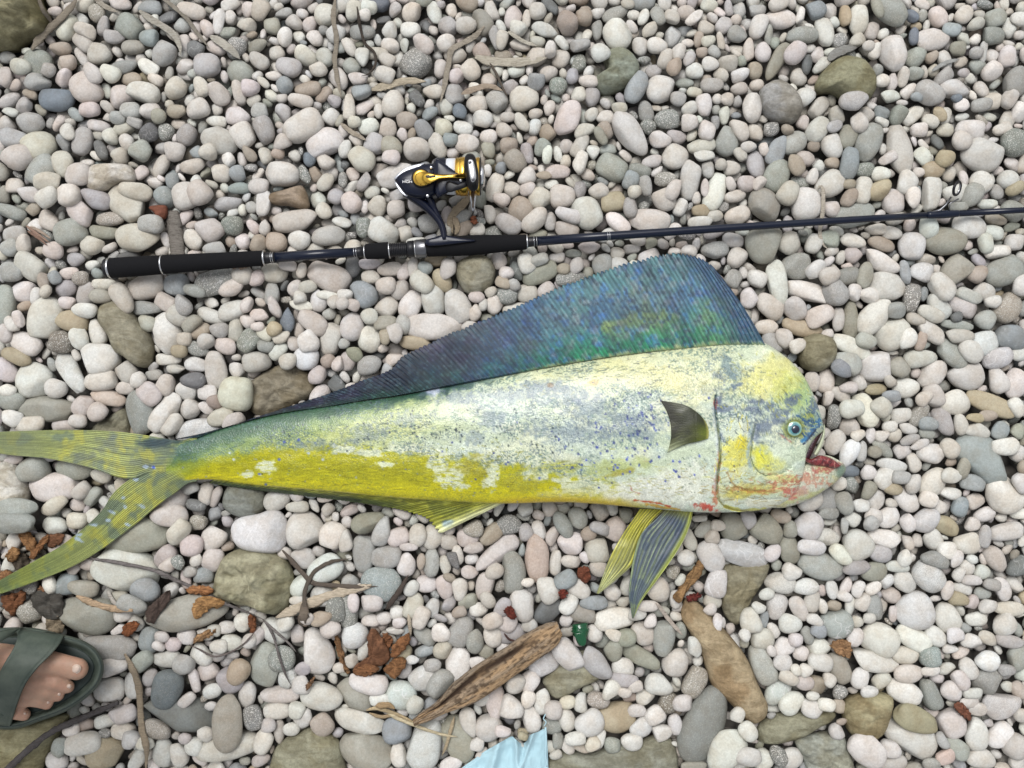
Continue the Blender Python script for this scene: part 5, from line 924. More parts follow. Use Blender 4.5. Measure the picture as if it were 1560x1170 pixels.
# eye
ex, ey = 1210, 653
ez = body_at(ex, ey); ec = np.array(W(ex, ey, ez))
def disc(name, c, r, h, col, mat, parent, rings=14, seg=40, r_in=0.0, f=None):
    V = []; C_ = []
    for i in range(rings):
        t = i/(rings-1); rr = r_in + (r-r_in)*t
        for j in range(seg):
            th = 2*math.pi*j/seg
            V.append((c[0]+rr*math.cos(th), c[1]+rr*math.sin(th), c[2] + h*math.sqrt(max(0, 1-t**2.2)))); C_.append(f(t, th) if f else col)
    V.append((c[0], c[1], c[2]-.003)); C_.append(C_[-1]); V.append((c[0], c[1], c[2]+h)); C_.append(C_[0])
    N_ = rings*seg; a = np.arange(seg); b = (a+1) % seg
    F3 = np.vstack([np.stack([b, a, np.full(seg, N_+1)], -1)[:, ::-1], np.stack([a+(rings-1)*seg, b+(rings-1)*seg, np.full(seg, N_)], -1)])
    o = mk(name, np.array(V), [grid_faces(rings, seg, True), F3], mat, parent, np.array(C_)); fix_normals(o); return o
EYE = newmat('wet_eye', rough=.12, spec=.6, coat=.6, attr=True)
def iris(t, th):
    n_ = float(fbm(math.cos(th)*3+5, math.sin(th)*3+t*4, 2, 2))
    if t < .66: c = np.array((88, 142, 150))*(.7+.3*t/.66)
    elif t < .8: c = np.array((140, 176, 160))
    else: c = np.array((122, 132, 58))
    return alb(np.clip(c*(.85+.3*n_), 0, 255))
disc('eye', ec - np.array([0, 0, .0005]), 12.5*S, .0032, None, EYE, fish, f=iris)
eye = [o for o in fish.children if o.name.startswith('eye')][0]
disc('pupil', ec + np.array([.0006, -.0006, .0021]), 6.0*S, .0018, alb((18, 28, 50)), EYE, eye)

# mouth: lower jaw, dark red lining, pale upper jaw bone
UP = [(1165,735),(1190,722),(1215,708),(1232,699),(1240,697),(1250,694),(1262,694),(1274,699),(1285,706),(1289,714)]
LO = [(1165,772),(1190,774),(1215,768),(1240,757),(1255,748),(1268,739),(1278,730),(1284,724),(1288,718),(1289,715)]
u_ = smooth_curve(UP, 90); l_ = smooth_curve(LO, 90)
def jaw_paint(x, y, t):
    P = Paint(x, y, (216, 218, 192)); sc = sst(.5, .64, vn(x*.55, y*.62, 4)); P.mixm(sc*.35, (130, 140, 120)); P.mixm(sst(.45, .65, fbm(x*.06, y*.08, 5, 4))*.5, (206, 196, 120))
    P.blob(1245, 742, 34, 9, -20, (214, 214, 196), .7); P.blob(1230, 730, 34, 7, -10, (196, 120, 96), .6, .7, 1.8, .3); P.blob(1258, 714, 24, 6, 12, (170, 84, 76), .7, .5, 1.4, .3)
    P.blob(1281, 716, 9, 12, 0, (120, 142, 124), .9, .6, .5); P.blob(1205, 752, 11, 9, -30, (204, 104, 88), .7, .6, 1.6, .3); P.blob(1220, 748, 16, 7, 0, (190, 140, 132), .6, .5, 1.0, .2)
    P.line([(1238,705),(1236,718),(1240,730)], 1.4, (170, 140, 120), .6, 1, .2); P.line([(1200,765),(1230,758),(1255,745)], 3, (200, 206, 130), .5, 1)
    P.blob(1190, 740, 22, 14, 0, (214, 204, 130), .7, .6, .5)
    P.c = 128 + (P.c-128)*1.07
    return P.out(.72)
def half_solid(name, A, B, zm, hgt, mat, parent, paint, nv=40, low=.6):
    t = np.linspace(0, 1, nv); th = np.linspace(0, 2*math.pi, 2*nv, endpoint=False)
    n_ = len(A); v = -np.cos(th); up = np.sin(th)
    G = (A[:, None]+B[:, None])/2 + (B-A)[:, None]/2*v[None, :, None]
    hh = hgt[:, None] if np.ndim(hgt) else hgt; zmm = zm[:, None] if np.ndim(zm) else zm
    Z = zmm + hh*np.where(up > 0, np.abs(up)**.8, -low*np.abs(up)**.8)[None]
    Z = np.broadcast_to(Z, G.shape[:2])
    Vv = Wv(G[..., 0], G[..., 1], Z).reshape(-1, 3)
    C_ = paint(G[..., 0].ravel(), G[..., 1].ravel(), np.broadcast_to(t.repeat(2)[None], Z.shape).ravel())
    nn_ = 2*nv; Vv = np.vstack([Vv, Vv[:nn_].mean(0), Vv[-nn_:].mean(0)]); C_ = np.vstack([C_, C_[:1], C_[-1:]])
    a = np.arange(nn_); b = (a+1) % nn_
    F3 = np.vstack([np.stack([b, a, np.full(nn_, n_*nn_)], -1), np.stack([a+(n_-1)*nn_, b+(n_-1)*nn_, np.full(nn_, n_*nn_+1)], -1)])
    o = mk(name, Vv, [grid_faces(n_, nn_, True), F3], mat, parent, C_); fix_normals(o); return o
tt = np.linspace(0, 1, 90)
jaw = half_solid('lower_jaw', u_, l_, .030 - .006*tt, (.022 - .013*tt**1.3)*np.sqrt(np.clip(1-tt**10, .02, 1)), SKIN, fish, jaw_paint)
MEAT = skin_material('raw_gill', .25, 700, .0008)
def red_paint(x, y, t):
    P = Paint(x, y, (104, 30, 34)); n_ = fbm(x*.2, y*.2, 8, 3); P.mixm(sst(.45, .7, n_)*.7, (156, 62, 62)); P.mixm(sst(.6, .8, fbm(x*.3, y*.1, 18, 3))*.8, (206, 150, 130)); P.mixm(sst(.55, .75, fbm(x*.25, y*.25, 28, 3))*.8, (60, 14, 20)); return P.out()
A_ = smooth_curve([(1221,693),(1228,697),(1237,699),(1246,694),(1254,694),(1264,697),(1273,702),(1280,708)], 50); B_ = smooth_curve([(1222,696),(1227,703),(1236,708),(1246,710),(1256,711),(1266,713),(1275,713),(1281,710)], 50)
half_solid('mouth_lining', A_, B_, .0415-.006*np.linspace(0, 1, 50), .0065, MEAT, jaw, red_paint, 16)
A_ = smooth_curve([(1251,648),(1241,661),(1232,675),(1226,686),(1221,696)], 40); B_ = smooth_curve([(1256,652),(1250,664),(1243,678),(1238,690),(1233,700)], 40)
half_solid('throat', A_, B_, .036, .006, MEAT, fish, lambda x, y, t: Paint(x, y, (58, 20, 34)).out(), 14)
A_ = smooth_curve([(1255,645),(1253,658),(1249,670),(1244,681),(1239,690)], 40); B_ = smooth_curve([(1257,649),(1257,662),(1254,676),(1249,688),(1244,695)], 40)
half_solid('upper_lip', A_, B_, .034, .010, SKIN, fish, lambda x, y, t: Paint(x, y, (206, 212, 180)).out(), 14)

# ---- fins
def fin(name, base, tip, zb, zt, nu, nv, paint, rays, amp=.0006, thick=.0012, parent=fish, rag=0.0, wave=.002, fold=None, bow=0.0):
    B = smooth_curve(base, nu); Tt = smooth_curve(tip, nu); s = np.linspace(0, 1, nv)[None]; u = np.linspace(0, 1, nu)[:, None]
    ph = u*rays*2*math.pi
    ex = 1 + rag*(np.abs(np.sin(ph/2))-.5) + rag*1.4*(fbm(u*rays*.5, u*0, 4, 2)-.5)
    d = (Tt-B)
    G = B[:, None] + d[:, None]*(s*ex)[..., None]
    if bow:
        nrm = np.stack([-d[:, 1], d[:, 0]], 1)/ (np.linalg.norm(d, axis=1)[:, None]+1e-6)
        G = G + nrm[:, None]*(bow*np.linalg.norm(d, axis=1)[:, None]*(s*(1-s))*(1+2.4*sst(.86, 1, u)))[..., None]
    zb_ = zb if np.ndim(zb) else np.full(nu, zb); zt_ = zt if np.ndim(zt) else np.full(nu, zt)
    Z = zb_[:, None]*(1-s**.8) + zt_[:, None]*s**.8
    Z = Z + amp*np.sin(ph)*(1-.4*s) + wave*(fbm(u*7, s*2, 61, 3)-.5)*sst(0, .3, s)
    if fold is not None: Z = Z + fold(u, s) - .0035*(1-sst(0, .035, s))
    C_ = paint(G[..., 0], G[..., 1], np.broadcast_to(u, Z.shape), np.broadcast_to(s, Z.shape), ph)
    return sheet(name, Wv(G[..., 0], G[..., 1], Z), thick*(1.2-.8*np.broadcast_to(s, Z.shape)), FIN, parent, C_)

def ray_mul(P, ph, u, s, amt=.25):
    r = np.sin(ph).ravel(); P.c *= (1 + amt*np.broadcast_to(r, r.shape)*1.0)[:, None]
def dorsal_paint(X, Y, u, s, ph):
    x, y = X.ravel(), Y.ravel(); us, ss = u.ravel(), s.ravel(); P = Paint(x, y, (80, 118, 122))
    q = us*150; fx = q + 0*x
    st = fbm(fx*.8, ss*5, 5, 4); st2 = fbm(fx*2.5, ss*9, 15, 3); big = fbm(x*.018, y*.022, 25, 4)
    P.mixm(sst(.45, .62, big)*.7, (96, 116, 120)); P.mixm(sst(.5, .68, fbm(x*.03, y*.03, 41, 4))*.7, (56, 88, 122))
    P.mixm((1-sst(.05, .55, ss))*sst(.3, .55, fbm(x*.02, y*.03, 44, 3)+.15)*.9, (30, 112, 76))
    P.mixm(np.exp(-((ss-.45)/.22)**2)*sst(.5, .66, fbm(x*.025, y*.03, 54, 3))*.7*sst(760, 860, x), (126, 134, 70))
    P.mixm(sst(1040, 1110, x)*(1-sst(.2, .75, ss))*.75, (96, 142, 92))
    P.mixm(sst(.55, .7, fbm(x*.09, y*.09, 46, 3))*.55, (62, 108, 168)); P.mixm(sst(.6, .74, fbm(x*.08, y*.1, 48, 3))*.35, (64, 72, 120))
    P.mixm(sst(.58, .72, fbm(x*.12, y*.1, 58, 3))*.5, (142, 136, 140))
    P.mixm(sst(.9, .985, us)*.8, (24, 52, 84))
    P.mixm((1-sst(760, 900, x))*.45, (36, 60, 92)); P.mixm((1-sst(700, 860, x))*sst(.5, .66, fbm(x*.05, y*.03, 68, 3))*.6, (52, 58, 122))
    P.mixm((1-sst(660, 780, x))*sst(.25, .55, ss)*.7, (54, 54, 62)); P.mixm((1-sst(640, 720, x))*(1-sst(.3, .6, ss))*.7, (14, 78, 56))
    P.mixm((1-sst(600, 760, x))*sst(.52, .62, fbm(x*.06, y*.05, 78, 3))*.6, (70, 54, 44))
    P.mixm((1-sst(560, 660, x))*.75, (16, 40, 46)); P.mixm((1-sst(560, 660, x))*sst(.5, .8, ss)*.5, (30, 32, 60))
    P.mixm((1-sst(600, 840, x))*(.45+.5*sst(.4, .6, fbm(x*.03, y*.05, 101, 3))), (22, 32, 46)); P.mixm((1-sst(620, 900, x))*sst(.5, .64, fbm(x*.05, y*.08, 103, 3))*.5, (46, 36, 66)); P.mixm((1-sst(560, 760, x))*(1-sst(.1, .5, ss))*.5, (18, 66, 46))
    P.mixm(sst(.6, .78, st2)*.16, (150, 166, 156)); P.mixm(sst(.45, .62, fbm(fx*.35, ss*3.2, 91, 4))*.25, (36, 60, 70)); P.mixm(sst(.56, .66, fbm(x*.22, y*.3, 93, 3))*.25, (130, 156, 156)); P.mixm(sst(.6, .7, fbm(x*.16, y*.2, 95, 3))*.5, (30, 44, 60))
    P.c *= (.88 + .34*st)[:, None]; P.c = 90 + (P.c-90)*1.08; l_ = P.c.mean(1)[:, None]; P.c = np.clip(l_ + (P.c-l_)*1.18, 4, 255)*.93*(1+.13*np.broadcast_to(np.sin(ph), s.shape).ravel()*(.6+.6*st2))[:, None]
    P.mixm((1-sst(0, .07, ss+.10*(fbm(fx*1.3, ss*3, 71, 3)-.4)))*sst(740, 860, x)*.85, (190, 196, 140)); P.mixm((1-sst(.02, .12, ss+.16*(fbm(fx*1.7, ss*2, 73, 3)-.4)))*.16, (40, 60, 56))
    return P.out(.8).reshape(X.shape + (4,))
DB = [(300,667),(360,646),(430,629),(500,619),(560,609),(610,602),(680,589),(760,574),(850,557),(950,541),(1050,530),(1110,525),(1166,526)]
DT = [(262,670),(325,656),(395,634),(450,616),(505,598),(552,580),(596,563),(614,543),(668,517),(745,485),(840,444),(930,410),(1015,389),(1058,391),(1086,405)]
nuD = 1120
Bd = smooth_curve(DB, nuD); Td = smooth_curve(DT, nuD)
def zprof(pts, r=14, add=.002, lo=.006, hi=.03, sm=90):
    z = np.array([hm(p[0], p[1], .01, r) for p in pts[::10]]) + add
    z = np.clip(z, lo, hi); z = np.interp(np.arange(len(pts)), np.arange(0, len(pts), 10), z)
    k = np.ones(sm)/sm; zp = np.pad(z, sm, mode='edge'); return np.convolve(zp, k, 'same')[sm:-sm]
ztip = zprof(Td)
fin('dorsal_fin', DB, DT, bodyz(Bd[:, 0], Bd[:, 1]+5)+.0004, ztip, nuD, 64, dorsal_paint, 128, .0007, .0014, rag=.03, wave=.004, bow=.035,
    fold=lambda u, s: .0014*np.sin(u*57)*s*(1-sst(.55, .75, u)) + .0012*sst(.40, .41, u)*(1-sst(.41, .45, u))*s)

def tail_paint(X, Y, u, s, ph):
    x, y = X.ravel(), Y.ravel(); P = Paint(x, y, (140, 150, 92)); us, ss = u.ravel(), s.ravel()
    st = fbm(ss*6, us*46, 5, 4); big = fbm(x*.035, y*.05, 9, 4)
    P.mixm(sst(.4, .6, st)*.5, (162, 170, 98)); P.mixm(sst(.5, .66, big)*.7, (100, 116, 104)); P.mixm(sst(.56, .7, fbm(x*.05, y*.04, 19, 3))*.7, (176, 174, 70))
    P.mixm((1-sst(20, 90, x))*(y < 710)*.6, (132, 142, 108)); P.mixm(np.clip(1-sst(40, 130, x), 0, 1)*(y > 780)*.5, (138, 158, 92))
    for a in ((165,675,22,16,0),(130,700,22,12,0),(150,720,30,6,0),(236,676,26,9,5),(262,672,22,7,5),(215,705,20,8,-5)): P.blob(*a, (96, 106, 108), .5, .7, .9, .12)
    P.blob(245, 674, 36, 8, 4, (24, 52, 62), .85, .6, .6)
    for a in ((95,690,20,10,0),(190,672,18,9,0),(160,728,22,6,8),(120,708,24,7,10),(262,745,24,9,-30),(205,800,14,5,-35),(180,805,20,6,-40)): P.blob(*a, (168, 168, 70), .4, .6, .9, .12)
    for a in ((222,711,5,4,0),(233,712,4,4,0),(207,731,5,3,0),(190,772,4,3,0),(170,780,8,3,-30),(165,793,6,3,0),(143,800,6,3,0),(194,799,6,3,-30),(120,822,8,3,-30),(120,815,5,3,0),(188,758,4,3,0),(216,771,6,3,-30)): P.blob(*a, (176, 196, 224), .8, .5, .7, .3)
    P.blob(234, 712, 2.6, 3, 0, (60, 90, 200), .9, .4, .2)
    P.c *= (.8+.4*st)[:, None]*(1+.16*np.broadcast_to(np.sin(ph), s.shape).ravel())[:, None]
    return P.out(.8).reshape(X.shape + (4,))
def lobe(name, top, bot, n, z):
    # u across the lobe, s along it
    A = smooth_curve(top, n); B = smooth_curve(bot, n); nw = 120
    u = np.linspace(0, 1, nw)[:, None]; s = np.linspace(0, 1, n)[None]
    G = A[None]*(1-u[..., None]) + B[None]*u[..., None]
    ph = u*22*2*math.pi
    body = (1-np.abs(2*u-1)**2.2)
    Z = z[None] + .0035*body*(1-s)**.8 + .0005*np.sin(ph)*(body > 0) + .003*(fbm(u*2, s*7, 33, 3)-.5)
    C_ = tail_paint(G[..., 0], G[..., 1], np.broadcast_to(u, Z.shape), np.broadcast_to(s, Z.shape), ph)
    th_ = .0012 + .007*np.broadcast_to(body, Z.shape)*np.broadcast_to((1-s)**1.5, Z.shape)
    return sheet(name, Wv(G[..., 0], G[..., 1], Z), th_, FIN, fish, C_)
n_ = 320
LT = [(300,664),(275,671),(250,668),(215,662),(170,657),(110,655),(50,656),(0,658),(-60,664)]
LB = [(300,710),(262,718),(228,720),(205,728),(180,727),(135,712),(75,699),(0,691),(-60,672)]
cc_ = (smooth_curve(LT, n_)+smooth_curve(LB, n_))/2
zt1 = np.maximum(np.interp(np.arange(n_), [0, 40, 110, n_], [.0195, .0185, .019, .019]), zprof(cc_, 14, .0025, .0, .022, 60))
lobe('tail_fin', LT, LB, n_, zt1)
LT2 = [(300,690),(262,698),(228,712),(195,732),(172,752),(155,778),(128,804),(92,832),(50,856),(0,884),(-28,903)]
LB2 = [(300,733),(285,737),(268,750),(240,770),(212,794),(185,815),(150,840),(112,862),(70,880),(0,905),(-28,908)]
cc_ = (smooth_curve(LT2, n_)+smooth_curve(LB2, n_))/2
zt2 = np.maximum(np.interp(np.arange(n_), [0, 40, n_], [.0185, .0175, .016]), zprof(cc_, 14, .0025, .0, .022, 60))
lobe('tail_fin', LT2, LB2, n_, zt2)

def anal_paint(X, Y, u, s, ph):
    x, y = X.ravel(), Y.ravel(); P = Paint(x, y, (150, 152, 30)); us, ss = u.ravel(), s.ravel(); st = fbm(us*60, ss*4, 5, 3)
    P.mixm(sst(.5, .65, st)*.6, (194, 196, 90)); P.mixm((1-sst(540, 660, x))*sst(.35, .8, ss)*.85, (26, 44, 22)); P.mixm(sst(.52, .66, fbm(x*.07, y*.07, 3, 3))*.5, (90, 100, 30))
    P.blob(682, 798, 9, 7, 0, (70, 110, 170), .9, .5, .7, .15); P.mixm(sst(.93, 1, us)*.9, (224, 226, 180))
    P.c *= (.75+.5*st)[:, None]*(1+.11*np.broadcast_to(np.sin(ph), s.shape).ravel())[:, None]
    return P.out(.8).reshape(X.shape + (4,))
AB = [(330,727),(420,738),(520,747),(600,755),(660,760),(720,764),(768,766)]
AT = [(318,736),(395,747),(485,758),(560,768),(618,778),(652,790),(673,812)]
Ab = smooth_curve(AB, 420); At = smooth_curve(AT, 420)
fin('anal_fin', AB, AT, fmid(Ab[:, 0])-.2*fthk(Ab[:, 0]), zprof(At, 10, .002, .004, .02), 420, 30, anal_paint, 52, .0005, .0012, rag=.05, wave=.003)

def pel_paint(dark):
    def f(X, Y, u, s, ph):
        x, y = X.ravel(), Y.ravel(); P = Paint(x, y, (86, 98, 110) if dark else (140, 142, 84)); us, ss = u.ravel(), s.ravel(); st = fbm(us*26, ss*4, 5+dark, 4)
        P.mixm(sst(.46, .66, st)*.5, (146, 160, 84) if dark else (196, 190, 60)); P.mixm(sst(.5, .66, fbm(x*.06, y*.05, 3, 3))*.5, (60, 74, 100) if dark else (212, 212, 170))
        if dark: P.mixm(sst(.80, .97, us)*.85, (176, 186, 74)); P.mixm(sst(.985, 1, us)*.8, (222, 226, 190))
        else: P.mixm((1-sst(.15, .6, ss))*.65, (176, 170, 40)); P.mixm(sst(.6, .9, ss)*.6, (190, 196, 150)); P.mixm(sst(.93, 1, us)*.6, (222, 222, 180))
        P.mixm((1-sst(0, .12, ss))*.7, (200, 196, 60))
        P.c *= (.75+.5*st)[:, None]*(1+.11*np.broadcast_to(np.sin(ph), s.shape).ravel())[:, None]
        return P.out(.8).reshape(X.shape + (4,))
    return f
def blade(name, left, right, z0, z1, paint, rays):
    # u from the left edge to the right one, s from root to tip
    n = 160; A = smooth_curve(left, n); B = smooth_curve(right, n); nw = 90
    u = np.linspace(0, 1, nw)[:, None]; s = np.linspace(0, 1, n)[None]
    G = A[None]*(1-u[..., None]) + B[None]*u[..., None]; ph = u*rays*2*math.pi
    Z = z0*(1-s) + z1*s + .00045*np.sin(ph)*(1-s*.5) + .005*(fbm(u*2.5, s*4, 13, 3)-.5)*sst(0, .2, s) + .002*np.sin(math.pi*u)
    C_ = paint(G[..., 0], G[..., 1], np.broadcast_to(u, Z.shape), np.broadcast_to(s, Z.shape), ph)
    return sheet(name, Wv(G[..., 0], G[..., 1], Z), .0014, FIN, fish, C_)
blade('pelvic_fin', [(975,775),(964,792),(950,812),(935,838),(925,860),(917,882),(909,904)], [(1012,776),(992,796),(978,822),(972,840),(962,862),(938,884),(912,905)], .022, .017, pel_paint(0), 7)
blade('pelvic_fin', [(1018,772),(998,792),(978,812),(968,838),(962,868),(958,905),(963,942)], [(1056,778),(1051,800),(1040,826),(1021,856),(1000,885),(978,915),(965,942)], .027, .016, pel_paint(1), 9)
blade('pelvic_fin', [(980,770),(982,780),(984,790),(984,800)], [(1030,770),(1016,780),(1000,790),(986,802)], .025, .022, pel_paint(1), 6) if False else None

def pect_paint(X, Y, u, s, ph):
    x, y = X.ravel(), Y.ravel(); P = Paint(x, y, (40, 44, 12)); us, ss = u.ravel(), s.ravel(); st = fbm(us*9, ss*3, 5, 3)
    P.mixm((1-sst(.1, .6, ss))*sst(.2, .7, us)*.85, (104, 116, 20)); P.mixm(sst(.55, .9, ss)*(1-sst(.5, .9, us))*.6, (36, 32, 22)); P.mixm(sst(.5, .7, st)*.4, (70, 72, 38))
    P.mixm(sst(.72, 1, us+.2*(fbm(us*30, ss*2, 9, 2)-.5))*sst(.3, .9, ss)*.8, (190, 200, 160)); P.mixm((1-sst(0, .10, ss))*.8, (196, 190, 110))
    P.c *= (.9+.2*st)[:, None]*(1+.06*np.broadcast_to(np.sin(ph), s.shape).ravel())[:, None]
    return P.out(.8).reshape(X.shape + (4,))
n_ = 110; nw = 90; u = np.linspace(0, 1, nw)[:, None]; s = np.linspace(0, 1, n_)[None]
A = smooth_curve([(1072,638),(1062,628),(1046,618),(1026,613),(1006,610)], n_); B = smooth_curve([(1079,668),(1066,672),(1048,676),(1032,682),(1017,689)], n_)
# trailing edge curves inward between the two tips
mid = smooth_curve([(1079,652),(1068,650),(1053,647),(1037,645),(1022,648)], n_)
w0 = (1-u)*(1-2*u)*(u < .5) + 0; 
q0, q1, q2 = ((1-u)*(1-2*u))[..., None], (4*u*(1-u))[..., None], (u*(2*u-1))[..., None]; G = A[None]*q0 + mid[None]*q1 + B[None]*q2
Z = body_at_v(G[..., 0], G[..., 1]) + .0015 + .0045*np.sin(math.pi*np.clip(s, 0, 1)**.8)*(.6+.4*np.sin(math.pi*u)) + .00002*np.sin(u*17*2*math.pi)
C_ = pect_paint(G[..., 0], G[..., 1], np.broadcast_to(u, Z.shape), np.broadcast_to(s, Z.shape), u*17*2*math.pi)
sheet('pectoral_fin', Wv(G[..., 0], G[..., 1], Z), .0012, FIN, fish, C_)
# ------------------------------------------------------------------ fishing rod and reel
FOAM = newmat('black_foam', (0.008, 0.008, 0.009), .9, spec=.12)
k_ = NB(FOAM); k_.l(k_.bump(k_.noise(k_.n('ShaderNodeNewGeometry').outputs['Position'], 1400, 2), .0003, .5), k_.b.inputs['Normal'])
BLANK = newmat('navy_blank', (0.004, 0.007, 0.018), .24, spec=.28, coat=.12)
BLK = newmat('black_plastic', (0.008, 0.008, 0.010), .4, spec=.3); NAVY = newmat('navy_lacquer', (0.004, 0.006, 0.016), .26, spec=.25, coat=.1)
SILV = newmat('satin_metal', (0.62, 0.62, 0.63), .25, metal=1.0); GOLD = newmat('gold_metal', (0.80, 0.50, 0.09), .24, metal=1.0)
GUN = newmat('gunmetal', (0.16, 0.16, 0.17), .3, metal=.9); LINEM = newmat('wound_line', (0.55, 0.57, 0.6), .45, spec=.4); PALE = newmat('pale_plate', (0.55, 0.57, 0.62), .3, metal=.4); WHITE = newmat('white_print', (0.75, 0.75, 0.75), .5)
rod = empty('fishing_rod', W(640, 378, .02))
tag(rod, 'black spinning rod with foam grips and a gold-trimmed reel lying across the pebbles', 'fishing rod')
AX = smooth_curve([(120,411),(160,409),(280,401),(405,393),(480,388),(555,383.5),(640,378.5),(720,373.5),(803,368.5),(1000,354.5),(1250,338),(1400,328.5),(1560,320),(1800,305),(2100,287)], 1200)
def ax(x): return float(np.interp(x, AX[:, 0], AX[:, 1]))
def rz(x): return float(np.interp(x, [160, 800, 1560, 2100], [.0225, .0215, .019, .018]))
def seg(name, prof, mat, parent=rod, n=24):
    """prof: list of (px, radius in px) along the rod"""
    pts = [W(x, ax(x), rz(x)) for x, r in prof]
    return tube(name, pts, [r*S for x, r in prof], mat, parent, n)
seg('butt_cap', [(159.5,11), (161,14), (163,15.2), (166,15.4)], BLK)
def ring(x, w_, r, mat=SILV, name='trim_ring'): return seg(name, [(x-w_/2, r-.6), (x-w_/2+.1, r), (x+w_/2-.1, r), (x+w_/2, r-.6)], mat)
ring(168, 3.2, 15.6)
seg('rear_grip', [(169.5,14), (170.5,15.2), (200,15.1), (246,14.2), (247,13.6)], FOAM); ring(248.4, 2.2, 14.9)
seg('rear_grip', [(249.6,13.6), (251,14.3), (330,12.6), (399,11.4), (401.5,10.8)], FOAM); ring(403, 2.4, 12)
seg('winding', [(404,8.4), (405,9.2), (411,8.4), (420,8)], BLK); ring(413.6, .9, 8.7); ring(416.4, .9, 8.6)
seg('blank', [(418,7.8), (480,7.2), (545,7)], BLANK); ring(540, .8, 7.6); ring(543.4, .8, 7.6); seg('winding', [(544,7.2), (545,7.6), (554,8)], BLK)
ring(555.8, 1.8, 10.2); seg('foam_collar', [(556.8,10), (558,11.4), (575,12.2), (591,12.6), (592.6,12)], FOAM); ring(593.6, 1.8, 12.4)
th_ = [(594.5, 9)]
for i in range(9): th_ += [(595+i*2.8, 9.3), (595.6+i*2.8, 10.6), (596.9+i*2.8, 10.6), (597.5+i*2.8, 9.3)]
seg('screw_thread', th_ + [(620.5, 9.3)], BLK)
seg('lock_nut', [(620.5,10.5), (621.5,12.2), (626,12.4), (631,12.6), (632,11.6)], BLK); ring(632.8, 1.4, 12.9)
seg('reel_hood', [(633.5,12.6), (634.5,13.4), (648,14), (650,13.6)], GUN)
seg('fore_grip', [(650,12), (652,13.2), (670,13.6), (690,14.6), (715,15.2), (745,14), (775,12.2), (800,11.4), (802,10.6)], FOAM); ring(803, 1.8, 11.6)
seg('winding', [(804,7.6), (805,8), (812,7.6), (819,7.3)], BLK); ring(813.5, .8, 8); ring(817.5, .8, 8)
seg('blank', [(818,7.2), (926,6.5), (1100,5.9), (1300,5.2), (1413,4.8)], BLANK); ring(925.5, .8, 7); ring(928.5, .8, 7)
seg('winding', [(1412,4.9), (1416,5.5), (1432,6.2), (1440,6.2), (1458,5.3), (1461,4.8)], BLANK)
seg('blank', [(1460,4.7), (1560,4.4), (1800,3.6), (2100,2.6)], BLANK)
# tip-side guide: foot, two legs and a ceramic-lined ring
gd = tube('line_guide', [W(1418, ax(1418)-4, .021), W(1432, ax(1432)-6.5, .0235), W(1441, 312, .024), W(1449, 300, .024)], [.0009, .0015, .0011, .0009], GUN, rod, 10)
tube('guide_leg', [W(1446, ax(1446)-5, .022), W(1447, 310, .023), W(1460, 303, .024)], .0008, GUN, gd, 8)
def torus(name, c, R, r, nrm, mat, parent, ns=48, nr=12):
    nrm = Vector(nrm).normalized(); a = nrm.orthogonal().normalized(); b = nrm.cross(a); c = Vector(c); V = []
    for i in range(ns):
        t = 2*math.pi*i/ns; dr = a*math.cos(t) + b*math.sin(t)
        for j in range(nr):
            p = 2*math.pi*j/nr; V.append((c + dr*(R+r*math.cos(p)) + nrm*r*math.sin(p))[:])
    i = np.arange(ns)[:, None]; j = np.arange(nr)[None]
    F = np.stack(np.broadcast_arrays(i*nr+j, i*nr+(j+1) % nr, ((i+1) % ns)*nr+(j+1) % nr, ((i+1) % ns)*nr+j), -1).reshape(-1, 4)
    o = mk(name, np.array(V), [F], mat, parent); fix_normals(o); return o
torus('guide_ring', W(1458, 287, .026), .0074, .0015, (.62, -.30, .72), BLK, gd); torus('ring_liner', W(1458, 287, .026), .0060, .0006, (.62, -.30, .72), SILV, gd)
for gx_ in (1880,): torus('guide_ring', W(gx_, ax(gx_)-20, .022), .0055, .0009, (.62, -.30, .72), BLK, gd)

reel = slab('reel', [(601,272.5),(611,262),(630,254),(649,249.5),(664,250),(669,262),(669,290),(661,299),(648,303),(632,302),(618,297.5),(609,287)], .016, .050, NAVY, rod, 60, .22, .0025)
def rs_(name, pts, z0, z1, mat, bev=.15, dome=0.0, n=40): return slab(name, pts, z0, z1, mat, reel, n, bev, dome)
rs_('edge_trim', [(600,272),(614,258),(632,251),(648,248.6),(640,253),(622,261),(606,273)], .018, .047, PALE)
rs_('edge_trim', [(602,276),(608,284),(616,294),(623,299),(618,299.5),(609,291),(601.5,279)], .018, .043, PALE)
def xcyl(name, prof, y, z, mat, seg_=40): return tube(name, [W(x, y, z) for x, r in prof], [r*S for x, r in prof], mat, reel, seg_)
zc_ = .0365; yc_ = 269
xcyl('rotor', [(661,20), (663,26), (668,27.5), (678,27.5), (681,25)], yc_, zc_, NAVY)
xcyl('wound_line', [(680,24), (681,26), (694,26.4), (695,24)], yc_, zc_, LINEM)
xcyl('spool', [(694.5,24), (695.5,27.6), (707,27.6), (708.5,26), (709,21), (724,21), (724.6,26.6), (727,27.8), (730.5,27.8), (731.5,26), (732,16)], yc_, zc_, GOLD)
xcyl('drag_knob', [(731,15), (732,16.5), (736,16), (738,14), (738.6,8)], yc_, zc_, SILV)
xcyl('spool_lip', [(730.4,26.6), (731.6,27.2), (732.6,26.2)], yc_, zc_, BLK)
rs_('rotor_arm', [(662,246),(672,245),(686,255),(700,262),(712,264),(714,274),(712,285),(700,284),(688,290),(676,297),(664,298)], .040, .0575, NAVY, .2, .001)
rs_('rotor_arm', [(682,276),(700,280),(711,276),(712,284),(696,290),(684,293),(678,286)], .050, .0600, BLK, .2, .001)
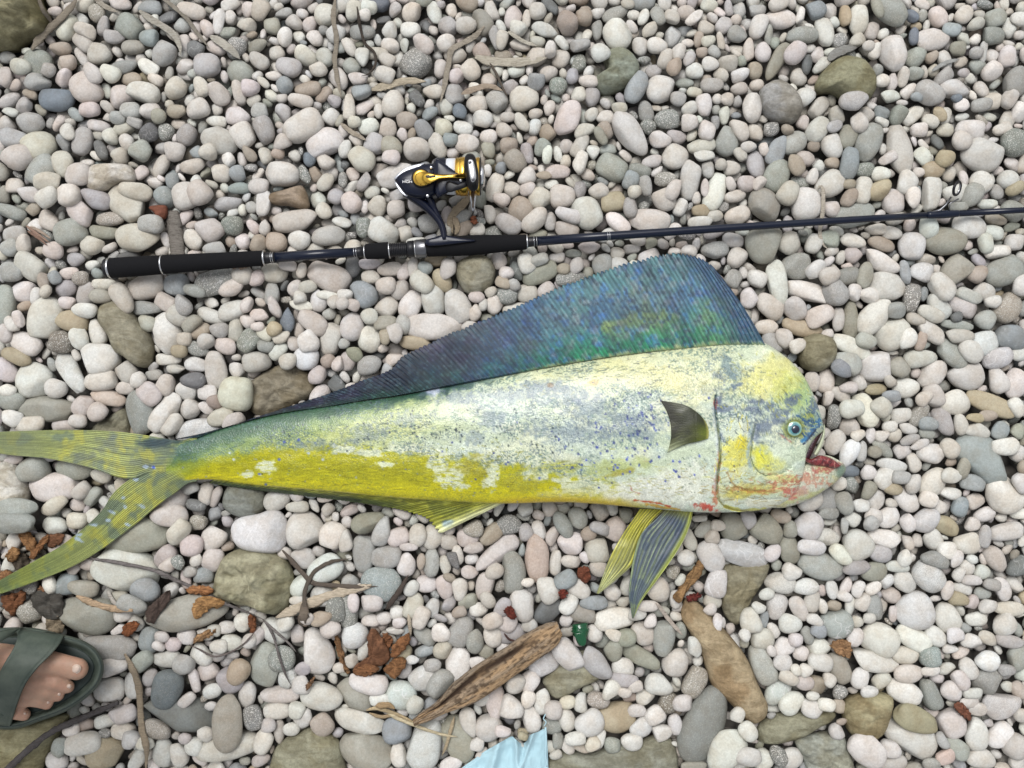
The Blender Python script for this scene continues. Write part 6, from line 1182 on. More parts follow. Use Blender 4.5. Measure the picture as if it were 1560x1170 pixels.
def pin(name, x, y, r, z0, h, mat, parent=reel): return tube(name, [W(x, y, z0), W(x, y, z0+h*.8), W(x, y, z0+h)], [r*S, r*S, r*S*.8], mat, parent, 28)
pin('handle_boss', 641.5, 271.5, 14, .048, .008, BLK); pin('handle_boss', 641.5, 271, 11.8, .054, .006, GOLD)
rs_('handle_arm', [(632,271),(634,265),(640,261.5),(650,262),(660,264.5),(685,265.5),(700,264.5),(710,264),(710,271),(700,271),(685,271.5),(668,274),(656,279.5),(645,283),(637,280)], .0575, .0650, GOLD, .3, .0015, 56)
rs_('arm_slot', [(648.5,268),(652,266.6),(662,267),(664,268.6),(662,270),(652,271),(649,270)], .0655, .0672, BLK, .1)
kn = rs_('handle_knob', [(708,240),(712,234.5),(719,234),(724,239),(727,252),(729.5,268),(729,284),(725,290.5),(718,291),(713,285),(709,268),(707,252)], .056, .080, BLK, .3, .003, 60)
kp = rs_('knob_plate', [(713,245),(717,242.5),(721,245),(724,256),(725.5,268),(724,275),(720,278),(717,274),(714,260)], .0815, .0840, SILV, .25, .0004)
for x_, y_ in ((716.2,247.6), (720.8,273.6)): pin('screw', x_, y_, 2.4, .0840, .0008, GUN, kp); 
for x_, y_, z_ in ((657,255.5,.0515), (651.5,298.5,.0495), (702,274.5,.0600)): pin('screw', x_, y_, 2.3, z_, .0014, SILV)
xcyl('side_skirt', [(700,26), (701,28.4), (712,28.4), (713,26)], yc_, zc_, GOLD)
for pts in ([(716,291,.034),(717.5,305,.030),(719.5,318,.024),(720,327,.021)], [(724.5,289,.034),(723.5,305,.030),(722,318,.024),(720.5,327,.021)]):
    tube('bail_wire', [W(*p) for p in pts], .0010, SILV, reel, 10)
rs_('bail_arm', [(717.5,292),(723.5,291),(722.5,306),(720.5,318),(718.5,306)], .024, .029, newmat('smoked_trim', (0.12, 0.085, 0.06), .35), .2)
tube('stem', [W(*p) for p in smooth_curve([(618,293,.036),(630,300,.036),(645,311,.034),(660,325,.033),(670,338,.033),(675,350,.033),(677.5,366,.033)], 24)], np.interp(np.linspace(0, 1, 24), [0, .3, .7, 1], [.0058, .0056, .0040, .0036]), NAVY, reel, 18, flat=1.3)
tube('stem', [W(*p) for p in smooth_curve([(652,298,.037),(658,310,.036),(664,323,.035),(671,337,.034)], 14)], [.0040]*6+[.0034]*8, NAVY, reel, 14)
rs_('reel_foot', [(648,366),(664,361),(672,358),(684,359),(705,362.5),(726,366.5),(705,370),(670,374),(650,374)], .0300, .0362, NAVY, .2, .0008)
tc = bpy.data.curves.new('lettering', 'FONT'); tc.body = 'HGH'; tc.size = .0040; tc.extrude = .0001; tc.align_x = 'CENTER'; tc.align_y = 'CENTER'; tc.materials.append(WHITE)
to = bpy.data.objects.new('lettering', tc); COL.objects.link(to); to.parent = reel; to.location = Vector(W(620.5, 277, .0545))
to.scale = (1.25, 1, 1)
bpy.context.view_layer.update(); dg = bpy.context.evaluated_depsgraph_get(); tm = bpy.data.meshes.new_from_object(to.evaluated_get(dg)); tm.name = 'lettering'
t3 = bpy.data.objects.new('lettering_print', tm); COL.objects.link(t3); t3.parent = reel; t3.location = to.location; t3.scale = to.scale; bpy.data.objects.remove(to)
tube('print_bar', [W(617, 274.2, .0528), W(626, 274.0, .0528)], .00025, WHITE, reel, 6)

# ------------------------------------------------------------------ person: sandalled foot
person = empty('person', W(-60, 1030, .012))
tag(person, 'person standing at the edge, bare toes showing in a dark green rubber sandal', 'person')
def skin_mat():
    m = newmat('foot_skin', (0.46, 0.29, 0.21), .45, spec=.4); k = NB(m); pos = k.n('ShaderNodeNewGeometry').outputs['Position']
    n1 = k.noise(pos, 60, 4); n2 = k.noise(pos, 420, 4, rough=.7); n3 = k.noise(pos, 1500, 2)
    c = k.mix(k.ramp(n1, .3, .7), (0.37, 0.24, 0.165, 1), (0.44, 0.255, 0.175, 1)); c = k.mix(k.ramp(n2, .45, .75, 0, .35), c, (0.34, 0.17, 0.125, 1))
    k.l(c, k.b.inputs['Base Color']); k.l(k.bump(n3, .0003, .4, k.bump(n2, .0007, .5)), k.b.inputs['Normal'])
    k.b.inputs['Subsurface Weight'].default_value = .12; k.b.inputs['Subsurface Scale'].default_value = .004; k.b.inputs['Subsurface Radius'].default_value = (1, .4, .2)
    return m
FS = skin_mat()
caps = [  # x y z r  ->  x y z r, flattening
 (60,1008,.046,.0150, 92,1013,.044,.0130,.9), (92,1013,.044,.0130, 117,1019,.043,.0128,.82),
 (58,1036,.045,.0090, 84,1041,.046,.0078,1), (84,1041,.046,.0078, 103,1046,.040,.0078,.9),
 (50,1051,.044,.0088, 72,1055,.045,.0078,1), (72,1055,.045,.0078, 88,1059,.039,.0074,.9),
 (40,1064,.043,.0085, 60,1068,.044,.0076,1), (60,1068,.044,.0076, 71,1071,.039,.0076,.9),
 (14,1083,.040,.0088, 28,1086,.041,.0080,1), (28,1086,.041,.0080, 36,1088,.038,.0078,.9),
 (62,1008,.046,.0150, -60,1000,.047,.0200,1), (56,1036,.045,.0110, -60,1022,.050,.0205,1), (48,1051,.044,.0110, -60,1038,.049,.0200,1), (38,1064,.043,.0105, -60,1052,.046,.0190,1), (14,1083,.040,.0100, -80,1064,.043,.0180,1),
 (-60,1022,.050,.021, -165,1025,.082,.032,1), (-80,1055,.045,.022, -215,1045,.042,.026,1), (-60,1000,.045,.02, -215,1020,.042,.026,1), (-165,1025,.082,.032, -215,1030,.050,.030,1), (-165,1025,.082,.032, -195,1028,.16,.030,1), (-195,1028,.16,.030, -225,1040,.30,.046,1), (-225,1040,.30,.046, -250,1050,.44,.055,1)]
bm = bmesh.new()
for x0, y0, z0, r0, x1, y1, z1, r1, fl in caps:
    a = Vector(W(x0, y0, z0)); b = Vector(W(x1, y1, z1)); n_ = max(3, int((b-a).length/(.35*min(r0, r1))))
    for i in range(n_+1):
        t = i/n_; c = a.lerp(b, t); r = r0 + (r1-r0)*t
        rt_ = bmesh.ops.create_icosphere(bm, subdivisions=2, radius=r)
        for v in rt_['verts']: v.co.z *= fl; v.co += c
me = bpy.data.meshes.new('foot'); bm.to_mesh(me); bm.free()
tmp = bpy.data.objects.new('tmp', me); COL.objects.link(tmp)
md = tmp.modifiers.new('r', 'REMESH'); md.mode = 'VOXEL'; md.voxel_size = .0021
ms = tmp.modifiers.new('s', 'SMOOTH'); ms.iterations = 3; ms.factor = .5
dg = bpy.context.evaluated_depsgraph_get(); me2 = bpy.data.meshes.new_from_object(tmp.evaluated_get(dg)); me2.name = 'foot'
bpy.data.objects.remove(tmp)
me2.materials.clear(); me2.materials.append(FS)
for p_ in me2.polygons: p_.use_smooth = True
foot = bpy.data.objects.new('body', me2); COL.objects.link(foot); foot.parent = person; foot.location = -person.location
NAIL = newmat('toenail', (0.60, 0.47, 0.38), .3, spec=.5, coat=.2)
for x, y, z, rx, ry, an in ((115.5,1019.5,.0525,8.2,7.6,-12), (104.5,1045.5,.0457,4.6,3.8,-10), (89.5,1057.5,.0445,3.6,3.2,-10), (72.5,1070,.0445,3.2,2.8,-10), (37,1087,.0435,2.8,2.4,0)):
    pts = [(x + rx*math.cos(t)*math.cos(math.radians(an)) - ry*math.sin(t)*math.sin(math.radians(-an)), y + ry*math.sin(t)) for t in np.linspace(0, 2*math.pi, 12, endpoint=False)]
    slab('toenail', pts, z-.003, z, NAIL, person, 28, .3, .0012)
RUB = newmat('green_rubber', (0.045, 0.062, 0.054), .55, spec=.35)
k_ = NB(RUB); pos = k_.n('ShaderNodeNewGeometry').outputs['Position']; n1_ = k_.noise(pos, 45, 5, rough=.65)
k_.l(k_.mix(k_.ramp(n1_, .3, .7), (0.046, 0.062, 0.050, 1), (0.080, 0.098, 0.078, 1)), k_.b.inputs['Base Color']); k_.l(k_.bump(k_.noise(pos, 700, 3), .0003, .5), k_.b.inputs['Normal'])
BED = newmat('worn_footbed', (0.022, 0.034, 0.030), .6); RIM = RUB
sole_o = [(-240,1030),(-228,992),(-170,978),(-80,966),(0,957),(50,957),(92,966),(124,975),(147,990),(158,1013),(153,1038),(138,1057),(105,1081),(62,1098),(15,1111),(-60,1104),(-160,1090),(-225,1072)]
Co = closed_curve(sole_o, 160); tg = np.roll(Co, -1, 0)-np.roll(Co, 1, 0); nr_ = np.stack([tg[:, 1], -tg[:, 0]], 1); nr_ /= np.linalg.norm(nr_, axis=1)[:, None]
if ((Co.mean(0)-Co)*nr_).sum() < 0: nr_ = -nr_
def rings_solid(name, rings, mat, parent):
    V = [Wv((Co+nr_*i)[:, 0], (Co+nr_*i)[:, 1], np.full(len(Co), z)) for i, z in rings]; n_ = len(Co); V = np.vstack(V + [V[0].mean(0)[None], V[-1].mean(0)[None]])
    a = np.arange(n_); b = (a+1) % n_; m_ = len(rings)
    F3 = np.vstack([np.stack([b, a, np.full(n_, m_*n_)], -1), np.stack([a+(m_-1)*n_, b+(m_-1)*n_, np.full(n_, m_*n_+1)], -1)])
    o = mk(name, V, [grid_faces(m_, n_, True), F3], mat, parent); fix_normals(o); return o
sandal = rings_solid('sandal', [(6, .008), (1, .009), (0, .013), (-.5, .020), (0, .028), (1, .0345), (3, .0375), (6, .0385), (9, .0370), (11, .0335), (13, .0300), (14, .0295)], RUB, person)
rings_solid('footbed', [(15, .020), (14.6, .0300), (17, .0308), (24, .0306)], BED, sandal)
tube('sole_seam', [W(p[0]+q[0]*4, p[1]+q[1]*4, .0386) for p, q in zip(Co[::2], nr_[::2])] , .0005, BED, sandal, 6, caps=False)
def strap(name, A, B, zA, zB, arch, th=.0032, n=70, nw=28):
    A = smooth_curve(A, n); B = smooth_curve(B, n); s = np.linspace(0, 1, n)[None]; u = np.linspace(0, 1, nw)[:, None]
    G = A[None]*(1-u[..., None]) + B[None]*u[..., None]
    Z = zA*(1-s)+zB*s + arch*np.sin(math.pi*s)**.7 + .0022*(1-np.abs(2*u-1)**2) - .0008*np.exp(-((np.abs(2*u-1)-.86)/.05)**2)
    return sheet(name, Wv(G[..., 0], G[..., 1], Z), th, RUB, sandal)
strap('strap', [(24,957),(26,972),(20,988),(8,1008),(-4,1030),(-22,1062),(-36,1098)], [(96,968),(90,981),(76,998),(56,1018),(38,1042),(26,1070),(14,1109)], .037, .035, .037)
strap('strap', [(34,957),(0,962),(-30,975),(-58,1000),(-84,1030),(-100,1062),(-100,1096)], [(30,957),(18,967),(-8,985),(-30,1010),(-50,1040),(-66,1070),(-72,1100)], .038, .035, .052)
strap('strap', [(-20,1056),(-12,1066),(-4,1080),(0,1098)], [(-8,1052),(6,1060),(14,1078),(14,1106)], .060, .036, .006)
tube('strap_stud', [W(4, 1084, .045), W(4, 1084, .052), W(4, 1084, .0535)], [.0052, .0050, .0034], RUB, sandal, 22)
# ------------------------------------------------------------------ driftwood, leaves, litter
GREYW = wood_material('weathered_wood', (0.05, 0.04, 0.03, 1), amt=.55); REDW = wood_material('rotten_red_wood', (0.05, 0.022, 0.012, 1), amt=.62); LEAF = wood_material('dry_leaf', (0.10, 0.075, 0.05, 1), amt=.4)
def drape(pts, n, lift, r=3, lo=.0, hi=.03, sm=5):
    C = smooth_curve(pts, n); z = np.array([hm(p[0], p[1], .01, r) for p in C]); z = np.clip(z, lo, hi)
    z = np.maximum(z, np.convolve(np.pad(z, sm, mode='edge'), np.ones(2*sm+1)/(2*sm+1), 'valid'))
    z = np.convolve(np.pad(z, 2, mode='edge'), np.ones(5)/5, 'valid')
    return [W(p[0], p[1], zz+lift) for p, zz in zip(C, z)]
def ribbon(name, pts, w_, col, label, cat, mat=LEAF, flat=.09, taper=(.35, .1), group=None, n=None, jit=.5, r=2, lift=.0012):
    L = sum(math.dist(pts[i], pts[i+1]) for i in range(len(pts)-1)); n = n or max(14, int(L/4))
    P = drape(pts, n, lift + w_*S*flat*.5, r); t = np.linspace(0, 1, n)
    if mat is LEAF: w_ *= 1.35; col = _desat(col, .3)
    R = w_*S/2*np.interp(t, [0, .15, .8, 1], [taper[0], 1, .9, taper[1]])*(1+.25*(vn(t*n*.35, t*0+w_, 3)-.5))
    o = tube(name, P, R, mat, None, 10, alb(col), flat, True, jit); recenter(o, P[n//2]); tag(o, label, cat, group); return o
G1 = 'dried leaf strips strewn among the pebbles'
ribbon('reed_straw', [(48,76),(64,55),(84,36),(104,16),(120,-6)], 9, (150,136,118), 'brown dried reed stem leaning beside the corner boulder', 'reed stem', flat=.4)
ribbon('reed_straw', [(58,-4),(66,16),(76,30),(80,38)], 5, (122,110,96), 'short dark reed scrap touching the corner boulder', 'reed stem', flat=.4)
ribbon('dried_leaf', [(142,-6),(152,4),(168,14),(180,18)], 6, (176,164,148), 'pale leaf strip at the upper edge past the reed stem', 'leaf')
ribbon('dried_leaf', [(212,16),(228,28),(248,40),(266,54),(274,72),(275,84)], 8, (184,176,162), 'curved grey-white leaf blade bending down above the lilac oval pebble', 'leaf')
ribbon('dried_leaf', [(244,-4),(262,8),(284,28),(302,52),(318,72)], 5, (150,140,126), 'long thin grey leaf slanting past the curved leaf blade', 'leaf')
ribbon('dried_leaf', [(320,55),(336,64),(352,76),(366,90)], 9, (190,182,168), 'broad short pale leaf near small whitish pebbles', 'leaf')
ribbon('dried_leaf', [(511,-6),(508,30),(513,60),(510,95),(517,135),(520,148)], 6, (156,142,124), 'tall narrow tan leaf standing up and down the pebbles', 'leaf')
ribbon('twig', [(544,10),(549,42),(556,66),(570,80),(572,98),(562,112),(550,116)], 3.5, (70,60,54), 'thin dark hooked seaweed stem left of the granite cobble', 'twig', flat=.7)
ribbon('dried_leaf', [(519,188),(534,200),(548,208),(558,214)], 6, (176,160,140), 'tiny tan leaf sliver above the greenish oval pebble', 'leaf')
ribbon('dried_leaf', [(566,137),(590,130),(620,123),(649,124)], 9, (196,178,150), 'tan leaf strip lying just below the granite cobble', 'leaf')
ribbon('dried_leaf', [(724,86),(745,93),(775,95),(806,93),(833,88)], 11, (196,184,164), 'widest pale leaf strip lying level, right of the granite cobble', 'leaf')
ribbon('dried_leaf', [(738,40),(722,56),(704,66),(688,76),(683,100),(677,130),(671,156)], 7, (170,156,138), 'long kinked leaf trailing down toward the reel', 'leaf')
ribbon('dried_leaf', [(774,48),(786,56),(800,64),(818,70)], 5, (200,190,172), 'small pale leaf beside a white angular pebble near the top', 'leaf')
ribbon('twig', [(745,94),(756,112),(764,130),(774,150)], 3, (96,84,74), 'short dark stem crossing under the widest pale leaf', 'twig', flat=.7)
ribbon('dried_leaf', [(703,143),(722,136),(744,131),(766,138)], 7, (176,152,130), 'crumpled brown leaf below the widest pale leaf', 'leaf')
ribbon('dried_leaf', [(716,298),(704,312),(692,324),(686,338),(690,356)], 9, (196,172,140), 'tan curled leaf poking out under the reel spool', 'leaf')
ribbon('dried_leaf', [(691,330),(697,346),(693,358)], 7, (180,156,126), 'short curled brown leaf touching the fore grip', 'leaf')
ribbon('driftwood_stick', [(262,322),(266,350),(270,378),(274,412)], 24, (140,134,126), 'thick grey driftwood stick tucked under the rear grip', 'driftwood', GREYW, flat=.55, taper=(.8, .9), r=3, lift=-.006)
for q, pts in enumerate(([(40,344),(56,356),(76,370)], [(42,352),(58,362),(72,374)], [(46,345),(60,352),(78,364)])):
    ribbon('reed_fibre', pts, 3.5, ((170,130,110), (150,110,92), (186,160,140))[q], ('reddish reed fibre, topmost of the small bundle by the left edge', 'dark reddish reed fibre, lowest of the small bundle', 'pale reed fibre ending farthest along in the small bundle')[q], 'reed fibre', flat=.5)
ribbon('dried_leaf', [(1246,288),(1250,283),(1254,290),(1254,310),(1252,335),(1249,356),(1254,372),(1262,380)], 5, (196,182,164), 'pale hooked leaf crossing under the thin rod blank', 'leaf')
ribbon('dried_leaf', [(1262,92),(1272,82),(1288,75),(1306,72)], 10, (150,148,144), 'grey flat leaf lying on top of the domed olive rock', 'leaf')
ribbon('twig', [(128,850),(160,854),(195,860),(235,869),(268,884),(300,898),(332,915),(370,930),(400,943)], 6, (128,122,120), 'long grey twig running from the lower tail lobe to the blocky rock', 'twig', GREYW, flat=.8)
ribbon('twig', [(400,943),(415,965),(424,995),(434,1025),(444,1045)], 4, (112,106,104), 'dark forked twig below the blocky olive rock', 'twig', GREYW, flat=.8)
ribbon('twig', [(402,945),(420,962),(438,978),(452,994)], 4, (140,134,130), 'grey side branch running toward the white pear-shaped stone', 'twig', GREYW, flat=.8)
ribbon('twig', [(288,982),(305,990),(325,1000),(345,996),(370,982),(395,955)], 3, (120,110,106), 'thin bent twig sagging across white pebbles near the sandal', 'twig', GREYW, flat=.8)
ribbon('seaweed_strand', [(430,838),(445,855),(460,872),(478,888),(510,892),(545,894),(576,893)], 5.5, (104,90,80), 'dark seaweed stem from the blocky rock to the glittering green stone', 'seaweed', flat=.5)
ribbon('seaweed_leaf', [(465,950),(464,925),(464,905),(470,885),(482,868),(505,856),(534,851)], 5, (98,86,76), 'brown seaweed leaf arching over a whitish oval stone', 'seaweed', flat=.4)
ribbon('seaweed_leaf', [(457,952),(462,940),(463,925),(465,915)], 10, (122,106,92), 'broad brown seaweed end below the pale cane splinter', 'seaweed', flat=.3)
ribbon('cane_splinter', [(420,941),(455,926),(500,908),(535,899),(566,892)], 12, (214,192,164), 'pale flat cane splinter pointing at the glittering green stone', 'splinter', flat=.25, taper=(.15, .3))
ribbon('driftwood_stick', [(589,928),(600,912),(610,898),(622,876)], 9, (84,74,68), 'short dark charred stick beside the glittering green stone', 'stick', GREYW, flat=.7)
ribbon('wood_splinter', [(116,908),(140,918),(165,926),(202,930)], 11, (206,178,146), 'pale torn wood splinter on the olive stone above the sandal', 'splinter', GREYW, flat=.35, taper=(.3, .4))
ribbon('wood_splinter', [(164,900),(170,912),(178,922),(188,928)], 5, (196,186,176), 'small grey forked splinter over the pale torn splinter', 'splinter', flat=.4)
ribbon('driftwood_stick', [(5,1178),(40,1145),(75,1117),(110,1100),(150,1083),(180,1070)], 10, (92,88,88), 'straight dark grey stick lying over the tan boulder by the sandal', 'stick', GREYW, flat=.85, taper=(1, .7), lift=.003)
ribbon('reed_straw', [(190,996),(200,1015),(211,1045),(214,1080),(216,1110),(223,1140),(222,1175)], 8, (170,148,120), 'upright tan reed stem running down right of the sandal', 'reed stem', flat=.5)
ribbon('straw', [(585,1082),(605,1094),(640,1108),(670,1118),(698,1123)], 4, (222,200,156), 'pale yellow straw curving from the thin end of the driftwood plank', 'straw', flat=.8)
ribbon('straw', [(692,1092),(686,1115),(680,1135),(673,1152)], 4, (196,170,130), 'tan straw hanging down from the underside of the driftwood plank', 'straw', flat=.7)
ribbon('straw', [(558,1082),(575,1079),(598,1086),(618,1095),(636,1104)], 5, (206,176,128), 'frayed golden straw at the left tip of the driftwood plank', 'straw', flat=.6)
ribbon('straw', [(562,1086),(580,1092),(600,1090),(625,1101)], 4, (186,152,108), 'darker frayed straw just under the golden one', 'straw', flat=.6)
ribbon('straw', [(572,1076),(590,1074),(602,1080)], 7, (190,150,100), 'short broad fibre on top of the straw tuft', 'straw', flat=.5)
ribbon('straw', [(622,936),(624,950),(625,962),(623,974)], 4, (204,184,158), 'tiny pale stalk between the rotten wood and green pebble', 'straw', flat=.6)
ribbon('dried_leaf', [(1000,918),(1010,932),(1024,950),(1040,968)], 5, (196,178,164), 'pinkish dry leaf strip near the tip of the dark pelvic fin', 'leaf')
ribbon('seaweed_strand', [(768,965),(776,974),(790,978)], 2.4, (88,52,50), 'thin red-brown seaweed thread above the driftwood plank', 'seaweed', flat=.8)
ribbon('dried_leaf', [(1420,108),(1440,96),(1462,90)], 5, (168,168,166), 'small grey leaf scrap among pebbles near the top right', 'leaf')
ribbon('dried_leaf', [(618,392),(632,378),(640,398)], 1, (60,50,44), '', 'leaf') if False else None

def chip(pts, col, label, name='wood_chip', mat=REDW, h=.008, cat='wood chip', bev=.2, seed=0, lift=-.002):
    C = closed_curve(pts, 36); rg = np.random.default_rng(seed+3); C = C + rg.normal(0, .95, C.shape)
    c = np.mean(pts, 0); z = min(hmean(c[0], c[1], 8), .014) + lift
    def cf(V):
        a = np.array(alb(_desat(col, .32), .85)); n_ = fbm(V[:, 0]*900+seed, V[:, 1]*900, seed, 3); r = np.tile(a, (len(V), 1)); r[:, :3] *= (.35+1.25*fbm(V[:, 0]*350+seed, V[:, 1]*1500, seed+2, 3)*(.6+.8*n_))[:, None]; return r
    o = slab(name, C, z, z+h, mat, None, 36, bev, .0012, .010, None, True, seed, True, cf, tilt=(rg.uniform(-.15, .15), rg.uniform(-.15, .15)), closed=False)
    recenter(o, W(c[0], c[1], z)); tag(o, label, cat); return o
O1, O2, O3 = (176,116,60), (150,86,44), (140,84,50)
chips = [
 ([(563,960),(572,958),(580,965),(586,978),(592,990),(594,1004),(584,1012),(570,1018),(550,1027),(537,1024),(540,1014),(555,1008),(562,995),(560,975)], O3, 'largest dark rust piece of the rotten wood pile, split at the top', .014),
 ([(595,992),(602,978),(616,968),(624,966),(625,976),(618,988),(605,1000),(597,1001)], (166,98,48), 'orange wood bar at the upper right of the rotten pile', .013),
 ([(584,1020),(592,1010),(604,1002),(614,1000),(620,1008),(614,1022),(602,1034),(593,1030)], (160,100,50), 'thick brown chunk at the lower right of the rotten pile', .014),
 ([(583,966),(590,964),(598,972),(594,986),(588,984)], O2, 'small upright crumb in the middle of the rotten pile', .012),
 ([(537,1022),(552,1014),(566,1012),(578,1020),(560,1030),(545,1030)], (164,98,50), 'flat orange flake at the lower left of the rotten pile', .010),
 ([(509,966),(514,964),(520,982),(528,1004),(533,1024),(528,1028),(519,1010),(511,988)], (164,110,62), 'long thin orange splinter standing left of the rotten pile', .009),
 ([(466,1044),(476,1032),(480,1034),(474,1046),(468,1051)], (150,104,66), 'tiny brown chip on the lilac stone below the rotten pile', .007),
 ([(28,812),(38,808),(50,816),(56,828),(50,842),(40,836),(32,824)], O1, 'orange chip pointing down at the upper end of the cluster by the tail tip', .012),
 ([(44,848),(54,832),(68,818),(76,814),(74,824),(62,838),(52,852)], (168,104,52), 'slanting orange stick-like chip crossing near the tail tip', .011),
 ([(66,818),(84,812),(98,816),(92,828),(76,834)], O3, 'dark red-brown chip half under the lower tail lobe', .008),
 ([(8,846),(18,834),(30,836),(28,850),(14,856)], (176,120,62), 'ochre rounded chip at the left edge above the tail tip', .012),
 ([(0,872),(14,868),(20,876),(6,888),(-6,890)], (170,110,60), 'orange chip partly hidden by the tail tip at the left edge', .010),
 ([(2,910),(20,903),(36,900),(40,910),(30,926),(22,938),(8,930)], (150,84,44), 'large rust-coloured chip just below the tail tip', .010),
 ([(57,896),(66,892),(72,898),(62,904)], (170,110,66), 'tiny orange chip between the tail tip and the slate-grey stone', .008),
 ([(186,960),(192,950),(204,946),(212,950),(208,960),(196,970),(188,968)], (164,84,38), 'bright rust wood chip in front of the sandal above a flat stone', .010),
 ([(292,930),(296,915),(310,908),(330,910),(344,918),(334,926),(318,928),(302,944)], (196,134,66), 'golden orange chip on the long olive stone left of the blocky rock', .009),
 ([(288,894),(310,892),(324,896),(322,905),(300,906),(284,902)], (190,116,58), 'orange splinter squeezed against the side of the blocky rock', .008),
 ([(294,980),(298,970),(312,962),(328,958),(326,966),(312,974)], (196,140,84), 'light orange pointed chip beneath the golden orange chip', .008),
 ([(378,940),(384,936),(390,944),(390,960),(383,966),(379,956)], (150,80,40), 'small upright rust chip touching white pebbles by the twig fork', .009),
 ([(1026,912),(1030,900),(1044,882),(1058,862),(1068,850),(1076,852),(1072,866),(1058,888),(1044,906),(1038,918)], (172,122,66), 'long brown wood chip sitting at the top of the long brown rock', .012),
 ([(1266,982),(1276,974),(1292,976),(1298,986),(1294,1002),(1284,1000),(1270,992)], (186,130,78), 'light brown wood crumb with a hole among pebbles at lower right', .009),
 ([(1452,1074),(1464,1070),(1476,1080),(1479,1098),(1470,1094),(1458,1084)], (146,80,54), 'reddish brown sliver beside a large bluish stone near the right edge', .007),
 ([(880,868),(888,862),(898,866),(900,880),(892,888),(882,882)], (140,66,40), 'dark rust crumb under the belly between white pebbles', .008),
 ([(852,898),(860,894),(864,904),(858,914),(852,908)], (150,50,34), 'small red chip above the dark flat pebble', .008),
 ([(768,928),(778,924),(786,934),(784,944),(774,940)], (130,44,32), 'dull red chip hidden beside a long white pebble', .007),
 ([(1046,908),(1060,904),(1070,906),(1062,914),(1048,916)], (136,40,36), 'dark red sliver between the brown rock and a pale pebble', .006),
 ([(1026,900),(1040,888),(1044,896),(1034,912)], (168,120,70), 'x', .005),
 ([(716,332),(722,328),(728,336),(726,342),(718,340)], (180,92,56), 'tiny orange brick crumb below the bail of the reel', .006),
 ([(352,408),(366,400),(384,396),(382,404),(364,412)], (186,154,128), 'peach wood flake under the front of the rear grip', .006),
]
for q, (pts, col, label, h) in enumerate(chips):
    if label == 'x': continue
    chip(pts, col, label, 'brick_crumb' if 'brick' in label else 'wood_chip', h=h, cat='brick crumb' if 'brick' in label else 'wood chip', seed=q)
chip([(220,935),(226,925),(240,912),(252,902),(260,900),(258,915),(246,932),(236,948),(226,950)], (92,70,62), 'dark brown curled bark piece next to the bluish pebble near the twig', 'bark', GREYW, .010, 'bark', seed=41)
chip([(50,905),(70,895),(92,902),(98,925),(84,945),(60,935),(48,920)], (84,80,74), 'dark sodden bark fragment in the hollow above the sandal', 'bark', GREYW, .006, 'bark', seed=42)
chip([(18,850),(30,842),(42,846),(46,860),(36,872),(24,868)], (96,82,66), 'mottled dark wood knot beside the orange chips', 'bark', GREYW, .009, 'bark', seed=43)
chip([(70,945),(84,938),(96,946),(98,960),(84,966),(72,960)], (150,128,98), 'pale brown torn bark above the sandal strap', 'bark', GREYW, .006, 'bark', seed=44)

# the long driftwood plank
UPp = smooth_curve([(628,1095),(650,1079),(668,1066),(691,1040),(716,1020),(760,992),(800,966),(830,950),(848,946)], 200)
LOp = smooth_curve([(631,1107),(655,1098),(681,1086),(716,1074),(751,1054),(797,1021),(826,1000),(848,984),(857,968)], 200)
nr2 = 56; th = np.linspace(0, 2*math.pi, nr2, endpoint=False); v = -np.cos(th); up = np.sin(th)
G = (UPp[:, None]+LOp[:, None])/2 + (LOp-UPp)[:, None]/2*v[None, :, None]
t = np.linspace(0, 1, 200)[:, None]; wid = np.linalg.norm(LOp-UPp, axis=1)[:, None]*S/2
zb_ = .020
fib = fbm(v[None]*5+0*t, t*9+v[None]*1.2, 7, 4); fine = fbm(v[None]*16+0*t, t*26, 9, 3)
gro = np.exp(-((v[None]+.38-.1*np.sin(t*9))/.2)**2)*sst(.05, .2, t)*(1-sst(.68, .9, t))*(up[None] > 0)
Z = zb_ + wid*.62*np.where(up > 0, np.abs(up)**.6, -np.abs(up)**.6)[None] + ((fib-.5)*.006+(fine-.5)*.003)*np.abs(up)[None] - .0055*gro
Z = np.where(up[None] < 0, np.maximum(Z, .008), Z)
C_ = np.ones(Z.shape + (4,)); base = s2l((186,156,120))*KALB; dkc = s2l((72,56,44))*KALB; gy = s2l((150,140,126))*KALB
m1 = np.clip(gro*1.3*(.5+fib), 0, 1)[..., None]; m2 = (sst(.45, .62, fib)*.5)[..., None]; m3 = (sst(.54, .62, fine)*.75)[..., None]; m4 = (1-sst(-.9, -.55, v))[None, :, None]*.7
c = base*(1-m2)+gy*m2; c = c*(1-m4)+gy*.7*m4; c = c*(1-m3)+dkc*m3; c = c*(1-m1)+dkc*.8*m1; C_[..., :3] = c
Vp = Wv(G[..., 0]+(fine-.5)*2.5, G[..., 1]+(fib-.5)*3, Z).reshape(-1, 3); N_ = 200*nr2
Vp = np.vstack([Vp, Vp[:nr2].mean(0), Vp[-nr2:].mean(0)]); Cp = np.vstack([C_.reshape(-1, 4), C_[0, :1], C_[-1, :1]*.8]); a = np.arange(nr2); b = (a+1) % nr2
o = mk('driftwood_plank', Vp, [grid_faces(200, nr2, True), np.vstack([np.stack([b, a, np.full(nr2, N_)], -1), np.stack([a+199*nr2, b+199*nr2, np.full(nr2, N_+1)], -1)])], wood_material('driftwood', (0.05, 0.034, 0.022, 1), rot=.6, amt=.45), None, Cp)
fix_normals(o); recenter(o, W(745, 1030, .015)); tag(o, 'long split driftwood plank with a dark groove tapering toward the straw tuft', 'driftwood')

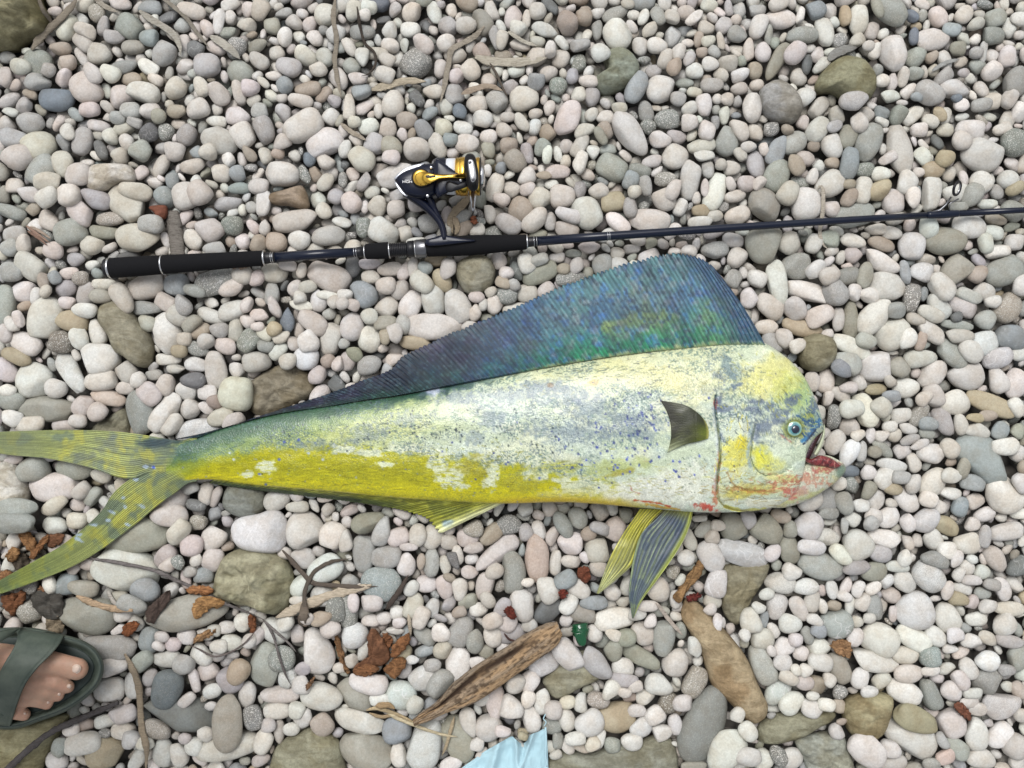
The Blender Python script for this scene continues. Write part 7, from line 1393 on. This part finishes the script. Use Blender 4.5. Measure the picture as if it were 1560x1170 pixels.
# green bottle shard
GL = newmat('green_glass', (0.006, 0.085, 0.03), .08, spec=.6); GL.node_tree.nodes['Principled BSDF'].inputs['Transmission Weight'].default_value = .35
pts = []; rad = []
for i, (yy, r) in enumerate([(950,11),(952,12.5),(954,11.6),(956,12.8),(958,11.8),(960,13),(962,12),(966,11),(970,9.5),(974,8.6),(978,7),(983,4.2)]): pts.append(W(883+i*.25, yy, .006+.0003*i)); rad.append(r*S)
o = tube('bottle_shard', pts, rad, GL, None, 22, None, .75, True, .35); recenter(o, pts[5]); tag(o, 'dark green ridged bottle shard wedged between pebbles by the driftwood plank', 'glass shard')
sh_ = slab('flap', [(876,966),(886,964),(893,972),(892,982),(885,984),(879,975)], .013, .0155, GL, o, 24, .2)
sh_.location = -Vector(pts[5])

# blue cloth
CL = newmat('pale_blue_cloth', (0.34, 0.50, 0.555), .8, spec=.15); CL.node_tree.nodes['Principled BSDF'].inputs['Sheen Weight'].default_value = .2
k_ = NB(CL); k_.l(k_.bump(k_.noise(k_.n('ShaderNodeNewGeometry').outputs['Position'], 1800, 2), .0003, .4), k_.b.inputs['Normal'])
A = smooth_curve([(690,1182),(706,1168),(722,1157),(735,1147),(750,1138),(766,1129),(779,1122),(785,1126),(795,1133),(803,1128),(808,1120),(820,1115),(829,1111),(833,1120),(834,1140)], 160)
B = smooth_curve([(684,1210),(700,1225),(740,1240),(790,1245),(825,1240),(836,1215),(836,1180)], 160)
s = np.linspace(0, 1, 90)[None]; G = A[:, None]*(1-s[..., None]) + B[:, None]*s[..., None]
zz = np.array([[hmean(*G[i, j], 8) for j in range(0, 90, 6)] for i in range(0, 160, 6)])
zz = np.clip(zz, .0, .016); iu = np.clip(np.arange(160)/6, 0, zz.shape[0]-1.001); ju = np.clip(np.arange(90)/6, 0, zz.shape[1]-1.001); i0 = iu.astype(int); j0 = ju.astype(int); fi_ = (iu-i0)[:, None]; fj_ = (ju-j0)[None]
Zc = (zz[i0][:, j0]*(1-fi_)+zz[i0+1][:, j0]*fi_)*(1-fj_) + (zz[i0][:, j0+1]*(1-fi_)+zz[i0+1][:, j0+1]*fi_)*fj_
gx_, gy_ = G[..., 0], G[..., 1]
Zc = Zc + .004 + .008*np.exp(-((gx_-762-(gy_-1120)*-.25)/7)**2) + .007*np.exp(-((gx_-786-(gy_-1125)*.05)/5)**2) + .006*np.exp(-((gx_-815-(gy_-1110)*-.35)/4)**2) + .009*(fbm(gx_*.06, gy_*.03, 4, 4)-.5) + .0009*np.sin(gx_*.25+gy_*.12)*fbm(gx_*.03, gy_*.05, 9, 2) - .003*(1-sst(0, .08, s))
o = sheet('cloth', Wv(gx_, gy_, Zc), .0008, CL, None); recenter(o, W(775, 1160, .01)); tag(o, 'pale blue crumpled cloth scrap lying at the bottom edge', 'cloth')
th = tube('loose_thread', [W(*p) for p in smooth_curve([(829,1106,.014),(832,1100,.016),(828,1095,.015),(831,1088,.014)], 14)], .0006, CL, None, 6)
th.parent = o; th.location = -Vector(o.location)
t2 = tube('loose_thread', [W(*p) for p in smooth_curve([(831,1108,.014),(832,1130,.016),(831,1150,.015),(834,1168,.014)], 14)], .0012, CL, None, 6); t2.parent = o; t2.location = -Vector(o.location)
P_ = [(W(797,1121,.012)[0], W(797,1121,.012)[1], .014, 8.5*S, 6*S, .0045, -.5, 'T', 0)]
V_, F_, C_, E_ = pebble_block(P_, 3, np.random.default_rng(3)); o = mk('pebble', V_[0], [F_], STONE, None, C_[0], True, E_[0]); recenter(o, P_[0][:3]); tag(o, 'small ochre pebble resting on top of the blue cloth', 'pebble', 'rounded beach pebbles')
